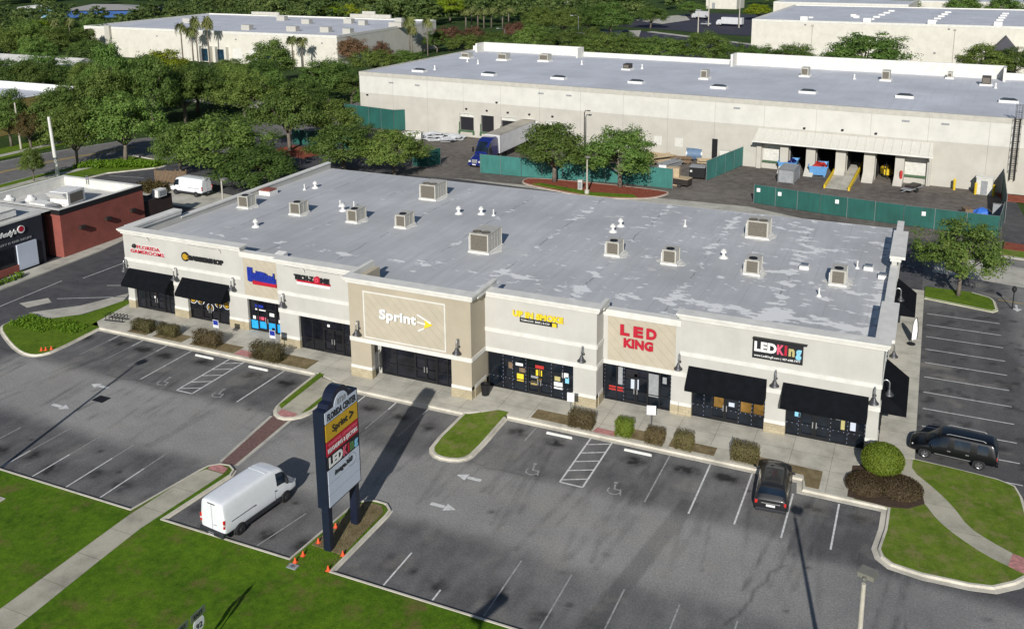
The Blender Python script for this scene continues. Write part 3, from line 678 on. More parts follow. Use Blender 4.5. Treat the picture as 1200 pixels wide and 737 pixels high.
# parapets along both sides
for s, x0, x1 in ((1, -.42, -.02), (-1, -66.68, -66.28)):
    for ya, yb, za, zb in ((.45, 7.8, 6.7, 7.55), (7.8, 18.7, 6.7, 7.1), (18.7, 26.4, 6.7, 7.55), (26.4, 32.5, 6.7, 6.95)) if s > 0 else ((.45, 7.0, 6.7, 7.5), (7.0, 32.5, 6.7, 7.05)): wall.box(x0, x1, ya, yb, za, zb)
trim.box(-.5, .12, 7.8, 18.7, 7.1, 7.25); trim.box(-.5, .1, 26.4, 32.6, 6.95, 7.2); trim.box(-66.8, -66.2, 7.0, 32.55, 7.05, 7.2)
for ya, yb in ((.75, 7.8), (18.7, 26.4)): trim.box(-.55, .3, ya, yb, 7.55, 7.8); trim.box(-.62, .6, ya - .05 if ya > 1 else ya, yb, 7.8, 8.03)
trim.box(-67.0, -66.15, .72, 7.0, 7.5, 7.75); trim.box(-67.2, -66.1, .72, 7.05, 7.75, 7.95)
for za, zb in ((3.16, 3.5), (4.8, 5.12)): trim.box(.001, .06, .02, 32.5, za, zb)
stone.box(.0, .05, 0, 32.5, .15, .87); trim.box(.0, .04, 0, 32.5, .87, 1.13)
wall.build('wall', WHITE_ST, mall, world=True); tanw.build('tan_wall', TAN_ST, mall, world=True); stone.build('stone_base', STONE, mall, world=True); trim.build('cornice', TRIM, mall, world=True)
tile2.build('tile_panel', TILE, mall, world=True); fr.build('panel_frame', TRIM, mall, world=True)
rf = MB(); rf.add([(-66.3, .4, 6.72), (-.4, .4, 6.72), (-.4, 32.65, 6.34), (-66.3, 32.65, 6.34), (-66.3, .4, 6.3), (-.4, .4, 6.3), (-.4, 32.65, 6.15), (-66.3, 32.65, 6.15)], [(0, 1, 2, 3), (4, 7, 6, 5), (0, 4, 5, 1), (2, 6, 7, 3)])
rf.add([(-47.4, -.95, 6.73), (-38.55, -.95, 6.73), (-38.55, .4, 6.725), (-47.4, .4, 6.725)], [(0, 1, 2, 3)]); rf.add([(-38.5, -3.4, 6.75), (-28.8, -3.4, 6.75), (-28.8, .4, 6.725), (-38.5, .4, 6.725)], [(0, 1, 2, 3)]); rf.add([(-28.3, -1.0, 6.735), (-19.8, -1.0, 6.735), (-19.8, .4, 6.725), (-28.3, .4, 6.725)], [(0, 1, 2, 3)])
rf.build('roof', ROOF, mall, world=True)
gt = MB(); gt.box(-66.3, -.4, 32.66, 32.78, 6.12, 6.33); gt.build('gutter', TRIM, mall, world=True)
ds = MB()
for x in (-52.95, -13.2): ds.box(x, x + .1, -.16, -.1, 3.5, 7.0)
# patches of lighter repair and the roof-edge stain strips are in the roof material
# storefronts
def storefront(x0, x1, y, zt, doors, mull, glass=GLASS, rail=.95):
    s = MB(); s.box(x0, x1, y, y + .04, G0 + .05, zt); go = s.build('storefront_glass', glass, mall, world=True)
    f = MB(); e = .05
    xs = [x0 + e] + list(mull) + [x1 - e]
    for x in xs: f.box(x - e, x + e, y - .06, y - .001, G0, zt)
    for za, zb in ((zt - .1, zt), (G0, G0 + .1)):
        for a, b in zip(xs, xs[1:]): f.box(a + e, b - e, y - .055, y - .002, za, zb)
    for a, b in zip(xs, xs[1:]):
        if not any(a - .1 < d < b + .1 for d in doors): f.box(a + e, b - e, y - .05, y - .002, G0 + rail, G0 + rail + .07)
    fo = f.build('window_frame', BLACKM, mall, world=True)
    for d in doors:
        for sg in (-1, 1):
            dm = MB(); a = d + (sg - 1) * .48 + .01 * sg; b = a + .96
            for q in ((a, a + .1, G0 + .08, 2.35), (b - .1, b, G0 + .08, 2.35)): dm.box(q[0], q[1], y - .09, y - .062, q[2], q[3])
            for q in ((G0 + .08, G0 + .3), (2.22, 2.35), (1.1, 1.2)): dm.box(a + .1, b - .1, y - .088, y - .063, q[0], q[1])
            do = dm.build('door', BLACKM, mall, world=True)
            hm = MB(); hm.box(d + sg * .12 - .03, d + sg * .12 + .03, y - .15, y - .095, 1.0, 1.45); ho = hm.build('handle', ALU, do); ho.location = -root_loc(do)
    return go
storefront(-65.9, -61.0, .28, ZO, [-63.4], [-64.9, -64.4, -62.4, -61.9])
storefront(-59.4, -54.6, .28, ZO, [-57.0], [-58.1, -56.0])
storefront(-52.5, -48.85, .28, ZO, [-50.6], [-51.6, -49.6])
storefront(-45.9, -40.5, -1.12, ZO, [-42.6], [-44.7, -43.6, -41.6])
storefront(-36.95, -30.15, -2.65, 3.1, [-32.9], [-35.6, -33.9, -31.9, -31.0])
storefront(-28.2, -21.1, -1.2, ZO, [-23.9], [-26.9, -26.1, -25.0, -22.9, -22.0], GLASSB)
storefront(-19.25, -14.1, .28, ZO, [-16.8], [-18.3, -17.7, -15.9, -15.0], GLASSB)
storefront(-12.6, -7.4, .28, ZO, [-10.2], [-11.7, -9.2, -8.3], GLASSB)
storefront(-6.0, -.75, .28, ZO, [-4.05], [-5.1, -3.0, -1.9], GLASSB)
# ceiling and inner piers of the recessed entrance in the projecting bay
m_ = MB(); m_.box(-38.5, -28.8, -3.4, -2.6, 3.16, 3.3); m_.box(-38.55, -36.98, -2.65, -2.2, .15, 3.15); m_.box(-30.12, -28.76, -2.65, -2.2, .15, 3.15); m_.build('entrance_soffit', WHITE_ST, mall, world=True)
m_ = MB()
for k in range(8): m_.box(-36.9, -36.86, -3.86 + k * .11, -3.83 + k * .11, 1.0, 2.3)
m_.box(-36.9, -36.86, -3.86, -3.05, 2.3, 2.36); m_.box(-36.9, -36.86, -3.86, -3.05, .94, 1.0); m_.build('security_gate', GALV, mall, world=True)
m_ = MB(); m_.box(-65.9, -.7, 3.3, 3.4, .15, 3.3); m_.build('shop_interior', DARKIN, mall, world=True)
# strings of little lights round the eastern shop windows
lt = MB()
for x0, x1, y in ((-28.2, -21.1, -1.27), (-12.6, -7.4, .2), (-6.0, -.75, .2), (-19.25, -14.1, .2)):
    xs = {-28.2: [-26.9, -26.1, -25.0, -22.9, -22.0, -21.15], -12.6: [-11.7, -9.2, -8.3, -7.45], -6.0: [-5.1, -3.0, -1.9, -.8], -19.25: [-19.2, -17.7, -14.15]}[x0]
    n = int((x1 - x0) / .34)
    for z in (3.06, 1.1):
        if x0 == -19.25 and z < 3: continue
        for k in range(n): lt.box(x0 + .1 + k * .34, x0 + .14 + k * .34, y - .04, y - .02, z, z + .035)
    for x in xs:
        for k in range(9): lt.box(x - .02, x + .02, y - .09, y - .07, .4 + k * .31, .435 + k * .31)
lt.build('light_string', LEDT, mall, world=True)
# posters and notices inside the windows; INTER plates paint lit rooms behind the glass
def notice(x, z, w, h, y, mat, name='poster_or_lit_room'):
    m = MB(); m.box(x, x + w, y - .022, y - .004, z, z + h); return m.build(name, mat, mall, world=True)
for x, z, w, h, mt in ((-25.8, 1.0, .55, .6, TXY), (-25.9, 2.25, .6, .22, TXW), (-25.6, 1.75, .5, .35, WOODM), (-24.6, 1.5, .6, .18, GREYP), (-24.65, .9, .5, .3, OCHRE), (-22.75, .95, .7, .55, TXW), (-22.7, 1.6, .45, .35, TXT), (-22.1, 1.95, .5, .4, TXW), (-21.85, 1.55, .3, .5, TXC), (-24.25, 2.3, .7, .3, REDP), (-24.2, 1.75, .5, .55, TXY), (-24.1, 1.3, .35, .25, GOLD), (-26.5, 1.9, .4, .5, WOODM)): notice(x, z, w, h, -1.2 if abs(x + 24.1) > .5 else -1.262 + .0, mt)
for x, z, w, h, mt in ((-17.6, 2.1, .9, .75, DARKIN), (-18.2, 1.5, .35, 1.4, GREYP), (-17.2, 1.35, .6, .8, PANELW), (-15.85, 1.0, .75, 1.8, GREYP), (-18.9, .95, 1.2, .35, REDP), (-16.95, 2.3, .22, .25, TXW), (-14.8, 2.2, .3, .5, GREYP)): notice(x, z, w, h, .28, mt)
for x, z, w, h, mt in ((-11.0, 1.15, .7, 1.5, INTER), (-9.9, 2.4, .2, .2, TXW), (-9.95, 1.4, .4, .3, PANELW), (-9.1, 1.15, .75, 1.6, INTER), (-8.2, 1.15, .75, 1.6, INTER)): notice(x, z, w, h, .28, mt)
for x, z, w, h, mt in ((-5.4, 1.6, .4, .5, TXC), (-4.6, 2.5, .16, .2, TXW), (-2.9, 2.55, .5, .14, TXW), (-2.35, 1.25, .25, 1.1, TXT), (-1.75, 1.3, .35, .6, PANELW), (-1.7, 1.95, .4, .6, INTER), (-2.7, 1.9, .3, .5, GREYP)): notice(x, z, w, h, .28, mt)
for x, z in ((-63.7, 2.3), (-63.6, 1.85), (-63.75, 1.35), (-43.2, 2.45), (-32.95, 2.6)): notice(x, z, .24, .22, -1.12 if x == -43.2 else -2.65 if x == -32.95 else .28, TXW if z != 1.85 else TXP)
for x, w in ((-52.4, .75), (-51.5, .85), (-50.55, .9), (-49.55, .62)): notice(x, .3, w, .78, .28, CYAN, 'window_film')
for x in (-52.2, -51.7, -51.3, -50.9, -49.4, -49.1): notice(x, 1.2, .3, .3, .28, TXP if int(x * 10) % 2 else TXW)
notice(-51.9, 2.35, .9, .25, .28, TXB); notice(-51.9, 2.08, 1.2, .14, .28, TXW); notice(-50.35, 1.7, .5, .3, .28, TXW)
# round gold and black decals in the second shop's window
for x, z, r in ((-59.0, 2.0, .42), (-58.1, 2.0, .42), (-57.05, 1.45, .4), (-56.05, 2.0, .42), (-55.1, 2.0, .42)):
    m = MB(); m.cyl((x, .245, z), (x, .27, z), r, n=20); m.cyl((x, .238, z), (x, .244, z), r * .86, n=20, mi=1); m.cyl((x, .232, z), (x, .237, z), r * .62, n=20, mi=2); m.build('window_decal', [TXW, TXK, GOLD], mall, world=True)
# awnings
def awning(x0, x1, y, out=1.15, zt=4.12, zb=2.95, side=None):
    m = MB()
    if side is None:
        v = [(x0, y - .07, zt), (x1, y - .07, zt), (x1, y - out, zb), (x0, y - out, zb), (x1, y - out, zb - .28), (x0, y - out, zb - .28), (x1, y - .07, zb - .28), (x0, y - .07, zb - .28)]
        m.add(v, [(0, 3, 2, 1), (3, 5, 4, 2), (0, 7, 5, 3), (1, 2, 4, 6)])
    else:
        v = [(.07, y, zt) for y in (x0, x1)] + [(out, x1, zb), (out, x0, zb), (out, x1, zb - .28), (out, x0, zb - .28), (.07, x1, zb - .28), (.07, x0, zb - .28)]
        m.add(v, [(0, 3, 2, 1)[::-1], (3, 5, 4, 2)[::-1], (0, 7, 5, 3)[::-1], (1, 2, 4, 6)[::-1]])
    o = m.build('awning', AWN, mall, world=True); s = o.modifiers.new('cloth', 'SOLIDIFY'); s.thickness = .03
    return o
awning(-66.3, -60.9, 0); awning(-59.8, -54.4, 0); awning(-12.85, -7.35, 0); awning(-6.25, -.7, 0)
awning(.9, 6.6, 0, 1.65, side=1); awning(19.3, 24.6, 0, 1.7, side=1)
# windows under the side awnings
for a, b in ((1.4, 6.2), (19.8, 24.1)):
    m = MB(); m.box(.005, .05, a, b, .3, 3.1); m.build('storefront_glass', GLASS, mall, world=True)
    m = MB()
    for k in range(5): m.box(.051, .09, a + k * (b - a - .08) / 4, a + .08 + k * (b - a - .08) / 4, .3, 3.1)
    m.build('window_frame', BLACKM, mall, world=True)
# thin dark cable conduit sagging over the cornices
m_ = MB()
for x0, x1, y, z in ((-65.5, -63.4, -.3, 7.45), (-58.9, -55.0, -.3, 7.4), (-47.2, -44.9, -1.7, 7.5), (-44.9, -41.0, -1.7, 7.45)):
    m_.tube([(x0, y, z + .12), (x0 + .25, y - .05, z + .1), (x1 - .25, y - .05, z + .08), (x1 - .05, y, z - .02), (x1, y + .05, z - .3)], .03, 5)
m_.build('conduit', TRIM, mall, world=True)

SEAL = flat('sealant', (.56, .55, .51), .8, var=.2, scale=2)
# roof clutter: curbed air-conditioning units, vents, hatch
def ac_unit(x, y, z, w, d, h, label, big=False, gt=(1,)):
    t = thing('air_conditioner', label, 'air conditioner', (x, y, z), 0, 'air conditioning units on the shop roof')
    m = MB(); m.box(-w / 2 - .15, w / 2 + .15, -d / 2 - .15, d / 2 + .15, -.05, .18); m.build('curb', ACCURB, t)
    rq = random.Random(int(x * 31)); m = MB(); m.prism([((w / 2 + rq.uniform(.25, .8)) * math.cos(k * PI / 9), (d / 2 + rq.uniform(.2, .75)) * math.sin(k * PI / 9)) for k in range(18)], -.05, .035); m.build('sealant_pad', SEAL, t)
    m = MB(); m.box(-w / 2, w / 2, -d / 2, d / 2, .18, .18 + h); m.box(-w / 2 - .03, w / 2 + .03, -d / 2 - .03, d / 2 + .03, .18 + h, .22 + h)
    for sx in (-1, 1):
        for sy in (-1, 1): m.box(sx * w / 2 - .05, sx * w / 2 + .05, sy * d / 2 - .05, sy * d / 2 + .05, .181, .179 + h)
    for k in range(3 if not big else 5): m.box(w / 2 + .001, w / 2 + .02, -d / 2 + (k + .5) * d / (3 if not big else 5) - .02, -d / 2 + (k + .5) * d / (3 if not big else 5) + .02, .25, .1 + h)
    m.build('housing', ACM, t)
    m = MB(); m.box(-w / 2 + .1, w / 2 - .1, -d / 2 - .025, -d / 2 - .002, .26, .1 + h); m.build('grille', ACG, t)
    fans = ((0, -d * .2),) if not big else ((-w * .24, -d * .3), (w * .24, -d * .3))
    for fx, fy in fans:
        m = MB(); m.lathe((fx, fy, .22 + h), [(.36 if not big else .42, 0), (.36 if not big else .42, .06), (.3, .06), (.3, .01), (.0, .01)], 18); m.build('fan', BLACKM if not big else GOLD if False else ACG, t)
    m = MB(); m.tube([(-w / 2 - .12, -d / 2 + .1, .1), (-w / 2 - .12, -d / 2 + .1, .9 * h), (-w / 2, -d / 2 + .1, .9 * h)], .05); m.box(-w / 2 - .16, -w / 2 - .02, -d / 2 + .2, -d / 2 + .45, .3, .95); m.build('pipe', VENTW, t)
    return t
zr = lambda y: 6.725 - .0119 * y
acs = [(-63.9, 14.1, 1.2, 1.3, 'small boxy roof unit at the western parapet, west of the row of small units'), (-57.2, 14.1, 1.2, 1.4, 'small boxy roof unit directly west of the pair of close-set white vent pipes'),
       (-50.3, 14.3, 1.05, 1.7, 'small boxy roof unit just in front of the pair of close-set white vent pipes'), (-44.9, 14.6, 1.05, 1.7, 'small boxy roof unit on the bare stretch of roof behind the tan projecting bay'),
       (-23.2, 14.4, 1.15, 1.4, 'small boxy roof unit in front of the two cone-shaped vents, with dark streak beside it'), (-18.0, 14.1, 1.15, 1.3, 'small boxy roof unit behind the red lettered tan bay, its curb ringed with pale sealant'),
       (-11.0, 14.4, 1.1, 1.6, 'small boxy roof unit beside a white round sealant patch with a capped vent'), (-4.2, 14.6, 1.1, 1.7, 'small boxy roof unit nearest the eastern parapet among peeling roof patches')]
for x, y, w, d, l in acs: ac_unit(x, y, zr(y), w, d, 1.12, l)
ac_unit(-47.7, 25.4, zr(25), 1.85, 2.6, 1.5, 'large roof unit near the back edge of the roof, the westernmost of the big units', True)
ac_unit(-34.4, 11.2, zr(11), 1.8, 2.8, 1.6, 'large roof unit with two round fans standing behind the tan projecting bay', True)
ac_unit(-12.4, 25.0, zr(25), 1.9, 1.9, 1.5, 'large roof unit near the back edge of the roof, the easternmost of the big units', True)
def vent(x, y, kind, label):
    z = zr(y)
    t = thing('roof_vent', label, 'roof vent', (x, y, z), 0, 'white vents on the shop roof')
    m = MB()
    if kind == 'pipe': m.lathe((0, 0, 0), [(.22, 0), (.12, .12), (.06, .2), (.06, .62), (.0, .62)], 10)
    elif kind == 'cap': m.lathe((0, 0, 0), [(.42, 0), (.3, .14), (.14, .2), (.14, .5), (.27, .5), (.24, .68), (.0, .74)], 12)
    else: m.box(-.38, .38, -.38, .38, 0, .3)
    m.build('flashing' if kind == 'box' else 'vent_pipe', VENTW, t)
    m = MB()
    if kind == 'box': m.box(-.3, .3, -.3, .3, .3, .42)
    elif kind == 'pipe': m.cyl((0, 0, .6), (0, 0, .68), .075, n=10)
    else: m.lathe((0, 0, .74), [(.2, 0), (.05, .08), (0, .09)], 10)
    m.build('cap', GALV if kind == 'box' else VENTW, t)
    return t
for v_ in ((-62.8, 22.5, 'pipe', 'slim white vent pipe by the back end of the western parapet'), (-62.2, 23.7, 'cap', 'capped white vent at the back west corner of the roof'), (-58.2, 8.5, 'cap', 'capped white vent near the front edge above the black and gold shop sign'),
           (-55.0, 18.2, 'pipe', 'slim white vent pipe, western of the close-set pair'), (-53.7, 16.8, 'cap', 'capped white vent in front of the close-set pair of pipes'), (-53.4, 18.4, 'pipe', 'slim white vent pipe, eastern of the close-set pair'),
           (-42.1, 20.6, 'cap', 'capped white vent in line with two pipes on the middle of the roof'), (-39.9, 21.4, 'cap', 'middle one of three white vents in a line on the middle of the roof'), (-38.5, 21.4, 'pipe', 'slim white vent pipe at the east end of a line of three vents'),
           (-25.4, 22.9, 'cap', 'white cone vent, rear one of two close together'), (-25.5, 20.8, 'cap', 'white cone vent, front one of two close together'), (-19.6, 25.4, 'pipe', 'lone slim white vent pipe near the back edge between streaks of peeling roof'),
           (-14.1, 17.2, 'cap', 'capped white vent set in a pale round patch of sealant'), (-7.2, 17.1, 'box', 'low white box vent behind the easternmost small unit'), (-2.2, 19.0, 'box', 'low white box vent close to the tall back block of the eastern parapet'),
           (-.95, 17.2, 'box', 'low white box vent tucked against the eastern parapet'), (-3.1, 18.9, 'pipe', 'tiny white vent pipe beside a box vent near the eastern parapet'), (-5.3, 10.8, 'pipe', 'tiny dark-capped vent pipe in front of the easternmost small unit')): vent(*v_)
t = thing('roof_hatch', 'low white roof hatch with a rusty red lid against the western parapet', 'roof hatch', (-65.4, 19.4, zr(19)))
m = MB(); m.box(-.75, .75, -.7, .7, 0, .45); m.build('curb', VENTW, t); m = MB(); m.box(-.7, .7, -.62, .62, .45, .6); m.build('lid', flat('rusty_lid', (.22, .07, .05), .8, var=.4, scale=4), t)
for x, y, w, l in ((-49.85, 1.6, .9, 'small white scupper box behind the dark-lettered shop front'), (-39.9, .6, 1.3, 'white sloped scupper box beside the return wall of the tan projecting bay')):
    t = thing('scupper_box', l, 'scupper', (x, y, 6.7)); m = MB(); m.add([(-w / 2, -.5, 0), (w / 2, -.5, 0), (w / 2, .5, 0), (-w / 2, .5, 0), (-w / 2, -.4, .4), (w / 2, -.4, .4), (w / 2, .4, .55), (-w / 2, .4, .55)], [(0, 3, 2, 1), (4, 5, 6, 7), (0, 1, 5, 4), (1, 2, 6, 5), (2, 3, 7, 6), (3, 0, 4, 7)]); m.build('housing', VENTW, t)

# gooseneck lamps
def wall_lamp(x, y, label, side=False):
    t = thing('wall_lamp', label, 'wall lamp', (x, y, 3.56), R(90) if side else 0, 'gooseneck lamps along the shop front', (.84, .84, .86))
    m = MB(); m.cyl((0, -.07, .85), (0, -.002, .85), .13, n=12); m.build('wall_plate', LAMPM, t)
    pts = [(0, -.03, .85)] + [(0, -.31 + .27 * math.cos(a), 1.32 + .32 * math.sin(a)) for a in [R(q) for q in range(0, 181, 22)]] + [(0, -.58, .9)]
    m = MB(); m.tube(pts, .055, 8); m.build('arm', GALV, t)
    m = MB(); m.lathe((0, -.58, .42), [(.37, 0), (.36, .06), (.26, .16), (.16, .3), (.11, .47), (.05, .54), (.0, .55)], 16); m.build('lamp_shade', LAMPM, t, smooth=True)
    return t
for x, y, l in ((-66.45, .0, 'gooseneck wall lamp at the far west corner of the shops'), (-60.35, 0, 'gooseneck wall lamp between the two western awnings'), (-53.75, 0, 'gooseneck wall lamp between the second awning and the blue shop sign'), (-47.2, -1.4, 'gooseneck wall lamp right of the blue-filmed window'),
                (-38.1, -3.9, 'gooseneck wall lamp on the west pier of the tan projecting bay'), (-29.3, -3.9, 'gooseneck wall lamp on the east pier of the tan projecting bay'), (-20.3, -1.5, 'gooseneck wall lamp right of the yellow lettered shop'),
                (-13.5, 0, 'gooseneck wall lamp between the red lettered bay and the third awning'), (-6.75, 0, 'gooseneck wall lamp between the two eastern awnings'), (-.35, 0, 'gooseneck wall lamp at the south-east corner pier, facing the front car park')): wall_lamp(x, y, l)
wall_lamp(0.0, 1.2, 'gooseneck wall lamp on the east wall over the nearer side awning', True); wall_lamp(0, 7.6, 'gooseneck wall lamp on the east wall behind the nearer side awning', True); wall_lamp(0, 19.6, 'gooseneck wall lamp on the east wall over the farther side awning', True)

# shop signs
UX, UY, UZ = (1, 0, 0), (0, 1, 0), (0, 0, 1)
def sign(name, label, loc): return thing(name, label, 'shop sign', loc)
def letters(t, s, x, z, w, h, y, mat, name='lettering', bold=.025, shear=0, depth=.1, U=UX, V=UZ, o=None):
    m = MB(); text_mb(m, s, o or (x, y, z), U, V, w, h, depth, bold, shear); ob = m.build(name, mat, t); ob.location = -root_loc(t); return ob
t = sign('shop_sign', 'two lines of white-edged red letters and a dark ball, above the westernmost awning', (-63.6, -.1, 5.7))
for s, x, z, w, h in (('FLORIDA', -64.98, 6.2, 2.85, .36), ('GAMEROOMS', -65.8, 5.74, 4.1, .36)):
    letters(t, s, x - .03, z - .03, w + .06, h + .06, -.02, TXW, 'letter_edge', .06, depth=.06); letters(t, s, x, z, w, h, -.085, TXR, bold=.03, depth=.03)
m = MB(); m.lathe((-65.3, -.12, 6.22), [(0, 0), (.12, .03), (.2, .14), (.2, .26), (.12, .37), (0, .4)], 14); o = m.build('ball', TXK, t, smooth=True); o.location = -root_loc(t)
t = sign('shop_sign', 'black raised letters beside a round gold and black emblem, above the second awning', (-57, -.1, 6))
letters(t, 'BARBERSHOP', -58.72, 5.93, 3.9, .46, -.1, TXK, bold=.04)
m = MB(); m.cyl((-59.2, -.1, 6.16), (-59.2, -.002, 6.16), .44, n=22); o = m.build('emblem', TXK, t); o.location = -root_loc(t)
m = MB(); m.cyl((-59.2, -.13, 6.16), (-59.2, -.101, 6.16), .29, n=18); text_mb(m, 'G', (-59.0, -.11, 5.98), UX, UZ, .3, .34, .04, .03); o = m.build('emblem_face', GOLD, t); o.location = -root_loc(t)
t = sign('shop_sign', 'blue block letters over a red strip on a tan tiled bay', (-50.7, -.1, 5.3))
m = MB(); m.prism([(0, 0), (0, 1.2), (.55, 1.2), (.55, .75), (.95, .72), (1.2, .95), (1.7, .92), (2.0, .6), (2.55, .55), (3.05, .45), (3.05, -.05), (.6, .1), (.45, -.1), (.15, -.1)], 0, .12)
m.v = [(-52.15 + a, -.04 - c, 4.86 + b + .1) for a, b, c in m.v]; o = m.build('backing', TXB, t); o.location = -root_loc(t)
letters(t, 'Unlimited', -52.05, 5.12, 2.85, .85, -.17, TXB, bold=.05, depth=.05)
m = MB(); m.box(-51.6, -49.08, -.19, -.03, 4.68, 4.98); m.v = [(a, b, c + .0) for a, b, c in m.v]; o = m.build('strip', TXR, t); o.location = -root_loc(t)
t = sign('shop_sign', 'dark letters with a round red emblem over a red and a white strip', (-44.2, -1.5, 6.2))
letters(t, 'TECH-Z', -46.0, 6.42, 1.95, .46, -1.5, TXK, bold=.05); letters(t, 'NE', -43.35, 6.42, .85, .46, -1.5, TXK, bold=.05)
m = MB(); m.cyl((-43.73, -1.56, 6.62), (-43.73, -1.41, 6.62), .31, n=20); m.cyl((-43.73, -1.575, 6.62), (-43.73, -1.561, 6.62), .17, n=16, mi=1); m.cyl((-43.73, -1.59, 6.62), (-43.73, -1.576, 6.62), .1, n=16); o = m.build('emblem', [TXR, TXP], t); o.location = -root_loc(t)
m = MB(); m.box(-45.8, -42.45, -1.5, -1.42, 6.24, 6.39); o = m.build('red_strip', TXR, t); o.location = -root_loc(t)
m = MB(); m.box(-45.8, -42.45, -1.5, -1.42, 6.0, 6.2); o = m.build('white_strip', TXW, t); o.location = -root_loc(t)
t = sign('shop_sign', 'white raised letters with a yellow arrowhead mark on the tan projecting bay', (-33.8, -4, 5.6))
letters(t, 'Sprint', -36.12, 5.22, 3.28, 1.05, -4.0, TXW, bold=.035)
m = MB(); m.prism([(-32.25, 5.25), (-31.5, 5.62), (-32.15, 5.98), (-32.1, 5.62)], 0, .08); m.v = [(a, -3.95 - c, b) for a, b, c in m.v]; o = m.build('arrowhead', TXY, t); o.location = -root_loc(t)
m = MB()
for a, b in (((-32.8, 6.3), (-31.62, 5.75)), ((-32.8, 5.7), (-32.1, 5.62)), ((-32.75, 4.98), (-32.2, 5.28))): m.obox(((a[0] + b[0]) / 2, -3.99, (a[1] + b[1]) / 2), (math.dist(a, b), .06, .09), 0, 0, 0, -math.atan2(b[1] - a[1], b[0] - a[0]))
o = m.build('arrow_lines', TXW, t); o.location = -root_loc(t)
t = sign('shop_sign', 'yellow raised letters over a black strip, east of the tan projecting bay', (-23.9, -1.6, 6.4))
letters(t, 'UP IN SMOKE', -25.9, 6.42, 4.05, .48, -1.6, TXY, bold=.05); 
m = MB(); m.box(-25.35, -22.35, -1.62, -1.51, 6.02, 6.34); o = m.build('strip', TXK, t); o.location = -root_loc(t)
letters(t, 'TOBACCO  BEER | E-CIG', -25.25, 6.1, 2.3, .17, -1.63, TXW, 'small_lettering', .01, depth=.015)
m = MB(); m.box(-22.72, -22.38, -1.66, -1.625, 6.04, 6.32); o = m.build('yellow_square', TXY, t); o.location = -root_loc(t)
t = sign('shop_sign', 'red raised letters in two lines on the tan tiled bay', (-16.6, -.1, 5.6))
letters(t, 'L', -17.95, 5.66, .7, .82, -.13, TXR, bold=.05); letters(t, 'E', -16.95, 5.66, .72, .82, -.13, TXR, bold=.05); letters(t, 'D', -15.98, 5.66, .76, .82, -.13, TXR, bold=.05); letters(t, 'KING', -17.68, 4.74, 2.22, .72, -.13, TXR, bold=.05)
t = sign('shop_sign', 'black signboard with white and many-coloured letters hung between the two eastern awnings', (-6.7, -.1, 6.3))
m = MB(); m.box(-8.42, -5.05, -.14, -.03, 5.6, 7.05); o = m.build('board', TXK, t); o.location = -root_loc(t); letters(t, 'LED', -8.3, 6.12, 1.5, .72, -.14, TXW, bold=.05, depth=.03)
for s, x, w, mt, z, h in (('K', -6.77, .46, TXP, 6.12, .72), ('i', -6.28, .18, TXR, 6.12, .74), ('n', -6.0, .4, TXT, 6.12, .56), ('g', -5.53, .38, TXC, 5.94, .74)): letters(t, s, x, z, w, h, -.14, mt, bold=.05, depth=.03)
letters(t, 'www.LedKingfl.com | 407-698-7977', -8.3, 5.7, 3.1, .2, -.14, TXW, 'small_lettering', .015, depth=.015)
m = MB(); m.box(-8.42, -4.8, -.32, -.02, 7.07, 7.12); o = m.build('top_rail', BLACKM, t); o.location = -root_loc(t)
# ------------------------------------------------------------------ pylon sign
t = thing('pylon_sign', 'tall black pylon sign with a stack of coloured and blank panels, on a kerbed island', 'sign', (-27.75, -21.6, .1))
for y in (-22.95, -20.25):
    m = MB(); m.box(-28.02, -27.55, y - .17, y + .17, .1, 2.9); m.build('post', BLACKSIGN, t, world=True)
m = MB(); prof = [(-23.3, 2.9), (-20.0, 2.9), (-20.0, 8.8), (-20.4, 8.8), (-20.55, 9.0), (-20.85, 9.05)] + [(-21.65 + .78 * math.cos(R(a)), 8.95 + .72 * math.sin(R(a))) for a in range(10, 171, 16)] + [(-22.45, 9.05), (-22.75, 9.0), (-22.9, 8.8), (-23.3, 8.8)]
n = len(prof); m.add([(-28.1, a, b) for a, b in prof] + [(-27.42, a, b) for a, b in prof], [tuple(range(n)), tuple(range(2 * n - 1, n - 1, -1))] + [(i, i + n, (i + 1) % n + n, (i + 1) % n) for i in range(n)]); m.build('cabinet', BLACKSIGN, t, world=True)
X = -27.4
def panel(z0, z1, mat, name='panel', label=None, top=False):
    m = MB(); m.box(X - .01, X + .02, -23.18, -20.12, z0, z1)
    if top: m.cyl((X - .009, -21.65, z1 - .05), (X + .021, -21.65, z1 - .05), .66, n=24)
    o = m.build(name, mat, t, world=True)
    if label: o['label'] = label
    return o
def ptext(par, s, y, z, w, h, mat, bold=.02, shear=0):
    m = MB(); text_mb(m, s, (X + .03, y, z), UY, UZ, w, h, .012, bold, shear); o = m.build('lettering', mat, par); o.location = -root_loc(par)
pw = panel(8.05, 8.72, PANELW, label='white panel with an arched top', top=True); ptext(pw, '8720', -22.05, 8.72, .8, .34, GREYP); ptext(pw, 'FLORIDA CENTER', -23.0, 8.15, 2.75, .42, TXK, .03)
pw = panel(6.98, 7.98, MUSTARD, label='mustard yellow panel'); ptext(pw, 'Sprint', -22.6, 7.2, 1.45, .55, TXK, .02); ptext(pw, '>', -20.95, 7.3, .4, .5, TXK, .03)
pw = panel(6.1, 6.93, TXR, label='red panel with two lines of pale letters'); ptext(pw, '*FURNITURE, LIQUIDATION', -23.05, 6.6, 2.8, .22, TXP, .01); ptext(pw, 'RELOADING & EJECTORS', -23.08, 6.18, 2.85, .34, PLATE, .02)
pw = panel(5.27, 6.05, TXK, label='black panel with white and many-coloured letters')
ptext(pw, 'LED', -23.05, 5.36, 1.3, .62, TXW, .05)
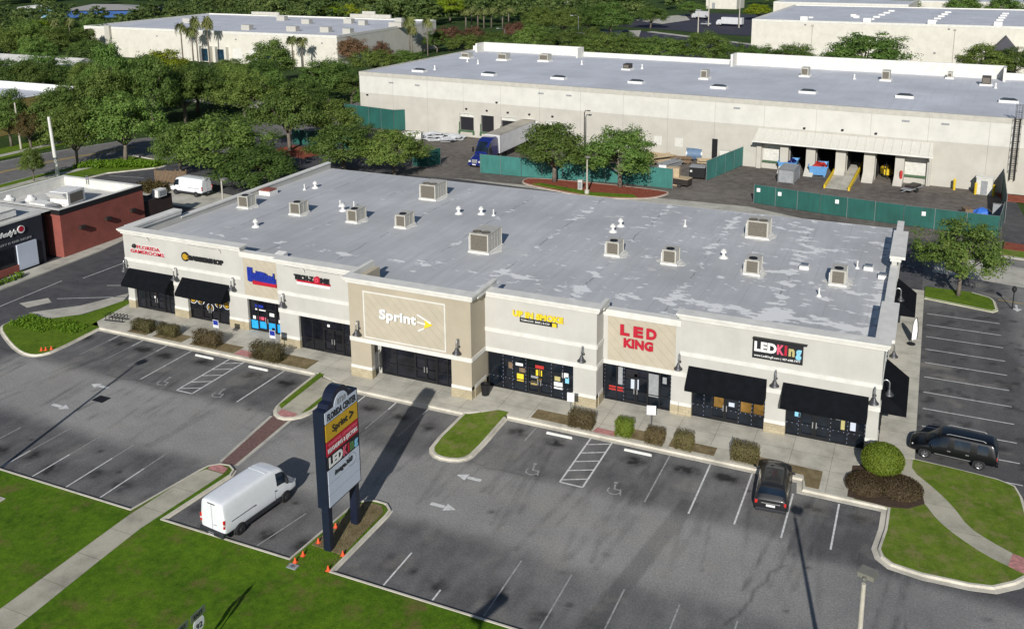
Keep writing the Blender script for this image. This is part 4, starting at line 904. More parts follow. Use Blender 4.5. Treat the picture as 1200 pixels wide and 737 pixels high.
for s, y, w, mt in (('K', -21.68, .4, TXP), ('i', -21.24, .17, TXR), ('n', -21.0, .36, TXG), ('g', -20.58, .36, TXC)): ptext(pw, s, y, 5.36 if s != 'g' else 5.3, w, .6 if s in 'Ki' else .5, mt, .05)
pw = panel(4.38, 5.22, PANELW, label='white panel with slanted black letters'); ptext(pw, 'image360', -22.6, 4.6, 1.75, .42, TXK, .03, .25)
m = MB()
for k in range(26):
    a, b = 2 * PI * k / 30 - 2.2, 2 * PI * (k + 1) / 30 - 2.2; q = lambda a: (X + .032, -21.0 + .46 * math.cos(a), 4.82 + .36 * math.sin(a)); m.cyl(q(a), q(b), .012, n=5)
o = m.build('ring', GREYP, pw); o.location = -root_loc(pw)
panel(3.72, 4.34, PANELW, label='upper blank white panel'); panel(3.0, 3.68, PANELW, label='lower blank white panel')

# small cones
def cone(x, y, z, label, group):
    t = thing('traffic_cone', label, 'cone', (x, y, z), 0, group)
    m = MB(); m.box(-.12, .12, -.12, .12, 0, .03); m.build('base', ORANGE, t)
    m = MB(); m.lathe((0, 0, .03), [(.095, 0), (.03, .27), (.0, .28)], 12); m.build('body', ORANGE, t)
for x, y, l in ((-28.62, -21.1, 'orange cone nearest the far end of the sign island, beside the left kerb'), (-28.7, -22.7, 'orange cone midway along the left kerb of the sign island'), (-28.8, -24.0, 'orange cone second from the lawn end on the left kerb of the sign island'), (-28.85, -24.65, 'orange cone at the lawn end of the left kerb of the sign island'),
                (-26.75, -23.1, 'orange cone against the right kerb of the sign island'), (-26.75, -24.5, 'orange cone at the lawn end of the right kerb of the sign island')): cone(x, y, .13, l, 'cones around the pylon sign')
for x, y, l in ((-66.0, -10.35, 'orange cone, western end of a row of three on the grass island'), (-65.72, -10.15, 'orange cone, middle of a row of three on the grass island'), (-65.42, -9.85, 'orange cone, eastern end of a row of three on the grass island')): cone(x, y, .15, l, 'row of cones on the grass island')

# wheel stops
for x0, y, l in ((-53.4, -5.75, 'wheel stop left of the western hatched bay'), (-47.8, -5.75, 'wheel stop right of the western hatched bay'), (-21.4, -6.0, 'wheel stop left of the eastern hatched bay'), (-15.7, -6.0, 'wheel stop right of the eastern hatched bay')):
    m = MB(); m.add([(x0, y - .09, .01), (x0 + 1.95, y - .09, .01), (x0 + 1.95, y + .09, .01), (x0, y + .09, .01), (x0 + .04, y - .05, .15), (x0 + 1.91, y - .05, .15), (x0 + 1.91, y + .05, .15), (x0 + .04, y + .05, .15)], [(4, 5, 6, 7), (0, 1, 5, 4), (1, 2, 6, 5), (2, 3, 7, 6), (3, 0, 4, 7)]); o = m.build('wheel_stop', TRIM, bevel=.02)
    tag(o, 'white concrete ' + l, 'wheel stop', 'wheel stops at the accessible bays')
# blue parking signs
def hcsign(x, y, label, rz, pw=.3):
    t = thing('parking_sign', label, 'parking sign', (x, y, .15), rz, 'accessible parking signs')
    m = MB(); m.cyl((0, 0, 0), (0, 0, 2.25), .035, n=8); m.build('post', GALV, t)
    m = MB(); m.box(-pw, pw, -.055, -.037, 1.6, 2.3)
    if pw > .29 and x < -30: m.box(-pw + .04, pw - .04, -.062, -.056, 1.85, 2.26, 1)
    m.build('plate', [PLATE, TXB], t)
hcsign(-52.9, -3.6, 'white and blue parking sign in front of the blue shop sign bay', 0, .295); hcsign(-47.0, -3.5, 'white and blue parking sign behind the large brown bush', 0); hcsign(-20.3, -4.1, 'white parking sign left of the clipped bush, before the yellow lettered shop', R(10), .26); hcsign(-14.5, -3.7, 'glaring white parking sign before the red lettered shop window', R(16), .32)
t = thing('notice_post', 'thin post with a small dark notice box right of the blue-filmed window', 'post', (-48.3, -1.75, .15)); m = MB(); m.cyl((0, 0, 0), (0, 0, 1.6), .03, n=8); m.build('post', GALV, t); m = MB(); m.box(-.14, .14, -.1, -.04, 1.0, 1.6); m.build('box', BLACKM, t)
t = thing('litter_bin', 'black litter bin against the east side of the tan projecting bay', 'bin', (-27.75, -2.75, .15)); m = MB(); m.lathe((0, 0, 0), [(.0, 0), (.28, 0), (.36, .85), (.30, .86), (.28, .7), (0, .7)], 14); m.build('body', BLACKM, t); m = MB(); m.lathe((0, 0, .82), [(.38, 0), (.38, .07), (.3, .07), (.3, 0)], 14); m.build('rim', BLACKM, t)
t = thing('bench', 'low slatted metal bicycle rack on the pavement at the west end of the shops', 'bicycle rack', (-65.3, -2.9, .15), R(8)); m = MB()
for k in range(6): m.tube([(-.9 + k * .36, -.35, 0), (-.9 + k * .36, -.35, .5), (-.9 + k * .36, .35, .5), (-.9 + k * .36, .35, 0)], .03)
t.name = 'bicycle_rack'; m.build('hoops', BLACKM, t); m = MB(); m.box(-1.05, 1.05, -.4, -.3, .0, .06); m.box(-1.05, 1.05, .3, .4, 0, .06); m.build('base', BLACKM, t)
t = thing('feather_flag', 'white feather flag with a dark edge on the side pavement', 'flag', (1.6, 19.6, .15), R(25)); m = MB(); m.tube([(0, 0, 0), (0, 0, 1.0), (.03, 0, 1.7), (.13, 0, 2.2), (.34, 0, 2.4)], .025); m.cyl((0, 0, 0), (0, 0, .06), .35, n=14); m.build('pole', BLACKM, t)
m = MB(); m.add([(.02, 0, .35), (.45, .0, .45), (.52, .05, 1.2), (.46, .08, 1.9), (.34, 0, 2.36), (.13, 0, 2.18), (.03, 0, 1.6), (.02, .03, .9)], [(0, 1, 2, 7), (7, 2, 3, 6), (6, 3, 4, 5)]); o = m.build('cloth', [TXW], t); s = o.modifiers.new('cloth', 'SOLIDIFY'); s.thickness = .012
m = MB(); m.tube([(.45, 0, .45), (.52, .05, 1.2), (.46, .08, 1.9), (.34, 0, 2.36)], .04); m.build('edge', TXK, t)
# drain grate
t = thing('drain_grate', 'black square drain grate in the west car park aisle', 'drain', (-54.5, -14.6, .012)); m = MB(); m.box(-.55, .55, -.42, .42, 0, .012); m.build('pit', TXK, t); m = MB()
for k in range(8): m.box(-.52 + k * .14, -.48 + k * .14, -.4, .4, .012, .03)
m.build('bars', BLACKM, t)
t = thing('utility_cover', 'pale square concrete utility cover set in the front lawn', 'cover', (-49.8, -27.2, .12)); m = MB(); m.box(-.55, .55, -.45, .45, 0, .05); m.build('slab', KERBM, t, bevel=.02); m = MB(); m.box(-.4, .4, -.3, .3, .051, .065); m.build('lid', CONC2, t)
t = thing('valve_cover', 'small grey valve cover at the kerb end of the sign island', 'cover', (-28.75, -25.0, .12)); m = MB(); m.box(-.3, .3, -.2, .2, 0, .04); m.build('slab', GREYP, t); m = MB(); m.cyl((0, 0, .04), (0, 0, .05), .13, n=12); m.build('lid', GALV, t)

# parking lot light poles
def light_pole(x, y, h, label, rz=0, mat=POLEC, heads=(0,), hs=.7):
    t = thing('light_pole', label, 'light pole', (x, y, 0), rz)
    m = MB(); m.cyl((0, 0, 0), (0, 0, h), .15, .085, 10); m.build('pole', mat, t)
    m = MB(); m.cyl((0, 0, 0), (0, 0, .7), .32, n=14); m.build('footing', KERBM, t)
    for a in heads:
        c, s = math.cos(a), math.sin(a); m = MB(); m.obox((c * .1, s * .1, h + .16), (.16, .1, .12), a); m.obox((c * .42, s * .42, h + .2), (hs, .62, .2), a); m.build('lamp_head', HEADM, t)
    return t
light_pole(.6, -27.65, 9.75, 'pale concrete light pole on the front lawn, east end of the car park', R(75), hs=.55)
light_pole(-52.2, -27.2, 9.5, 'concrete light pole on the front lawn at the west end of the car park', R(75))
light_pole(-12.9, -42.2, 9.5, 'concrete light pole on the lawn south of the car park middle', R(75), hs=2.2)
light_pole(-40.5, 55.0, 5.2, 'pale concrete light pole at the grass edge of the mulch island behind the shops', R(-60), hs=.5)
light_pole(-70, 17.2, 8.1, 'pale concrete light pole beside the west wall of the shops, near the white van', R(0), hs=.6)
t = thing('utility_pole', 'tall bare white pole between the street and the brick restaurant', 'pole', (-117.4, 34.9, 0)); m = MB(); m.cyl((0, 0, 0), (-.5, 0, 9), .3, .2, 10); m.build('pole', TRIM, t); m = MB(); m.cyl((-.14, 0, 2.6), (-.16, 0, 2.9), .31, n=10); m.build('band', GALV, t)
t = thing('utility_pole', 'slim grey pole among the bushes across the street', 'pole', (-139.4, 46.2, 0)); m = MB(); m.cyl((0, 0, 0), (-.2, 0, 8), .18, .12, 8); m.build('pole', POLEC, t); m = MB(); m.box(.1, .5, -.2, .2, 5.0, 5.4); m.build('box', GREYP, t)
def street_lamp(x, y, h, rz, label):
    t = thing('street_lamp', label, 'street lamp', (x, y, 0), rz)
    m = MB(); m.cyl((0, 0, 0), (0, 0, h), .14, .09, 8); m.tube([(0, 0, h), (-.8, 0, h + .35), (-2.0, 0, h + .4)], .07); m.build('pole', GALV, t)
    m = MB(); m.obox((-2.2, 0, h + .38), (.9, .34, .2)); m.build('lamp_head', GALV, t)
street_lamp(-141.4, 91, 5.2, R(15), 'grey street lamp with one curved arm rising from the oaks left of the big warehouse')
street_lamp(-126.0, 213, 6.4, R(20), 'grey street lamp among reddish trees beyond the big warehouse'); street_lamp(-104.0, 222, 10.4, R(20), 'pale street lamp among green trees behind the middle of the big warehouse')
for x, y, h, l in ((-84.0, 320, 17, 'tall pale pole in the far car park, left of the white box lorry'), (-70.6, 315, 15.5, 'tall pale pole in the far car park beside the lime-green tree'), (-79, 281, 9, 'short grey pole at the edge of the far car park'), (-217, 470, 15, 'far pale pole above the woods left of the far white warehouse')):
    t = thing('lamp_mast', l, 'light pole', (x, y, 0)); m = MB(); m.cyl((0, 0, 0), (0, 0, h), .25, .16, 7); m.build('pole', POLEC, t); m = MB(); m.box(-.9, .9, -.3, .3, h, h + .3); m.build('lamp_head', GREYP, t)
t = thing('lamp_post', 'thin bronze lamp post with a small curved head against the big warehouse wall', 'light pole', (-50.0, 79.9, 0)); m = MB(); m.cyl((0, 0, 0), (0, 0, 6.6), .12, .08, 8); m.tube([(0, 0, 6.6), (.15, 0, 6.95), (.6, 0, 7.0)], .06); m.build('pole', POLED, t); m = MB(); m.obox((.75, 0, 6.95), (.5, .26, .14)); m.build('lamp_head', POLED, t)
t = thing('lantern_post', 'small black lantern post in the lawn beyond the east tree', 'lamp', (10.0, 31.9, 0)); m = MB(); m.cyl((0, 0, 0), (0, 0, 1.7), .05, n=8); m.build('pole', BLACKM, t); m = MB(); m.lathe((0, 0, 1.7), [(.1, 0), (.22, .2), (.18, .45), (.05, .6), (0, .62)], 10); m.build('lantern', BLACKM, t)
# highway route sign in the foreground
t = thing('route_sign', 'pair of grey highway signs, direction plates over numbered shields, at the bottom of the lawn', 'road sign', (-28.6, -32.75, -.62), R(90))
for x in (-.62, .55):
    m = MB(); m.cyl((x, .04, 0), (x, .04, 3.3), .035, n=8); m.build('post', GALV, t)
def plate(x0, x1, z0, z1, mat, txt, tm, tw, th, name='plate'):
    m = MB(); m.box(x0, x1, -.02, .0, z0, z1); o = m.build(name, mat, t); m = MB()
    if txt: text_mb(m, txt, ((x0 + x1) / 2 - tw / 2, -.022, (z0 + z1) / 2 - th / 2), UX, UZ, tw, th, .01, .02); m.build('lettering', tm, o)
plate(.02, .98, 2.95, 3.35, GALV, 'EAST', TXK, .6, .2); plate(-1.1, -.14, 2.95, 3.35, GALV, 'WEST', TXK, .6, .2)
for cx, zt in ((.5, 2.9), (-.62, 2.9)):
    pl = [(cx + a * .36, zt - .36 + b * .36) for a, b in ((-.75, 1), (.75, 1), (1, .55), (.95, -.2), (.7, -.7), (0, -1), (-.7, -.7), (-.95, -.2), (-1, .55))]
    m = MB(); m.add([(a, -.02, b) for a, b in pl] + [(a, 0, b) for a, b in pl], [tuple(range(9)), tuple(range(17, 8, -1))] + [(i, (i + 1) % 9, (i + 1) % 9 + 9, i + 9) for i in range(9)]); o = m.build('route_shield', PLATE, t); m = MB(); text_mb(m, '92', (cx - .2, -.022, zt - .52), UX, UZ, .4, .3, .01, .02); m.build('lettering', TXK, o)

# ------------------------------------------------------------------ shrubs
def leafball(mb, c, r, n, size, seed, lo=-1.0, box=0, ir=.55):
    rr = random.Random(seed)
    for _ in range(n):
        while True:
            p = Vector((rr.uniform(-1, 1), rr.uniform(-1, 1), rr.uniform(lo, 1)))
            q = p.length if not box else max(abs(p.x), abs(p.y), abs(p.z))
            if ir < q < 1: break
        if box: p = p * (1 - .06 * rr.random())
        nn = (p.normalized() + Vector((rr.gauss(0, .55), rr.gauss(0, .55), rr.gauss(.15, .55)))).normalized()
        P = Vector(c) + Vector((p.x * r[0], p.y * r[1], p.z * r[2])); a = nn.orthogonal().normalized(); a = Matrix.Rotation(rr.uniform(0, 6.28), 3, nn) @ a; b = nn.cross(a); s = size * rr.uniform(.6, 1.3)
        mb.add([P - a * s, P + b * s * .45, P + a * s, P - b * s * .45], [(0, 1, 2, 3)])
    return mb
def bush(name, label, x, y, z, r, mat, n=900, size=.07, seed=1, box=1, group=None, twig=True):
    t = thing(name, label, 'bush', (x, y, z), 0, group)
    m = leafball(MB(), (0, 0, r[2] * .92), r, int(n * 4.2), size * .78, seed, -.95, box, .62); m.build('foliage', mat, t)
    if twig:
        m = MB(); rr = random.Random(seed)
        for _ in range(5): m.cyl((rr.uniform(-.1, .1), rr.uniform(-.1, .1), 0), (rr.uniform(-.6, .6) * r[0], rr.uniform(-.6, .6) * r[1], r[2] * 1.2), .03, .012, 5)
        m.build('stems', BARK, t)
    return t
SH = 'clipped bushes along the shop pavement'
bush('clipped_bush', 'low brown half-bare bush, westernmost along the shop pavement', -61.2, -3.7, .15, (1.15, .55, .5), BROWNH, 1100, .08, 1, group=SH)
bush('clipped_bush', 'low brown half-bare bush before the second black awning', -58.4, -3.6, .15, (1.1, .5, .5), BROWNH, 1000, .08, 2, group=SH)
bush('clipped_bush', 'brown bush tinged green on its west side, next to the western parking sign', -53.8, -3.8, .15, (1.35, .6, .62), BROWNH, 1300, .08, 3, group=SH)
bush('clipped_bush', 'large brown bush before the blue-filmed shop window', -47.2, -4.1, .15, (1.55, .65, .7), BROWNH, 1500, .08, 4, group=SH)
bush('clipped_bush', 'square brown clipped bush right of the white parking sign, before the yellow lettered shop', -19.4, -4.3, .15, (.95, .6, .6), BROWNH, 1200, .07, 5, group=SH)
bush('clipped_bush', 'bright green clipped bush beside the pink ramp pad', -16.25, -4.25, .15, (.6, .6, .62), HEDGE, 1100, .07, 6, group=SH)
bush('clipped_bush', 'small brown clipped bush around the glaring parking sign post', -14.0, -4.35, .15, (.65, .6, .5), BROWNH, 1000, .07, 7, group=SH)
bush('clipped_bush', 'brownish green clipped bush left of the charcoal car, before the third awning', -12.0, -4.25, .15, (.65, .65, .55), BROWNH, 1000, .07, 8, group=SH)
bush('clipped_bush', 'brown clipped bush at the front left corner of the charcoal car', -7.9, -4.2, .15, (.9, .65, .58), BROWNH, 1300, .07, 9, group=SH)
bush('round_bush', 'big round bright green bush at the south-east corner of the shops', .5, -2.4, .15, (1.35, 1.3, 1.05), HEDGE, 5200, .085, 10, box=0)
bush('shrub_bed', 'low dark brown spreading shrub in front of the big round bush, left half', -.35, -4.5, .12, (1.25, 1.45, .30), BROWNBED, 2400, .08, 11, box=0); bush('shrub_bed', 'low dark brown spreading shrub right of the big round bush, beside the curved path', 1.65, -4.2, .12, (1.4, 1.5, .36), BROWNBED, 2600, .08, 12, box=0)
m = leafball(MB(), (0, 0, .1), (1, 1, .3), 10, .1, 3)
m = MB(); rr = random.Random(5)
for _ in range(1600):
    u = rr.random(); x = -73.6 + u * 7 + rr.uniform(-.4, .4); y = -6.3 - u * .6 + rr.uniform(-1.2, 1.2) * (1 - .3 * u) + (.9 if u > .6 else 0); leafball(m, (x, y, .16 + rr.uniform(0, .14)), (.16, .16, .1), 3, .12, rr.random())
tag(m.build('ground_cover', GCOV), 'band of bright green ground cover along the north side of the grass island', 'ground cover', kind='stuff')
m = MB()
for _ in range(2600):
    u = rr.random(); x = -119 + u * 11.5; y = 39.2 + u * 5.6 + rr.uniform(-.2, 2.6) * (1.2 - .4 * u); leafball(m, (x, y, .25 + rr.uniform(0, .5)), (.3, .3, .25), 3, .2, rr.random())
tag(m.build('ground_cover', GCOV), 'mass of bright green ground cover on the kerbed island by the street', 'ground cover', kind='stuff')
m = MB()
for _ in range(500):
    u = rr.random(); leafball(m, (-83.6 + rr.uniform(-.3, .3), -9 + u * 11, .25 + rr.uniform(0, .35)), (.2, .2, .2), 3, .14, rr.random())
tag(m.build('ground_cover', GCOV), 'strip of low yellow-green planting at the foot of the restaurant front', 'planting', kind='stuff')
m = MB()
for _ in range(420): leafball(m, (-99.5 + rr.uniform(0, 4.5), 33.4 + rr.uniform(-1.3, 1.5), .3 + rr.uniform(0, .9)), (.4, .4, .4), 3, .2, rr.random())
tag(m.build('ground_cover', RUSTG), 'patch of reddish green planting in front of the left white van', 'planting', kind='stuff')
# tufts that break the edge of the rough grass on the sign island
m = MB()
for _ in range(900):
    x = rr.uniform(-28.9, -26.7); y = rr.uniform(-24.8, -18.6); h = rr.uniform(.04, .11); a = rr.uniform(0, 6.28); m.add([(x, y, .15), (x + .03 * math.cos(a), y + .03 * math.sin(a), .15), (x + .07 * math.sin(a), y + .06 * math.cos(a), .15 + h)], [(0, 1, 2)])
tag(m.build('grass_tufts', DRYLEAF), 'rough grass tufts on the sign island', 'grass', kind='stuff')

# ------------------------------------------------------------------ trees
def crown_bm(seed, n_cl, n_lf, leaf, flat_=.62, gap=.2, base=.24):
    rr = random.Random(seed); cl = []
    while len(cl) < n_cl:
        th = rr.uniform(0, 2 * PI); ph = math.asin(rr.uniform(-.55, 1)); rad = .5 * rr.uniform(.55, .98)
        wob = 1 + .20 * math.sin(2 * th + seed) + .13 * math.sin(3 * th + 2.3 * seed)
        x = rad * math.cos(ph) * math.cos(th) * wob; y = rad * math.cos(ph) * math.sin(th) * wob
        z = base + .36 + math.sin(ph) * rad * 2 * flat_ * (.74 if ph > 0 else .46) * (1 + .12 * math.sin(th * 2 + seed * 1.7))
        if z > 1: z = 1 - rr.random() * .04
        cl.append((x, y, z, rr.uniform(.07, .14)))
    v = []; f = []; 
    for x, y, z, r in cl:
        for _ in range(n_lf):
            d = Vector((rr.gauss(0, 1), rr.gauss(0, 1), rr.gauss(.25, .9))).normalized(); k = r * rr.uniform(.35, 1) 
            p = Vector((x + d.x * k * 1.15, y + d.y * k * 1.15, z + d.z * k * .8))
            nn = (d + Vector((x, y, (z - .5) * .8)) * 1.2 + Vector((rr.gauss(0, .45), rr.gauss(0, .45), rr.gauss(.2, .45)))).normalized()
            a = nn.orthogonal().normalized(); a = Matrix.Rotation(rr.uniform(0, 6.28), 3, nn) @ a; b = nn.cross(a); s = leaf * rr.uniform(.6, 1.35); i = len(v)
            v += [p - a * s, p + b * s * .55 - a * s * .1, p + a * s, p - b * s * .55 + a * s * .15]; f.append((i, i + 1, i + 2, i + 3))
    return v, f, cl
def mesh_of(name, v, f, mat):
    me = bpy.data.meshes.new(name); me.from_pydata(v, [], f); me.materials.append(mat); return me
def trunk_mb(cl, seed, h0=.42, r=.028):
    rr = random.Random(seed); m = MB(); b = (rr.uniform(-.02, .02), rr.uniform(-.02, .02), h0 * .62)
    m.cyl((0, 0, -.02), b, r * 1.25, r * .85, 9)
    for x, y, z, q in cl[::max(1, len(cl) // 9)]:
        mid = (x * .45 + b[0] * .4, y * .45 + b[1] * .4, b[2] + (z - b[2]) * .5); m.cyl(b, mid, r * .6, r * .36, 6); m.cyl(mid, (x * .9, y * .9, z), r * .36, r * .12, 5)
    return m
CR = {}; TRK = []
oak = [crown_bm(s, 150, 90, .0165, fl, base=bs) for s, fl, bs in ((1, .62, .2), (2, .7, .16), (3, .58, .22), (4, .66, .18), (5, .6, .2))]
light = crown_bm(9, 120, 90, .0175, .66, base=.22)
for k, mt in (('oak', LEAF), ('lime', LIME), ('rust', RUST), ('rustg', RUSTG)): CR[k] = [mesh_of('crown', c[0], c[1], mt) for c in oak]
CR['thin'] = [mesh_of('crown', light[0], light[1], LEAF)]
def mb_mesh(name, m, mat): 
    me = bpy.data.meshes.new(name); me.from_pydata(m.v, [], m.f); me.materials.append(mat); me.polygons.foreach_set('use_smooth', [True] * len(m.f)); return me
TRK = [mb_mesh('trunk', trunk_mb(c[2], i), BARK) for i, c in enumerate(oak)]; TRKL = mb_mesh('trunk', trunk_mb(light[2], 3, .5, .022), BARK)
# palm, unit height 1, crown radius .5 of the width
def palm_meshes(seed):
    rr = random.Random(seed); v = []; f = []
    for k in range(34):
        az = rr.uniform(0, 2 * PI); el = rr.uniform(-.75, 1.1); L = rr.uniform(.38, .52); d = Vector((math.cos(az) * math.cos(el), math.sin(az) * math.cos(el), math.sin(el) * .34)); side = Vector((-math.sin(az), math.cos(az), 0))
        for q in range(5):
            a = (q - 2) * .33; e = (d * math.cos(a) + side * math.sin(a) * .7) * L; p0 = Vector((0, 0, .9)) + d * L * .35; p1 = Vector((0, 0, .9)) + e + Vector((0, 0, -.05 * (1 + abs(q - 2)) - .02)); w = side * .045 + Vector((0, 0, .012)); i = len(v)
            v += [p0 - w * .5, p0 + w * .5, p1 + w * .35, p1 - w * .35]; f.append((i, i + 1, i + 2, i + 3))
    t_ = MB(); t_.cyl((0, 0, 0), (0, 0, .9), .05, .04, 8)
    return mesh_of('crown', v, f, PALM), mb_mesh('trunk', t_, BARK)
PM = [palm_meshes(3), palm_meshes(8)]
rt = random.Random(21)
def tree(kind, x, y, h, w, label, group=None, var=None, sub='crown'):
    nm = {'oak': 'oak_tree', 'thin': 'young_oak_tree', 'lime': 'lime_green_tree', 'rust': 'rust_leaved_tree', 'rustg': 'rust_leaved_tree', 'palm': 'palm_tree'}[kind]
    t = thing(nm, label, 'palm' if kind == 'palm' else 'tree', (x, y, 0), rt.uniform(0, 6.28), group, (w, w, h))
    if kind == 'palm': cm, tm = PM[rt.randrange(2)]
    elif kind == 'thin': cm, tm = CR['thin'][0], TRKL
    else:
        i = rt.randrange(5) if var is None else var; cm, tm = CR[kind][i], TRK[i]
    for n_, me in (('crown', cm), ('trunk', tm)):
        o = bpy.data.objects.new(n_, me); COL.objects.link(o); o.parent = t
    return t
GA = 'oaks packed together between the street and the big warehouse'; LA = 'dark green oak in the dense grove between the street and the big warehouse'
GB = 'oaks screening the ochre building across the street'; LB = 'dull green oak in the screen of trees behind the ochre-walled building'
GC = 'trees below the blue building'; LC = 'dark green tree in the wood between the blue building and the white far warehouse'
GD = 'trees directly behind the big warehouse roof'; LD = 'green tree in the row rising just behind the back parapet of the big warehouse'
GP = 'palms in a row above the rust-leaved trees'; LP_ = 'slim palm in the far row above the rust-leaved trees'
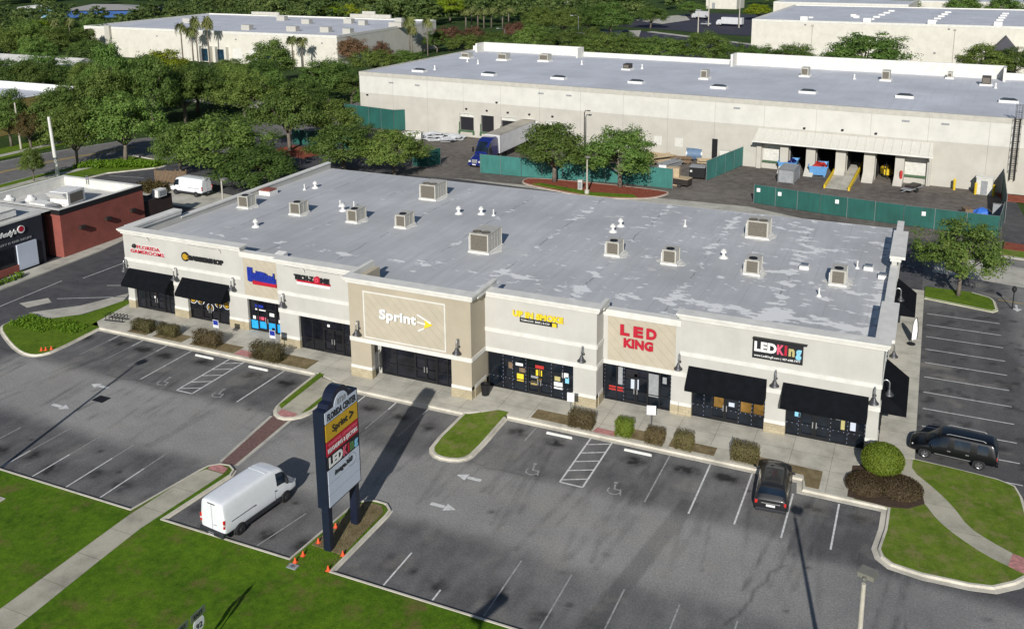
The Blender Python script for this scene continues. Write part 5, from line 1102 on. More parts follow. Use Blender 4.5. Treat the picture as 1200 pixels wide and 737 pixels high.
TREES = [
 ('oak', -92.3, 42.2, 9.6, 14.4, 'broad oak behind the left white van, its crown over the drive'), ('oak', -83.4, 38.6, 6.4, 12.5, 'low spreading oak against the north-west corner of the shops'), ('oak', -100.4, 42.2, 7.3, 7.4, 'oak with bare trunk by the wooden fence left of the white van'),
 ('oak', -95.8, 62.4, 11.4, 11.2, 'tall oak with pale trunk standing in the red mulch patch left of the service yard'), ('oak', -91.7, 69.2, 7.9, 9.8, 'round oak left of the big warehouse corner, before the green screen fence'), ('oak', -78.4, 52.6, 7.4, 11.8, 'oak with forked pale trunk just behind the back west corner of the shops'), ('oak', -70.4, 54.0, 6.9, 10.4, 'oak whose shadow falls on the yard gate, left of the blue lorry'),
 ('oak', -144.7, 119.7, 11.1, 12.8, 'tall oak standing before the white far warehouse, left of two palms'), ('oak', -118.8, 105.8, 9.2, 12.8, 'round oak before the near corner of the white far warehouse'), ('oak', -112.8, 105.8, 6.6, 9, 'oak close to the left end wall of the big warehouse'), ('oak', -113.5, 90.0, 7, 10.6, LA, GA),
 ('oak', -132.8, 146.7, 6.6, 11.7, 'oak beneath the rust-leaved trees beside the white far warehouse'), ('oak', -129.1, 155.2, 5.6, 11, 'low oak between the white far warehouse and the left parapet of the big warehouse'), ('rust', -146.4, 156.2, 8.3, 9.5, 'rust-leaved tree at the near corner of the white far warehouse'), ('rust', -138.5, 159.2, 7.3, 5.2, 'small rust-leaved tree by the side wall of the white far warehouse'),
 ('oak', -114.8, 45.4, 11.1, 11.4, 'oak with forked trunk on the green kerbed island by the street'), ('oak', -119.1, 39.9, 10.1, 8.2, 'oak by the street just behind the tall bare white pole'), ('thin', -117.9, 31.2, 4.8, 4, 'small young tree on the street verge left of the tall bare white pole'), ('rustg', -138.5, 47.5, 6.4, 6.8, 'orange-tinged tree across the street behind the young verge tree'),
 ('oak', -142.8, 47.1, 9.8, 7.6, 'oak across the street at the picture edge, beside the slim grey pole'), ('oak', -137.2, 52.4, 9.6, 9.3, 'oak hiding the front of the ochre-walled building'), ('oak', -145.1, 71.7, 15.0, 9.4, LA, GA), ('oak', -131.3, 67.9, 13.6, 9.9, LA, GA), ('lime', -154.9, 96.6, 11.0, 11.9, 'yellow-green tree in front of the white far warehouse'),
 ('oak', -136.6, 85.2, 10.2, 10.9, LA, GA), ('oak', -131, 76, 10.8, 12.5, LA, GA), ('oak', -135.7, 96.8, 8.9, 10.7, LA, GA), ('oak', -121.5, 82, 9.4, 10.5, LA, GA), ('oak', -134.5, 61, 12.3, 9, LA, GA), ('oak', -137.5, 56.5, 10.6, 8.4, LA, GA), ('oak', -150, 84, 11, 11, LA, GA), ('oak', -124, 92, 8.6, 10.5, LA, GA), ('oak', -139.5, 109, 8, 10, LA, GA), ('oak', -158, 80, 9, 10, LA, GA), ('oak', -128, 120, 7, 10, LA, GA), ('oak', -165, 100, 8, 11, LA, GA), ('oak', -150, 112, 7.4, 10, LA, GA), ('oak', -99, 94, 7.4, 8, LA, GA),
 ('oak', -194.4, 86.3, 8.3, 10.3, LB, GB), ('oak', -189.2, 88.4, 7.9, 9.9, LB, GB), ('oak', -186.1, 92.3, 7.4, 9.4, LB, GB), ('oak', -182, 98, 7.0, 9, LB, GB), ('oak', -199, 100, 8, 11, LB, GB), ('oak', -176, 92, 7.5, 8, LB, GB), ('oak', -203, 84, 8.4, 10, LB, GB),
 ('oak', -241.6, 124.1, 11.2, 11.8, LC, GC), ('oak', -238.4, 129.4, 11.9, 10.9, LC, GC), ('oak', -231.7, 131.9, 10.8, 11.9, LC, GC), ('oak', -235.8, 143.4, 9.4, 10.4, LC, GC), ('oak', -246.4, 158.7, 10.9, 11.0, LC, GC), ('oak', -225, 120, 9, 11, LC, GC), ('oak', -260, 146, 11, 13, LC, GC), ('oak', -255, 120, 10, 12, LC, GC), ('oak', -268, 165, 10, 13, LC, GC), ('oak', -215, 128, 8, 10, LC, GC), ('oak', -270, 135, 11, 13, LC, GC), ('lime', -262, 152, 10.5, 10, 'yellow-green tree below the light blue building'),
 ('rust', -140.8, 202.9, 7.8, 10.4, 'rust-leaved tree, leftmost of the red-brown clump behind the big warehouse'), ('rust', -135.5, 210.1, 7.1, 10.0, 'rust-leaved tree in the middle of the red-brown clump behind the big warehouse'), ('rust', -129.7, 228.9, 7.2, 9.4, 'rust-leaved tree right of the street lamp behind the big warehouse'),
 ('oak', -142.3, 197.3, 6.8, 8.0, 'dark tree against the shaded end wall of the white far warehouse'), ('oak', -129.8, 192.3, 6.6, 11.6, 'green tree below the red-brown clump, left'), ('oak', -123.1, 199.5, 6.8, 12.6, 'green tree below the red-brown clump, beside the street lamp'),
 ('oak', -108.5, 195.6, 9.8, 13.8, LD, GD), ('oak', -98.1, 195.0, 9.2, 13, LD, GD), ('oak', -86.6, 190.8, 8.2, 12.6, LD, GD), ('oak', -76.3, 186.6, 8.4, 13.6, LD, GD), ('oak', -65.9, 184.7, 8.6, 14.5, LD, GD), ('oak', -55.1, 188.8, 9.9, 13.4, LD, GD), ('oak', -47.5, 187.9, 7.1, 12.4, LD, GD), ('oak', -92, 204, 9, 12, LD, GD), ('oak', -82, 200, 8, 12, LD, GD), ('oak', -116, 186, 6.6, 11, LD, GD),
 ('oak', -106.7, 262.2, 12.4, 17.9, 'large round oak by the far drive, its trunk showing against pale paving'), ('oak', -102.6, 300.0, 8.9, 11.5, 'oak right of the far drive, next to the large round oak'), ('oak', -120.4, 250.7, 10.9, 13.4, 'oak left of the large round oak by the far drive'), ('oak', -131.4, 253.2, 11.1, 13, 'oak behind the rust-leaved clump, toward the far drive'),
 ('oak', -40.0, 185.2, 7.2, 11, 'feathery green tree at the left end of the right-hand white warehouse'), ('oak', -31.3, 185.1, 7.8, 13.0, 'loose green tree before the left half of the right-hand white warehouse'), ('oak', -13.4, 173.4, 12.2, 21, 'large dark dome-shaped oak before the right-hand white warehouse'), ('oak', 12.5, 192.5, 8.6, 12, 'oak beside the dark gable at the right-hand white warehouse'), ('oak', 19.6, 195.1, 7.8, 12, 'oak at the right picture edge before the right-hand white warehouse'),
 ('oak', -55.5, 316.5, 8.0, 8, 'dark small tree at the corner of the tall white far block'), ('lime', -70.3, 355.1, 7.0, 12.5, 'yellow-green tree in the far car park'), ('oak', -47.1, 59.6, 8.6, 10.8, 'oak on the red mulch island, the one nearer the blue lorry'), ('oak', -37.5, 60.4, 8.4, 10.8, 'oak on the red mulch island, the one nearer the stacked yard goods'), ('thin', 5.4, 33.4, 7.3, 7.6, 'airy oak with slender trunk on the kerbed island at the east car park'),
 ('lime', -247.4, 284.7, 7.2, 9, 'yellow-green far tree behind the white far warehouse, leftmost of four'), ('lime', -241.9, 286.6, 8.2, 8, 'yellow-green far tree behind the white far warehouse, second of four'), ('lime', -235.7, 288.7, 7.8, 8, 'yellow-green far tree behind the white far warehouse, third of four'), ('lime', -232.5, 294.7, 7, 7, 'yellow-green far tree behind the white far warehouse, rightmost of four'), ('palm', -265.7, 278.4, 6.4, 4, 'dark far palm behind the white far warehouse, left of a pair'), ('palm', -259.9, 275.6, 6.0, 4, 'dark far palm behind the white far warehouse, right of a pair'), ('oak', -114, 203, 6.5, 10, LD, GD), ('lime', -194.2, 303.0, 11.5, 14.5, 'yellow-green tree rising above the far palms'), ('oak', -118.3, 271.8, 10.8, 12, 'oak high behind the pale street lamp'), ('oak', -102.0, 364.6, 7.0, 11.7, 'tree at the top of the far drive'),
 ('palm', -199.1, 147.5, 12.2, 4.4, 'palm, leftmost of four before the white far warehouse'), ('palm', -195.2, 147.5, 11.1, 4.4, 'short palm, second of four before the white far warehouse'), ('palm', -193.0, 147, 14.6, 4.2, 'tall palm, third of four before the white far warehouse'), ('palm', -189.2, 147.5, 14.7, 4.4, 'tall palm, rightmost of four before the white far warehouse'),
 ('palm', -159.8, 147.5, 9.6, 4.2, 'palm, left of a pair before the white far warehouse'), ('palm', -156.1, 147, 9.5, 4.2, 'palm, right of a pair before the white far warehouse'), ('palm', -145.5, 186.1, 12.8, 4.6, 'tall palm at the back corner of the white far warehouse, left of three'), ('palm', -141.8, 181.3, 10.2, 3.9, 'lower palm at the back corner of the white far warehouse, between two taller ones'), ('palm', -140.3, 187.9, 12.1, 4, 'tall palm at the back corner of the white far warehouse, right of three'),
 ('palm', -235.4, 147.5, 9.5, 4, 'palm at the left corner of the white far warehouse'), ('palm', -258.6, 154.2, 11.5, 5.0, 'bushy yellowish palm in the wood below the blue building'), ('palm', -262.4, 163.4, 11, 3.8, 'second palm in the wood below the deep blue building'),
 ('palm', -168.7, 268.8, 8.7, 6.2, LP_, GP), ('palm', -169.9, 276.3, 9.5, 6.2, LP_, GP), ('palm', -167.6, 277.1, 8.2, 6.2, LP_, GP), ('palm', -165.3, 277.9, 8.5, 6.2, LP_, GP), ('palm', -164.1, 282.4, 8.6, 6.2, LP_, GP), ('palm', -159.8, 283.9, 7.5, 6.2, LP_, GP), ('palm', -162.5, 295.7, 7.8, 6.2, LP_, GP)]
for a in TREES: tree(a[0], a[1], a[2], a[3], a[4], a[5], a[6] if len(a) > 6 else None)
# the woods that read as one mass: low detail crowns scattered over the ground behind everything
wv = []; wf = []; far = [crown_bm(s, 40, 20, .05, .66, base=.1) for s in (31, 32, 33)]
FA = [(np.array([tuple(p) for p in c[0]]), c[1]) for c in far]
rw = random.Random(77)
def clear(x, y):
    if -140 < x < -118 and y < 330 and y < 250: return False
    if -450 < x < -350 and 225 < y < 345: return y > 335 or (y < 262 and x > -385)
    if -250 < x < -135 and 140 < y < 262: return False
    if -192 < x < -104 and 195 < y < 302: return False
    if x > -425 and x < -340 and 225 < y < 300: return False
    if -128 < x < -40 and 205 < y < 385: return False
    if -62 < x < 130 and 175 < y < 330: return False
    return True
vs = []; base = 0
def scatter(n, xr, yr, hr, ok=clear):
    global base
    for _ in range(n):
        for _t in range(20):
            x = rw.uniform(*xr); y = rw.uniform(*yr)
            if ok(x, y): break
        else: continue
        h = rw.uniform(*hr); w = h * rw.uniform(.9, 1.5); v, f = FA[rw.randrange(3)]; a = rw.uniform(0, 6.28); c, s = math.cos(a), math.sin(a)
        vs.append(np.stack([x + w * (v[:, 0] * c - v[:, 1] * s), y + w * (v[:, 0] * s + v[:, 1] * c), v[:, 2] * h - .3], 1)); wf.extend([tuple(i + base for i in q) for q in f]); base += len(v)
scatter(190, (-560, -210), (170, 330), (7, 10)); scatter(170, (-620, -170), (330, 520), (9, 14)); scatter(120, (-330, -120), (262, 420), (8, 12)); scatter(140, (-420, 60), (390, 640), (8, 13))
scatter(40, (-45, 130), (335, 420), (8, 12)); scatter(26, (-150, -118), (300, 350), (7, 10), lambda x, y: True); scatter(60, (-500, 160), (640, 900), (10, 16), lambda x, y: True); scatter(40, (-330, -205), (90, 175), (7, 10), lambda x, y: x < -262 or (x < -205 and y < 118))
scatter(90, (-1000, -430), (300, 900), (10, 15), lambda x, y: True); scatter(60, (-700, 300), (900, 1500), (12, 20), lambda x, y: True)
me = bpy.data.meshes.new('far_woods'); V = np.concatenate(vs); me.from_pydata(V.tolist(), [], wf)
FARLEAF = m_leaf('far_leaves', (.035, .07, .018), (.072, .125, .032), (.13, .19, .052)); 
for nd in FARLEAF.node_tree.nodes:
    if nd.type == 'TEX_NOISE': nd.inputs['Scale'].default_value = .07 if nd.inputs['Scale'].default_value < 20 else .5
me.materials.append(FARLEAF); o = bpy.data.objects.new('far_woods', me); COL.objects.link(o); tag(o, 'continuous dark green woods stretching to the skyline behind all the buildings', 'woods', kind='stuff')
# ------------------------------------------------------------------ vehicles
def skin(secs, glass_faces, cap_mat=None, sub=2):
    """lofted car shell: list of (y, zb, zbelt, zroof, wb, wbelt, wroof); faces can be given material slots, then split into meshes"""
    bm = bmesh.new(); rings = []
    for y, zb, zl, zr_, wb, wl, wr in secs:
        half = [(wb * .82, zb), (wb, zb + .13), (wl, zb + (zl - zb) * .62), (wl * .985, zl), (wr, zr_ - .09), (wr - .14, zr_ - .012)]
        pts = [(0, zb)] + half + [(0, zr_ + .012)] + [(-a, b) for a, b in half[::-1]]
        rings.append([bm.verts.new((a, y, b)) for a, b in pts])
    n = len(rings[0])
    for i in range(len(rings) - 1):
        for k in range(n):
            f = bm.faces.new((rings[i][k], rings[i][(k + 1) % n], rings[i + 1][(k + 1) % n], rings[i + 1][k])); f.material_index = glass_faces.get((i, k), 0)
    for ri, key in ((0, 'rear'), (-1, 'front')):
        r = rings[ri]; 
        for k in range(7):
            a, b, c, d = r[k], r[k + 1], r[(n - k - 1) % n], r[(n - k) % n]
            vs = [a, b] + ([c] if c is not b else []) + ([d] if d is not a else [])
            f = bm.faces.new(vs); f.material_index = glass_faces.get((key, k), 0)
    bmesh.ops.recalc_face_normals(bm, faces=bm.faces)
    me = bpy.data.meshes.new('shell'); bm.to_mesh(me); bm.free()
    o = bpy.data.objects.new('shell', me); COL.objects.link(o); s = o.modifiers.new('s', 'SUBSURF'); s.levels = s.render_levels = sub
    dg = bpy.context.evaluated_depsgraph_get(); m2 = bpy.data.meshes.new_from_object(o.evaluated_get(dg)); bpy.data.objects.remove(o)
    v = [tuple(q.co) for q in m2.vertices]; out = {}
    for p in m2.polygons: out.setdefault(p.material_index, []).append(tuple(p.vertices))
    res = {}
    for mi, fs in out.items():
        ids = sorted({i for f in fs for i in f}); mp = {a: b for b, a in enumerate(ids)}; m = MB(); m.v = [v[i] for i in ids]; m.f = [tuple(mp[i] for i in f) for f in fs]; m.m = [0] * len(fs); res[mi] = m
    bpy.data.meshes.remove(m2); return res
def wheel(t, x, y, r, w, rim, spokes=0):
    s = 1 if x > 0 else -1
    m = MB(); pr = [(r * .62, -w / 2), (r * .9, -w / 2), (r, -w * .36), (r, w * .36), (r * .9, w / 2), (r * .62, w / 2)]; nn = 22
    for a, z in pr:
        for k in range(nn): q = 2 * PI * k / nn; m.v.append((z * s, a * math.cos(q), a * math.sin(q)))
    for i in range(5):
        for k in range(nn): m.f.append((i * nn + k, i * nn + (k + 1) % nn, (i + 1) * nn + (k + 1) % nn, (i + 1) * nn + k)); m.m.append(0)
    wo = m.build('wheel', RUBBER, t); wo.location = (x, y, r)
    m = MB(); m.cyl((s * w * .2, 0, 0), (s * w * .32, 0, 0), r * .64, n=nn, mi=1 if spokes else 0)
    if spokes:
        for k in range(spokes): q = 2 * PI * k / spokes; m.obox((s * w * .36, r * .34 * math.cos(q), r * .34 * math.sin(q)), (.03, r * .56, r * .17), 0, 0, q)
        m.cyl((s * w * .3, 0, 0), (s * w * .42, 0, 0), r * .16, n=10)
        for k in range(nn): q, q2 = 2 * PI * k / nn, 2 * PI * (k + 1) / nn; m.cyl((s * w * .4, r * .61 * math.cos(q), r * .61 * math.sin(q)), (s * w * .4, r * .61 * math.cos(q2), r * .61 * math.sin(q2)), .018, n=5)
    else: m.cyl((s * w * .3, 0, 0), (s * w * .45, 0, 0), r * .22, n=10)
    o = m.build('rim', [rim, BLACKM], wo)
    # arch: dark half ring proud of the flank
    return wo
def arch(t, x, y, r, side, mat=PLAST):
    m = MB(); n = 16; vi = []
    for k in range(n + 1):
        a = PI * k / n; vi.append((x, y + r * 1.17 * math.cos(a), r * .98 + r * 1.17 * math.sin(a)))
    vi += [(x, y - r * 1.17, r * .55), (x, y + r * 1.17, r * .55)]; m.add(vi + [(p[0] - side * .12, p[1], p[2]) for p in vi], [tuple(range(len(vi)))] + [(i, (i + 1) % len(vi), (i + 1) % len(vi) + len(vi), i + len(vi)) for i in range(len(vi))]); m.build('wheel_arch', mat, t)
def van(label, loc, rz, detail=True):
    t = thing('cargo_van', label, 'van', loc, rz)
    S = [(-2.98, .50, 1.30, 2.40, .90, .96, .80), (-2.95, .45, 1.30, 2.47, .96, 1.0, .86), (-2.6, .42, 1.3, 2.52, .98, 1.02, .875), (-.8, .4, 1.3, 2.54, .98, 1.02, .88), (.95, .4, 1.3, 2.53, .98, 1.02, .88), (1.05, .4, 1.3, 2.52, .98, 1.02, .88), (1.12, .4, 1.3, 2.51, .98, 1.02, .88), (1.72, .4, 1.27, 2.4, .98, 1.02, .87), (1.86, .4, 1.25, 2.3, .98, 1.02, .86), (2.28, .4, 1.16, 1.62, .98, 1.0, .84), (2.38, .4, 1.13, 1.36, .98, 1.0, .86), (2.8, .42, .98, 1.16, .96, .97, .80), (2.98, .48, .86, .98, .86, .9, .7)]
    gf = {}
    for i in (6, 7, 8): gf[(i, 4)] = 1; gf[(i, 9)] = 1
    for i in (8,):
        for k in (5, 6, 7, 8): gf[(i, k)] = 1
    for k in (0, 1): gf[('rear', k)] = 2; gf[('front', k)] = 2
    for i in range(1, 11): gf[(i, 1)] = 2; gf[(i, 12)] = 2
    r = skin(S, gf); body = r[0].build('body', WPAINT, t, smooth=True); r[1].build('window', CARGLASS, t, smooth=True); r[2].build('lower_cladding', PLAST, t, smooth=True)
    for x in (-1, 1):
        for y in (-1.85, 1.87): arch(t, x * 1.0, y, .36, x, WPAINT if False else PLAST); wheel(t, x * .92, y, .36, .26, RIMD)
    if detail:
        m = MB(); m.box(-.97, .97, -3.13, -2.9, .42, .70); m.box(-.5, .5, -3.19, -3.13, .52, .6); m.build('bumper', PLAST, t, bevel=.03)
        for s in (-1, 1):
            m = MB(); m.box(s * .93 - .06, s * .93 + .05, -3.01, -2.88, .98, 1.5, 0); m.box(s * .93 - .061, s * .93 + .052, -3.015, -2.9, 1.15, 1.28, 1); m.build('taillight', [REDL, CLRL], t, bevel=.02)
            m = MB(); m.box(s * .78 - .14, s * .78 + .1, 2.72, 2.93, .86, 1.06); m.build('headlight', CLRL, t, bevel=.04)
            m = MB(); m.box(s * 1.1 - .1, s * 1.1 + .1, 1.88, 1.98, 1.3, 1.68); m.box(s * 1.0 - .06, s * 1.0 + .06, 1.9, 1.96, 1.3, 1.36); m.build('mirror', PLAST, t, bevel=.02)
            m = MB(); m.box(s * 1.012 - .012, s * 1.012 + .012, -2.45, -.75, 1.2, 1.235); m.build('slide_rail', PLAST, t)
            for y in (1.0, -.72): m = MB(); m.box(s * 1.018 - .018, s * 1.018 + .012, y - .02 + (.04 if y > 0 else 0), y + .16, 1.18, 1.23); m.build('handle', PLAST, t)
            m = MB()
            for y in (.99,): m.box(s * 1.016 - .01, s * 1.016 + .004, y - .008, y + .008, .62, 1.28)
            m.build('door_seam', GREYP, t)
        m = MB(); m.box(-.008, .008, -3.0, -2.96, .72, 2.36); m.build('door_seam', GREYP, t)
        m = MB(); m.box(-.3, .3, -2.985, -2.93, 2.3, 2.37); m.build('brake_lamp', TXK, t)
        m = MB(); m.box(-.22, .22, -3.155, -3.132, .46, .6); m.build('number_plate', PLATE, t)
        m = MB(); m.box(.1, .35, -3.0, -2.965, 1.02, 1.06); m.build('badge', GREYP, t)
        m = MB(); m.box(-.7, .7, .62, .66, 2.535, 2.548); m.build('roof_rib', WPAINT, t)
        for s in (-1, 1): m = MB(); m.box(s * 1.0 - .03, s * 1.0 + .03, -1.42, 1.44, .36, .62); m.build('sill', PLAST, t)
        m = MB(); m.box(-.55, .55, 2.9, 3.02, .55, .95); m.build('grille', PLAST, t, bevel=.03)
    return t
van('white high-roofed cargo van parked nose-in on the front lot, its back over the lawn edge', (-34.25, -21.75, 0), R(-6))
van('white cargo van parked on the drive behind the shops, half hidden by an oak', (-91.3, 34.6, 0), R(88))

def wagon(name, label, cat, loc, rz, L, Wd, Hh, paint, suv=False):
    t = thing(name, label, cat, loc, rz); h = L / 2; w = Wd / 2
    if suv:
        S = [(-h, .55, .98, 1.12, w * .86, w * .90, w * .80), (-h + .06, .42, 1.0, 1.2, w * .94, w * .98, w * .86), (-h + .2, .36, 1.02, 1.36, w * .97, w, w * .80), (-h + .55, .34, 1.03, Hh - .06, w * .98, w, w * .74), (-h + .66, .34, 1.03, Hh, w * .98, w, w * .74), (-h + 1.0, .33, 1.02, Hh + .02, w * .98, w, w * .74), (-h + 1.07, .33, 1.02, Hh + .02, w * .98, w, w * .74), (-.15, .33, 1.0, Hh + .03, w * .98, w, w * .74), (-.06, .33, 1.0, Hh + .03, w * .98, w, w * .74), (.45, .33, .99, Hh, w * .98, w, w * .735), (.62, .33, .99, Hh - .06, w * .98, w, w * .73), (1.18, .33, .98, 1.14, w * .98, w, w * .78), (1.3, .34, .97, 1.06, w * .98, w, w * .82), (h - .45, .34, .9, 1.0, w * .97, w * .98, w * .76), (h - .1, .38, .78, .86, w * .9, w * .92, w * .66), (h, .45, .7, .76, w * .78, w * .8, w * .56)]
        rearw = {(2, k): 1 for k in (5, 6, 7, 8)}; side = (3, 5, 7) ; sidew = [(5, 1), (7, 1), (9, 1), (10, 1)]
        gf = dict(rearw)
        for i in (4, 6, 8, 9, 10): gf[(i, 4)] = 1; gf[(i, 9)] = 1
        for k in (5, 6, 7, 8): gf[(10, k)] = 1
        for k in (6, 7): gf[(8, k)] = 3
    else:
        S = [(-h, .5, 1.0, 1.2, w * .86, w * .9, w * .72), (-h + .06, .42, 1.02, 1.5, w * .94, w * .98, w * .74), (-h + .2, .36, 1.03, Hh - .1, w * .97, w, w * .76), (-h + .34, .34, 1.03, Hh, w * .98, w, w * .76), (-h + .46, .33, 1.02, Hh + .01, w * .98, w, w * .76), (-h + 1.35, .32, 1.0, Hh + .02, w * .98, w, w * .76), (-h + 1.44, .32, 1.0, Hh + .02, w * .98, w, w * .76), (.15, .31, .98, Hh + .02, w * .98, w, w * .76), (.24, .31, .98, Hh + .02, w * .98, w, w * .76), (.72, .31, .96, Hh - .05, w * .98, w, w * .75), (.9, .31, .96, Hh - .13, w * .98, w, w * .74), (1.55, .32, .93, 1.14, w * .98, w, w * .76), (1.68, .32, .94, 1.02, w * .98, w, w * .88), (h - .4, .33, .86, .94, w * .98, w * .98, w * .86), (h - .1, .38, .72, .8, w * .9, w * .92, w * .78), (h, .44, .62, .68, w * .8, w * .82, w * .66)]
        gf = {(1, k): 1 for k in (5, 6, 7, 8)}
        for i in (4, 6, 8, 9, 10): gf[(i, 4)] = 1; gf[(i, 9)] = 1
        for k in (5, 6, 7, 8): gf[(10, k)] = 1
    for k in (0,): gf[('rear', k)] = 2; gf[('front', k)] = 2
    for i in range(1, 14): gf[(i, 0)] = 2; gf[(i, 13)] = 2
    r = skin(S, gf); r[0].build('body', paint, t, smooth=True); r[1].build('window', CARGLASS, t, smooth=True); r[2].build('lower_cladding', PLAST, t, smooth=True)
    if 3 in r: r[3].build('sunroof', CARGLASS, t, smooth=True)
    wb = L * .30; rr_ = .36 if suv else .34
    for x in (-1, 1):
        for y in (-wb - .02, wb + .06): arch(t, x * (w - .012), y, rr_, x); wheel(t, x * (w - .1), y, rr_, .23, RIM, 5 if not suv else 6)
        m = MB(); m.box(x * w * .80 - .13, x * w * .80 + .10, -h + .02, -h + .24, .82, 1.06); m.box(x * w * .80 - .131, x * w * .80 + .102, -h + .015, -h + .22, .9, .96, 1); m.build('taillight', [REDL, CLRL if not suv else REDL], t, bevel=.03)
        m = MB(); m.box(x * w * .66 - .16, x * w * .66 + .14, h - .42, h - .14, .66, .8); m.build('headlight', CLRL, t, bevel=.05)
        m = MB(); m.box(x * (w + .1) - .1, x * (w + .1) + .1, .98 if suv else 1.24, 1.08 if suv else 1.36, .96, 1.14); m.build('mirror', paint, t, bevel=.04)
        m = MB(); m.tube([(x * w * .66, -h + .75, Hh - .02), (x * w * .66, -h + .9, Hh + .06), (x * w * .66, .3, Hh + .06), (x * w * .66, .45, Hh)], .022); m.build('roof_rail', ALU if not suv else BLACKM, t)
        for y in (.35, -.75):
            m = MB(); m.box(x * (w + .005) - .025, x * (w + .005) + .02, y - .22, y - .02, .86, .9); m.build('handle', ALU if not suv else paint, t)
        m = MB(); m.box(x * (w + .0) - .015, x * (w + .0) + .012, -wb + .5, wb - .5, .5, .53); m.build('sill_trim', ALU if not suv else PLAST, t)
    m = MB(); m.box(-.26, .26, -h - .015, -h + .1, .72, .86); m.build('number_plate', PLATE, t)
    m = MB(); m.box(-w * .9, w * .9, -h - .06, -h + .16, .4, .62); m.build('bumper', PLAST if suv else paint, t, bevel=.05)
    m = MB(); m.box(-.55, .55, -h + .0, -h + .12, .9, .95); m.build('tailgate_trim', ALU, t)
    m = MB(); m.box(-.42, .42, h - .1, h + .015, .5, .62); m.build('grille', PLAST, t, bevel=.02)
    return t
wagon('parked_car', 'charcoal estate car parked nose-in at the kerb between the third and fourth awnings', 'car', (-5.55, -7.3, 0), R(4.5), 5.2, 2.0, 1.78, GPAINT, True)
wagon('parked_car', 'black people carrier with silver wheels parked beside the corner lawn, its nose over the pavement', 'car', (4.7, 1.75, 0), R(90 - 4), 5.3, 2.0, 1.86, BPAINT)
def far_car(label, x, y, rz, paint, lab2=None, L=4.5, H=1.45):
    t = thing('parked_car', label, 'car', (x, y, .02), rz); h = L / 2; w = .9
    S = [(-h, .4, .8, .95, w * .85, w * .9, w * .8), (-h + .2, .3, .85, 1.0, w, w, w * .85), (-h + .9, .3, .88, 1.02, w, w, w * .85), (-h + 1.4, .3, .88, H, w, w, w * .74), (.2, .3, .88, H + .02, w, w, w * .74), (.9, .3, .88, 1.05, w, w, w * .8), (h - .2, .32, .75, .85, w * .97, w * .97, w * .75), (h, .4, .65, .7, w * .8, w * .82, w * .6)]
    gf = {(i, k): 1 for i in (2, 3, 4) for k in (4, 9)}; gf.update({(i, k): 1 for i in (2, 4) for k in (5, 6, 7, 8)})
    r = skin(S, gf, sub=1); r[0].build('body', paint, t, smooth=True); r[1].build('window', CARGLASS, t, smooth=True)
    for x_ in (-.82, .82):
        for y_ in (-1.35, 1.4): wheel(t, x_, y_, .32, .22, RIM)
SILV = flat('silver_car_paint', (.40, .41, .42), .35, .3); MAROON = flat('maroon_paint', (.10, .015, .02), .3); NAVYC = flat('navy_car_paint', (.012, .02, .06), .3)
for l, x, y, rz, p in (('dark blue car beside the large round oak on the far drive', -106, 278, 40, NAVYC), ('black car at the edge of the far drive, left of the large round oak', -116, 268, 60, BPAINT), ('silver car in the far car park, left of the white box lorry', -85.5, 322, 85, SILV), ('white car in the far car park under the yellow-green tree', -64.5, 333, 60, WPAINT), ('black car in the far car park near the tall white block', -58.5, 333, 80, BPAINT), ('red car parked under the rust-leaved tree right of the street lamp', -122.8, 222.5, 30, MAROON), ('dark car next to the red car under the rust-leaved tree', -119.5, 221, 30, BPAINT), ('silver car glimpsed between crowns behind the middle of the big warehouse', -76.5, 178, 80, SILV), ('white car glimpsed behind the low oak at the shops, in the drive', -97.5, 53, 60, WPAINT), ('dark red car beneath the oak behind the left white van', -92.5, 50, 70, MAROON)): far_car(l, x, y, R(rz), p)
def box_lorry(label, x, y, rz, L=9):
    t = thing('box_lorry', label, 'lorry', (x, y, 0), rz); m = MB(); m.box(-1.2, 1.2, -L / 2, L / 2 - 2.2, 1.0, 3.6); m.build('box_body', TRAIL, t, bevel=.05); m = MB(); m.add([(s * 1.1, yy, z) for s in (-1, 1) for yy, z in ((L / 2 - 2.1, .6), (L / 2, .6), (L / 2, 1.6), (L / 2 - .7, 2.5), (L / 2 - 2.1, 2.6))], [(0, 1, 2, 3, 4), (9, 8, 7, 6, 5), (0, 5, 6, 1), (1, 6, 7, 2), (2, 7, 8, 3), (3, 8, 9, 4), (4, 9, 5, 0)]); m.build('cab', TRAIL, t); m = MB(); m.add([(s * .98, yy, z) for s in (-1, 1) for yy, z in ((L / 2 + .01, 1.66), (L / 2 - .66, 2.46))], [(0, 1, 3, 2)]); m.build('windscreen', CARGLASS, t)
    for x_ in (-1.0, 1.0):
        for y_ in (-L / 2 + 1.6, L / 2 - 1.2): wheel(t, x_, y_, .48, .3, RIMD)
box_lorry('white box lorry standing in the far car park', -75.5, 321, R(78), 11); box_lorry('white lorry with rounded load beside the turquoise bin on the far drive', -95, 352, R(60), 8); box_lorry('white box lorry high at the top edge between the trees', -150, 372, R(85), 10)

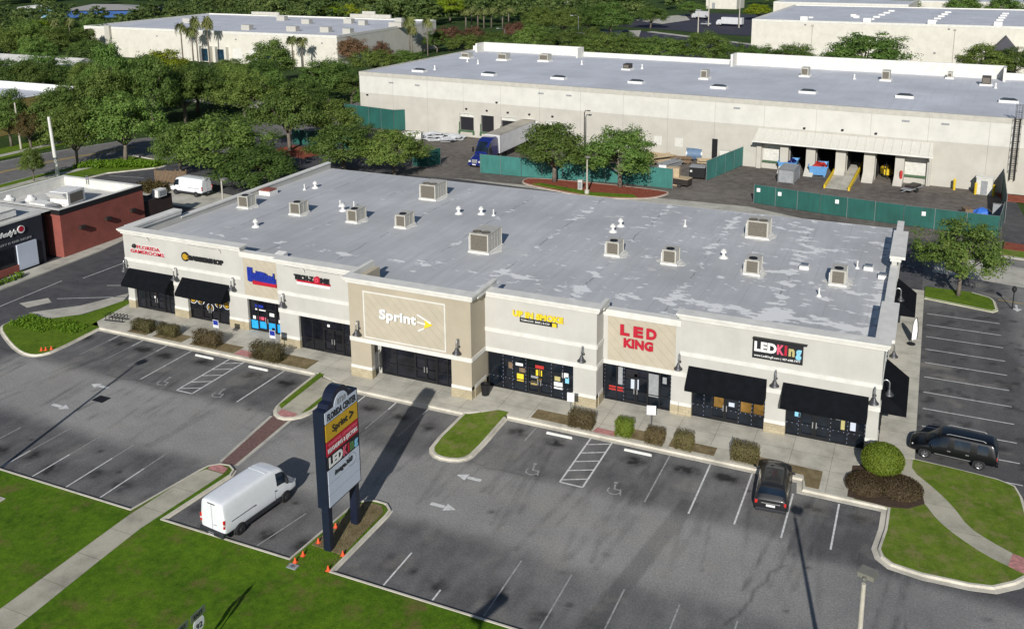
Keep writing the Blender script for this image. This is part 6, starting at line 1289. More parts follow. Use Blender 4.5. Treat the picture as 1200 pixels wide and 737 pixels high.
# articulated lorry in the yard
t = thing('articulated_lorry', 'dark blue tractor with a white box trailer backed up to a warehouse dock', 'lorry', (-61.7, 66.0, 0), R(180 - 1.5))
S = [(-3.0, .9, 1.8, 3.85, 1.2, 1.24, 1.1), (-2.9, .8, 1.8, 4.0, 1.22, 1.26, 1.14), (-1.6, .8, 1.8, 4.0, 1.22, 1.26, 1.14), (-1.5, .8, 1.8, 4.0, 1.22, 1.26, 1.14), (-.6, .7, 1.75, 3.75, 1.22, 1.25, 1.12), (-.45, .7, 1.75, 3.62, 1.22, 1.25, 1.1), (.25, .6, 1.7, 2.9, 1.2, 1.22, 1.02), (.7, .6, 1.65, 2.0, 1.18, 1.2, .98), (.85, .6, 1.6, 1.85, 1.15, 1.18, .98), (2.3, .5, 1.2, 1.62, 1.08, 1.1, .8), (2.75, .45, .95, 1.2, 1.1, 1.1, .7), (2.85, .5, .85, 1.0, 1.0, 1.0, .6)]
gf = {(i, k): 1 for i in (4, 5, 6) for k in (4, 9)}; gf.update({(6, k): 1 for k in (5, 6, 7, 8)}); gf.update({(5, k): 3 for k in (6, 7)})
r = skin(S, gf); r[0].build('cab', NAVY, t, smooth=True); r[1].build('window', CARGLASS, t, smooth=True)
if 3 in r: r[3].build('fairing_window', CARGLASS, t, smooth=True)
m = MB(); m.box(-.45, .45, 2.6, 2.9, .75, 1.3); m.build('grille', ALU, t, bevel=.05); m = MB(); m.box(-1.15, 1.15, 2.5, 2.98, .4, .72); m.build('bumper', NAVY, t, bevel=.08); m = MB(); m.box(-.3, .3, 2.98, 3.0, .48, .64); m.build('number_plate', PLATE, t)
for s in (-1, 1):
    m = MB(); m.box(s * .85 - .2, s * .85 + .18, 2.45, 2.86, .85, 1.12); m.build('headlight', CLRL, t, bevel=.05)
    m = MB(); m.box(s * 1.5 - .12, s * 1.5 + .12, .35, .5, 1.9, 2.7); m.tube([(s * 1.2, .4, 2.3), (s * 1.5, .42, 2.3)], .04); m.build('mirror', BLACKM, t)
    for y in (1.75, -2.6, -3.9): wheel(t, s * 1.05, y, .52, .32, RIM)
m = MB(); m.box(-.9, .9, -4.6, -2.5, .7, .95); m.build('chassis', BLACKM, t)
m = MB(); m.box(-1.3, 1.3, -18.2, -3.3, 1.15, 4.05); 
for k in range(24): m.box(1.301, 1.315, -18 + k * .6, -17.96 + k * .6, 1.3, 3.95); m.box(-1.315, -1.301, -18 + k * .6, -17.96 + k * .6, 1.3, 3.95)
m.build('trailer', TRAIL, t); m = MB(); m.box(-1.32, 1.32, -18.22, -3.28, 4.052, 4.1); m.build('trailer_roof', TRAILT, t)
m = MB(); text_mb(m, 'XPO', (-1.318, -4.6, 2.9), (0, -1, 0), UZ, 1.3, .35, .01, .02); 
m = MB()
for y in (-15.6, -16.8):
    for s in (-1, 1): pass
for s in (-1, 1):
    for y in (-15.4, -16.6): wheel(t, s * 1.05, y, .52, .32, RIM)
m = MB(); m.box(-.5, .5, -17.4, -14.6, .6, 1.14); m.box(-.9, -.7, -6.5, -6.3, .1, 1.14); m.box(.7, .9, -6.5, -6.3, .1, 1.14); m.build('undercarriage', BLACKM, t)

# ------------------------------------------------------------------ the big warehouse behind
CANOPY = flat('canopy_metal', (.52, .505, .45), .6, var=.06)
wa = math.atan(-.077); WO = Vector((-97, 85.6, 0))
wh = thing('warehouse', 'long low warehouse with white upper and beige lower walls, loading docks and flat blue-grey roof', 'warehouse', WO, wa)
LW, DW, HT = 132, 41, 10.35
docks = [(22.0, 24.9), (26.4, 29.0), (30.5, 33.3), (34.7, 37.6), (39.1, 41.9)]; bays = [(80.1, 82.6), (84.0, 86.8), (88.3, 90.7), (92.3, 94.9)]; roll = [(76.1, 78.8), (96.2, 99.0)]
lo = MB(); px = 0
holes = sorted([(a, b, 1.15, 4.2) for a, b in docks] + [(a, b, .05, 4.25) for a, b in bays] + [(68.1, 69.0, .2, 3.8)] + [(a, b, 1.3, 4.15) for a, b in roll])
for a, b, z0, z1 in holes:
    lo.box(px, a, 0, .4, 0, 6.4); lo.box(a, b, 0, .4, z1, 6.4)
    if z0 > .3: lo.box(a, b, 0, .4, 0, z0)
    px = b
lo.box(px, LW, 0, .4, 0, 6.4); lo.box(0, .4, .4, DW, 0, 6.4); lo.box(LW - .4, LW, .4, DW, 0, 6.4); lo.box(.4, LW - .4, DW - .4, DW, 0, 6.4); lo.build('lower_wall', WALL2B, wh)
up = MB(); up.box(0, LW, -.02, .4, 6.4, 9.6); up.box(0, .4, .4, DW, 6.4, 9.6); up.box(LW - .4, LW, .4, DW, 6.4, 9.6); up.box(.4, LW - .4, DW - .4, DW, 6.4, 9.6); up.build('upper_wall', WALL2, wh)
tr = MB(); tr.box(-.03, LW, -.06, .42, 9.6, HT); tr.box(-.03, .42, .42, DW, 9.6, HT); tr.build('parapet_band', TRIMB, wh)
m = MB(); m.box(.42, LW - .4, .42, DW - .4, 9.3, HT - .18); m.build('roof', ROOF2, wh)
pp = MB()
for a, b, h in ((.42, 27.5, 11.2), (3.1, 27.5, 12.1), (27.5, 60.2, 11.1), (60.2, 107, 12.5), (107, LW, 11.3)):
    if a == .42: pp.box(.42, 3.1, DW - .4, DW, 9.6, 11.2); continue
    pp.box(a, b, DW - .4, DW + .02, 9.6, h); k = a
    while k < b: pp.box(k - .03, k + .03, DW - .42, DW - .395, 10.2, h - .03); k += 7.4
for x, h in ((3.1, 12.1), (27.5, 12.1), (60.2, 12.5), (107, 12.5)): pp.box(x - .2, x + .2, DW - 3.5, DW - .42, 9.6, h)
pp.build('back_parapet', TRIM, wh)
for i, (a, b) in enumerate(docks):
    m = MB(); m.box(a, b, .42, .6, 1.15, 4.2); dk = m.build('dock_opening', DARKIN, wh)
    m = MB(); m.box(a, b, .2, .26, 3.55 if i != 1 else 4.05, 4.2); m.build('dock_shutter', CREAM, dk)
    m = MB(); m.box(a - .12, a, -.14, -.001, 1.2, 2.6); m.box(a - .1, b + .1, -.3, -.021, 1.0, 1.22); m.box(a - .15, a + .1, -.32, -.022, .55, .99); m.box(b - .1, b + .15, -.32, -.022, .55, .99); m.build('dock_bumper', flat('dock_green%d' % i, (.06, .13, .06), .8), dk)
    m = MB(); m.box(a - .14, b + .14, -.06, -.022, 4.2, 4.32); m.build('dock_trim', CREAM, dk)
for a, b in roll:
    m = MB(); m.box(a, b, .12, .3, 1.3, 4.15)
    for k in range(6): m.box(a, b, .1, .119, 1.45 + k * .45, 1.47 + k * .45)
    rd = m.build('roller_door', CREAM, wh); m = MB(); m.box(a - .05, b + .05, -.3, -.021, 1.0, 1.25); m.build('dock_bumper', flat('dock_green_r%d' % int(a), (.06, .12, .06), .8), rd)
for a, b in bays:
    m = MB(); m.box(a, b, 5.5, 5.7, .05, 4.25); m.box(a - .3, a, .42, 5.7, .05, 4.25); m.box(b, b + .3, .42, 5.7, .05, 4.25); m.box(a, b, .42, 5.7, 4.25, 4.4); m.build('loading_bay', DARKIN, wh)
m = MB(); m.box(68.1, 69.0, .1, .2, .2, 3.8); m.build('door', BLACKM, wh)
for a in (58.6, 62.1): m = MB(); m.box(a, a + 1.3, -.035, -.001, 2.0, 3.4); m.build('blocked_window', CREAM, wh)
# pilasters and the metal canopy over the docks
m = MB()
for a, b in ((78.85, 80.05), (82.65, 83.95), (86.85, 88.25), (90.75, 92.25), (94.95, 96.15)):
    m = MB(); m.box(a, b, -1.1, -.001, 0, 4.3); m.add([(a, -2.6, 0), (b, -2.6, 0), (b, -1.1, 0), (a, -1.1, 0), (a, -1.1, 1.2), (b, -1.1, 1.2)], [(0, 1, 5, 4), (0, 4, 3), (1, 2, 5)]); m.build('pilaster', WALL2B, wh)
for a, b in ((99.1, 99.6), (75.2, 75.9)): m = MB(); m.box(a, b, -.5, -.001, 0, 4.3); m.build('pilaster', WALL2B, wh)
m = MB(); m.add([(75.2, -.03, 6.1), (99.6, -.03, 6.1), (99.8, -2.2, 4.55), (75.0, -2.2, 4.55), (75.2, -.03, 5.9), (99.6, -.03, 5.9), (99.8, -2.2, 4.4), (75.0, -2.2, 4.4)], [(0, 3, 2, 1), (4, 5, 6, 7), (2, 3, 7, 6), (0, 4, 7, 3), (1, 2, 6, 5)])
for k in range(21): x = 75.3 + k * 1.2; m.add([(x - .03, -.04, 6.22), (x + .03, -.04, 6.22), (x + .03, -2.2, 4.68), (x - .03, -2.2, 4.68), (x - .03, -.04, 6.1), (x + .03, -.04, 6.1), (x + .03, -2.2, 4.55), (x - .03, -2.2, 4.55)], [(0, 3, 2, 1), (0, 4, 7, 3), (1, 2, 6, 5), (2, 3, 7, 6)])
m.build('dock_canopy', CANOPY, wh); m = MB(); m.box(74.9, 99.9, -2.3, -2.201, 4.35, 4.6); m.build('canopy_gutter', TRIM, wh)
for x, z in ((7.3, 8.7), (13.1, 8.6), (38.3, 8.85), (43.5, 8.85), (71.8, 8.9), (95.8, 8.9), (100.9, 8.9)): m = MB(); m.box(x - .5, x + .5, -.1, -.021, z - .12, z + .12); m.build('scupper', GREYP, wh)
for x, z in ((1.8, 6.1), (29.7, 6.7), (87.4, 6.9), (82, 6.7), (92, 6.8), (23.5, 5.1), (27.7, 5.1), (31.9, 5.1), (36.1, 5.1), (40.5, 5.1)): m = MB(); m.box(x - .16, x + .16, -.3, -.021, z - .12, z + .1); m.build('floodlight', BLACKM, wh)
m = MB(); m.box(109.4, 109.46, -.6, -.1, 2, 12.2); m.box(110.0, 110.06, -.6, -.1, 2, 12.2)
for k in range(34): m.box(109.46, 110.0, -.3, -.26, 2.2 + k * .3, 2.24 + k * .3)
for k in range(10): m.tube([(109.3, -.15, 3.4 + k), (109.3, -.85, 3.4 + k), (110.15, -.85, 3.4 + k), (110.15, -.15, 3.4 + k)], .03, 4)
for x in (109.3, 109.72, 110.15): m.box(x - .02, x + .02, -.87, -.83, 3.3, 12.4)
m.build('caged_ladder', POLED, wh)
for i, (x, y) in enumerate(((9.8, 5.7), (24.1, 7.1), (37.6, 8.3), (51.7, 9.5), (66.0, 9.9), (80, 11.1), (94.1, 13), (108.2, 15))):
    m = MB(); m.box(x - 1.3, x + 1.3, y - .75, y + .75, HT - .2, HT + .2); sk = m.build('skylight', VENTW, wh); m = MB(); m.add([(x - 1.2, y - .65, HT + .2), (x + 1.2, y - .65, HT + .2), (x + 1.2, y + .65, HT + .2), (x - 1.2, y + .65, HT + .2), (x - .7, y, HT + .5), (x + .7, y, HT + .5)], [(0, 1, 5, 4), (2, 3, 4, 5), (1, 2, 5), (3, 0, 4)]); m.build('dome', flat('skylight_dome%d' % i, (.05, .06, .07), .3), sk)
for i, (x, y, w, h) in enumerate(((6.9, 27.4, 2.4, 1.3), (15.6, 27.7, 2.6, 1.6), (24.1, 29.7, 2.6, 1.7), (43.9, 25, 1.6, 1.2), (60.7, 19.3, 1.5, 1.9), (75.7, 29.9, 1.7, 1.9), (89.1, 30.6, 1.7, 2.1), (98.6, 38.0, 1, 1.2), (104.5, 32.2, 1.8, 1.7))):
    w *= .74; h *= .72
    m = MB(); m.box(x - w / 2 - .3, x + w / 2 + .3, y - 1.1, y + 1.1, HT - .2, HT + .1); cu = m.build('unit_curb', VENTW, wh); m = MB(); m.box(x - w / 2, x + w / 2, y - .9, y + .9, HT + .1, HT + .1 + h); ho = m.build('rooftop_unit', ACM if i not in (3, 8) else POLED, wh); m = MB(); m.box(x - w / 2 + .12, x + w / 2 - .12, y - .93, y - .902, HT + .25, HT + h - .1); m.build('grille', ACG, ho)
for x, y in ((10.3, 22), (14, 20), (11, 9), (84, 30), (33, 28), (46, 27), (106, 29), (112, 30)): m = MB(); m.lathe((x, y, HT - .19), [(.3, 0), (.12, .3), (.12, .9), (0, .92)], 8); m.build('vent_pipe', VENTW, wh)

# ------------------------------------------------------------------ screen fences of the yard
def screen(label, pts, h, mat, bay=3.0):
    b = Vector((pts[0][0], pts[0][1], 0)); t = thing('screen_fence', label, 'fence', b, 0)
    m = MB(); p = MB()
    for a, c in zip(pts, pts[1:]):
        a, c = Vector(a), Vector(c); L = (c - a).length; n = max(1, round(L / bay)); ang = math.atan2(c.y - a.y, c.x - a.x)
        m.obox(((a.x + c.x) / 2, (a.y + c.y) / 2, h / 2 + .04), (L, .05, h - .08), ang)
        for k in range(n + 1): q = a + (c - a) * (k / n); p.cyl((q.x, q.y, 0), (q.x, q.y, h + .08), .05, n=7)
        p.cyl((a.x, a.y, h), (c.x, c.y, h), .03, n=6)
    m.build('screen', mat, t, world=True); p.build('posts', GALV, t, world=True); return t
def notices(t, pts):
    for x, y, z in pts: m = MB(); m.box(x - .22, x + .22, y - .07, y - .03, z - .25, z + .25); m.build('notice', TXW, t, world=True)
notices(screen('dark green screen fence along the near side of the yard, right of the gap', [(-18.8, 59.4), (-10.25, 57.6), (-.4, 56.2), (9.9, 55.4), (10.7, 62)], 2.55, GREEN), ((-18.2, 59.2, 1.9), (-15.4, 58.65, 1.8), (-8.2, 57.25, 1.9), (1.8, 56.0, 1.8)))
screen('green screen fence behind the red mulch island, from the gate post to the lorry', [(-59.5, 60.6), (-52.8, 60.7), (-37.3, 62.6), (-30.5, 62.3)], 2.9, GREEN2)
screen('pale green screen fence running from the yard to the warehouse wall', [(-27.2, 68.5), (-24.2, 80.0)], 3.0, GREEN2)
screen('short green screen fence panel by the yard gate, under the oak', [(-71.2, 60.6), (-68.6, 60.9), (-67.9, 63.6)], 2.6, GREEN)
screen('tall green screen fence against the left corner of the big warehouse', [(-100.9, 86), (-88.6, 83.6), (-86.4, 85.2)], 3.9, GREEN)
screen('green screen fence under the oaks left of the yard, by the red mulch patch', [(-99, 67.2), (-86, 66.5)], 2.6, GREEN)
screen('dark green screen fence running from the near fence back to the warehouse wall', [(10.9, 62.2), (11.3, 77)], 3.4, GREEN)
t = thing('wooden_fence', 'weathered wooden enclosure fence left of the white van behind the shops', 'fence', (-99.3, 37.4, 0)); m = MB()
for k in range(24): q = k / 23; m.obox((-100.8 + 4.4 * q, 37.6 + 1.4 * q, .9), (.16, .03, 1.8), R(18))
m.build('boards', WOODM, t, world=True); m = MB()
for q in (0, .33, .66, 1): m.box(-100.85 + 4.4 * q, -100.7 + 4.4 * q, 37.7 + 1.4 * q, 37.85 + 1.4 * q, 0, 2)
m.build('posts', WOODM, t, world=True)

# ------------------------------------------------------------------ yard goods
def solid(name, label, cat, loc, rz, parts, group=None):
    t = thing(name, label, cat, loc, rz, group)
    for nm, mt, m in parts: m.build(nm, mt, t)
    return t
def skip(label, loc, rz, mat, load, lm):
    m = MB(); L = 3.0; m.add([(-1.1, -L / 2, .2), (1.1, -L / 2, .2), (1.1, L / 2, .2), (-1.1, L / 2, .2), (-1.3, -L / 2 - .5, 1.6), (1.3, -L / 2 - .5, 1.6), (1.3, L / 2 + .2, 1.6), (-1.3, L / 2 + .2, 1.6)], [(0, 1, 5, 4), (1, 2, 6, 5), (2, 3, 7, 6), (3, 0, 4, 7), (3, 2, 1, 0)]); f = MB()
    for s in (-1, 1): f.box(s * 1.33 - .05, s * 1.33 + .05, -L / 2 - .55, L / 2 + .25, 1.5, 1.68); f.box(s * .9 - .1, s * .9 + .1, -L / 2, L / 2, 0, .2)
    c = leafball(MB(), (0, -.1, 1.35), (1.1, 1.6, .45), 160, .3, int(loc[0] * 7) % 97, -.3, 0, .1)
    return solid('skip', label, 'skip', loc, rz, [('bin', mat, m), ('rim', mat, f), (load, lm, c)])
skip('blue skip heaped with red scrap in front of a loading bay', (-12.9, 78.9, 0), R(5), BLUEP, 'scrap_load', REDP); skip('blue skip with dark lid beside the left loading bay', (-17.3, 79.8, 0), R(0), BLUEP, 'scrap_load', NAVY)
m = MB(); m.box(-1.1, 1.1, -1.9, 1.9, .15, 2.0); f = MB()
for z in (.1, 1.95):
    for s in (-1, 1): f.box(s * 1.1 - .06, s * 1.1 + .06, -1.95, 1.95, z, z + .12); f.box(-1.16, 1.16, s * 1.9 - .06, s * 1.9 + .06, z, z + .12)
for s in (-1, 1):
    for q in (-1, 1): f.box(s * 1.1 - .07, s * 1.1 + .07, q * 1.9 - .07, q * 1.9 + .07, 0, 2.05)
solid('metal_container', 'grey metal container standing behind the near dark green screen fence', 'container', (-16.3, 73.2, 0), R(-4), [('box', GREYP, m), ('frame', GALV, f)])
rm = MB(); rm.add([(-1.6, -7, .05), (1.6, -7, .05), (1.6, 7, 1.15), (-1.6, 7, 1.15), (-1.6, -7, 0), (1.6, -7, 0), (1.6, 7, 0), (-1.6, 7, 0)], [(0, 1, 2, 3), (0, 3, 7, 4), (1, 5, 6, 2), (2, 6, 7, 3)]); rails = []
rr2 = MB()
for s in (-1, 1): rr2.add([(s * 1.62 - .12, -7, .02), (s * 1.62 + .12, -7, .02), (s * 1.62 + .12, 7, 1.1), (s * 1.62 - .12, 7, 1.1), (s * 1.62 - .12, -7, .5), (s * 1.62 + .12, -7, .5), (s * 1.62 + .12, 7, 1.65), (s * 1.62 - .12, 7, 1.65)], [(4, 5, 6, 7), (0, 1, 5, 4), (1, 2, 6, 5), (2, 3, 7, 6), (3, 0, 4, 7)])
solid('loading_ramp', 'concrete ramp with yellow kerb rails leading up to a loading bay', 'ramp', (-9.0, 77.6, 0), R(-4), [('deck', CONC2, rm), ('rail', YEL, rr2)])
m = MB(); m.box(-.6, .6, -1.0, .8, .35, 1.2); m.box(-.5, .5, -1.1, -.6, .5, 1.5); c = MB()
for s in (-1, 1):
    for q in (-.9, .5): c.box(s * .5 - .04, s * .5 + .04, q - .04, q + .04, 1.2, 2.2)
c.box(-.58, .58, -1.0, .6, 2.2, 2.28); ms = MB()
for s in (-1, 1): ms.box(s * .35 - .06, s * .35 + .06, .82, .95, .1, 2.6); ms.box(s * .3 - .06, s * .3 + .06, .95, 2.0, .1, .16)
fk = solid('forklift', 'yellow forklift inside the loading bay by the red post', 'forklift', (-3.6, 81.2, .0), R(200), [('body', YEL, m), ('overhead_guard', BLACKM, c), ('mast', BLACKM, ms)])
for s in (-1, 1):
    for y in (-.7, .55): wheel(fk, s * .55, y, .3, .22, YEL)
solid('red_post', 'red guard post at the right jamb of the forklift bay', 'post', (-1.5, 76.9, 0), 0, [('post', REDP, MB().cyl((0, 0, 0), (0, 0, 1.9), .2, n=10)), ('cap', REDP, MB().lathe((0, 0, 1.9), [(.2, 0), (.12, .12), (0, .16)], 10))])
for x, y, l in ((5.4, 76.6, 'leftmost of three yellow bollards at the right end of the warehouse wall'), (8.0, 75.2, 'middle one of three yellow bollards, left of the white shed'), (10.2, 75.0, 'rightmost of three yellow bollards, right of the white shed')): solid('bollard', l, 'bollard', (x, y, 0), 0, [('post', YEL, MB().cyl((0, 0, 0), (0, 0, 1.5), .17, n=10)), ('cap', YEL, MB().lathe((0, 0, 1.5), [(.17, 0), (.1, .1), (0, .13)], 10))], 'yellow bollards')
solid('shed', 'small white flat-topped shed between two yellow bollards', 'shed', (9.1, 75.9, 0), R(-8), [('walls', CREAM, MB().box(-1, 1, -.7, .7, 0, 2.3)), ('roof', TRIM, MB().box(-1.1, 1.1, -.8, .8, 2.3, 2.42)), ('door', GREYP, MB().box(-.4, .4, -.73, -.701, .05, 1.95))])
m = MB(); m.box(-.7, .7, -1.8, 1.8, .5, .62); m.obox((0, -2.3, .45), (.1, 1.4, .1)); dl = solid('flat_trailer', 'small low flatbed trailer standing in the yard before the right roller door', 'trailer', (.1, 73.6, 0), R(-25), [('deck', GREYP, m), ('load', POLED, MB().box(-.6, .6, -.9, 1.4, .62, .95))])
for s in (-1, 1): wheel(dl, s * .8, -.2, .34, .2, RIMD)
m = MB(); rr = random.Random(9)
for i in range(9):
    for j in range(7): m.v.append((-1.3 + i * .32, -1 + j * .32, (.9 * math.exp(-((i - 4) ** 2 + (j - 3) ** 2) / 9) + rr.uniform(0, .3)) if 0 < i < 8 and 0 < j < 6 else .02))
for i in range(8):
    for j in range(6): m.f.append((i * 7 + j, (i + 1) * 7 + j, (i + 1) * 7 + j + 1, i * 7 + j + 1)); m.m.append(0)
solid('tarpaulin_heap', 'heap under a crumpled blue tarpaulin behind the right end of the near fence', 'tarpaulin', (8.5, 64.6, 0), R(20), [('tarpaulin', TARP, m), ('crate', WOODM, MB().box(-2.3, -1.35, -.6, .6, 0, .9))])
solid('grey_panel', 'grey sheet panel leaning by the blue tarpaulin heap', 'panel', (10.2, 62.6, 0), R(-6), [('sheet', GREYP, MB().box(-.7, .7, -.06, .06, 0, 2.2)), ('frame', GALV, MB().box(-.75, .75, -.09, -.061, 0, .1).box(-.75, .75, -.09, -.061, 2.1, 2.2))])
m = MB(); rr = random.Random(4)
for _ in range(44): m.obox((rr.uniform(-3.8, 3.8), rr.uniform(-2.6, 2.4), .1 + rr.random() * .55), (rr.uniform(1.4, 3.4), rr.uniform(.5, 1.2), .06), rr.uniform(-.5, .5), 0, rr.uniform(-.18, .18), rr.uniform(-.15, .15))
solid('sheet_pile', 'untidy pile of pale sheet scrap against the warehouse wall left of the docks', 'scrap pile', (-77.6, 81.0, 0), R(-8), [('sheets', SCRAP, m)])
solid('white_tank', 'pale round-backed tank trailer half hidden by an oak at the yard corner', 'tank', (-80.8, 76.8, 0), R(15), [('tank', TRIM, MB().cyl((-1.8, 0, 1.0), (1.8, 0, 1.0), .75, n=14)), ('frame', GREYP, MB().box(-1.6, 1.6, -.6, .6, 0, .35))])
def pile(label, loc, rz, n, lx, ly, mat, seed, h=.16, cat='lumber stack'):
    rr = random.Random(seed); m = MB(); b = MB()
    for k in range(n): m.obox((rr.uniform(-.15, .15), rr.uniform(-ly, ly), .2 + rr.random() * h * n / 6), (lx * rr.uniform(.7, 1), .14, .12), rr.uniform(-.08, .08))
    for x in (-lx * .3, lx * .3): b.box(x - .08, x + .08, -ly, ly, 0, .14)
    return solid('lumber_stack', label, cat, loc, rz, [('boards', mat, m), ('bearers', WOODM, b)])
pile('stack of weathered boards beside the pale green fence', (-29.0, 79.2, 0), R(10), 20, 4.2, .8, LUMBER, 3); pile('low stack of long pale timbers left of the blue drum', (-36.2, 77.6, 0), R(50), 26, 4.5, 1.0, LUMBER, 4, .22); pile('heap of grey beams nearest the green fence of the mulch island', (-34.2, 74.8, 0), R(70), 22, 5, .9, GREYP, 5, .22)
pile('jumbled stack of crated boards between the blue drum and the mulch island trees', (-33.4, 78.2, 0), R(15), 24, 3.6, .9, WOODM, 8, .2); pile('bundle of pale battens lying along the warehouse wall left of the blue drum', (-38.5, 80.6, 0), R(-4), 18, 5, .5, LUMBER, 9, .2)
solid('cable_drum', 'large blue drum lying on its side among the yard goods', 'drum', (-31.9, 80.6, 1.05), R(12), [('barrel', flat('drum_blue', (.10, .16, .25), .6), MB().cyl((-1.1, 0, 0), (1.1, 0, 0), .95, n=20)), ('rim', GALV, MB().cyl((-1.2, 0, 0), (-1.1, 0, 0), 1.04, n=20).cyl((1.1, 0, 0), (1.2, 0, 0), 1.04, n=20))])
solid('plywood_crate', 'pale plywood crate standing at the warehouse end of the pale green fence', 'crate', (-26.6, 78.2, 0), R(4), [('box', CREAM, MB().box(-.75, .75, -.5, .5, .12, 2.6)), ('pallet', WOODM, MB().box(-.85, .85, -.6, .6, 0, .12))])
solid('plywood_crate', 'tan crate with a white sheet at the gate end of the mulch island fence', 'crate', (-31.0, 64.6, 0), R(4), [('box', LUMBER, MB().box(-.9, .9, -.6, .6, .12, 2.6)), ('sheet', TXW, MB().box(-2.0, -.95, -.5, -.44, 1.2, 2.9)), ('pallet', WOODM, MB().box(-1, 1, -.7, .7, 0, .12))])
m = MB()
for k in range(5): m.obox((-.9 + k * .45, 0, 1.3), (.07, .07, 3.2), 0, 0, .0, R(-38))
solid('rack_frames', 'leaning red and yellow rack frames beside the plywood crate', 'rack', (-28.9, 80.9, 0), R(0), [('frames', YEL, m), ('braces', REDP, MB().obox((-.3, -.15, 1.2), (.08, .08, 2.8), 0, 0, 0, R(-38)).obox((.4, -.15, 1.0), (.08, .08, 2.4), 0, 0, 0, R(-38)))])
bt = solid('utility_trailer', 'small black enclosed trailer at the near end of the pale green fence', 'trailer', (-28.6, 69.3, 0), R(5), [('box', BLACKM, MB().box(-1.1, 1.1, -.9, .9, .45, 1.9)), ('roof', GREYP, MB().box(-1.12, 1.12, -.92, .92, 1.9, 1.96)), ('lamp', CLRL, MB().box(-1.0, -.7, -.95, -.901, 1.2, 1.5))]); [wheel(bt, s * 1.12, 0, .3, .2, RIMD) for s in (-1, 1)]
bt = solid('utility_trailer', 'small dark trailer at the right end of the mulch island fence', 'trailer', (-29.7, 64.4, 0), R(80), [('box', POLED, MB().box(-.8, .8, -1.2, 1.2, .4, 1.2)), ('lid', LUMBER, MB().box(-.82, .82, -1.22, 1.22, 1.2, 1.28))]); [wheel(bt, s * .85, 0, .3, .2, RIMD) for s in (-1, 1)]
solid('tall_sign_post', 'small white cabinet at the grass edge of the mulch island, left of the light pole', 'cabinet', (-42.2, 57.0, .12), R(5), [('box', CREAM, MB().box(-.3, .3, -.22, .22, 0, 1.25)), ('door', GREYP, MB().box(-.24, .24, -.235, -.221, .1, 1.1)), ('cap', TRIM, MB().box(-.34, .34, -.26, .26, 1.25, 1.33))]).name = 'utility_cabinet'

# ------------------------------------------------------------------ brick restaurant on the left
rs_ = thing('brick_restaurant', 'red brick restaurant with black fascia and a white-walled roof well, west of the shops', 'restaurant', (-91, 6, 0))
m = MB(); m.box(-97.6, -84.66, 8.0, 19.8, .1, 4.4)
for a in ((-97.6, -97.3, 8.0, 19.8), (-84.96, -84.66, 8.0, 19.8), (-97.3, -84.96, 8.0, 8.3), (-97.3, -84.96, 19.5, 19.8)): m.box(*a, 4.4, 4.95)
m.build('brick_wall', REDBRICK, rs_, world=True)
m = MB(); m.box(-86.9, -84.9, 19.8, 24.6, .1, 3.3); m.box(-97.6, -86.9, 19.8, 22.5, .1, 3.3); m.build('rear_annex', BRICK_BROWN_SHADE, rs_, world=True)
m = MB(); m.box(-98, -85.5, -22, 6.4, .1, 5.4); m.build('dark_front', flat('charcoal_panels', (.02, .023, .032), .6, var=.2, scale=.6), rs_, world=True)
m = MB(); m.box(-98, -87.0, 6.4, 8.0, .1, 5.0); m.build('recess_wall', BRICK_BROWN_SHADE, rs_, world=True)  # brick recess, its shade put into the dark colour
m = MB()
for a in ((-97.7, -97.3, 7.95, 19.85), (-84.96, -84.62, 7.95, 19.85), (-97.3, -84.96, 7.95, 8.3), (-97.3, -84.96, 19.5, 19.85)): m.box(*a, 4.951, 5.5)
m.build('fascia', CAPBLACK, rs_, world=True)
m = MB(); 
for a in ((-97.29, -97.1, 8.31, 19.49), (-85.15, -84.97, 8.31, 19.49), (-97.1, -85.15, 19.3, 19.49), (-97.1, -85.15, 8.31, 8.5)): m.box(*a, 4.4, 5.47)
for a in ((-97.7, -97.1, 7.97, 19.83), (-85.15, -84.66, 7.99, 19.8), (-97.1, -85.15, 19.3, 19.8), (-97.1, -85.15, 7.99, 8.5)): m.box(*a, 5.501, 5.54)

m.box(-98.0, -97.6, -22, 8.1, 5.4, 6.3); m.box(-85.8, -85.52, -22, 6.4, 5.401, 5.6); m.build('parapet', TRIM, rs_, world=True)
m = MB(); m.sheet([(-97.3, 8.3), (-84.9, 8.3), (-84.9, 19.5), (-97.3, 19.5)], 4.42); m.sheet([(-97.6, -22), (-85.8, -22), (-85.8, 8.1), (-97.6, 8.1)], 5.43); m.build('roof', ROOF3, rs_, world=True)
m = MB(); m.box(-85.49, -85.3, 2.95, 5.3, .2, 2.95); m.build('white_panel', PANELW, rs_, world=True)
m = MB(); m.box(-85.47, -85.42, -14, 2.6, .9, 2.9); m.build('storefront_glass', GLASS, rs_, world=True); m = MB(); m.box(-85.49, -85.3, -14, 2.93, .1, .85); m.build('brick_plinth', REDBRICK, rs_, world=True)
for y in (10.6, 14.2, 17.9):
    m = MB(); m.box(-84.659, -84.25, y - .35, y + .35, 2.75, 3.1); m.build('wall_light', POLED, rs_, world=True)
t = thing('shop_sign', 'white script letters with a red and white round emblem on the black restaurant front', 'shop sign', (-85.4, 2.4, 4.2))
m = MB(); text_mb(m, "Wendy's", (-85.46, .95, 4.02), UY, UZ, 2.25, .72, .08, .03, .2); o = m.build('lettering', TXW, t); o.location = -root_loc(t)
m = MB(); m.cyl((-85.47, 3.75, 4.5), (-85.38, 3.75, 4.5), .42, n=20); m.cyl((-85.379, 3.75, 4.55), (-85.36, 3.75, 4.55), .3, n=18, mi=1); o = m.build('emblem', [TXW, TXR], t); o.location = -root_loc(t)
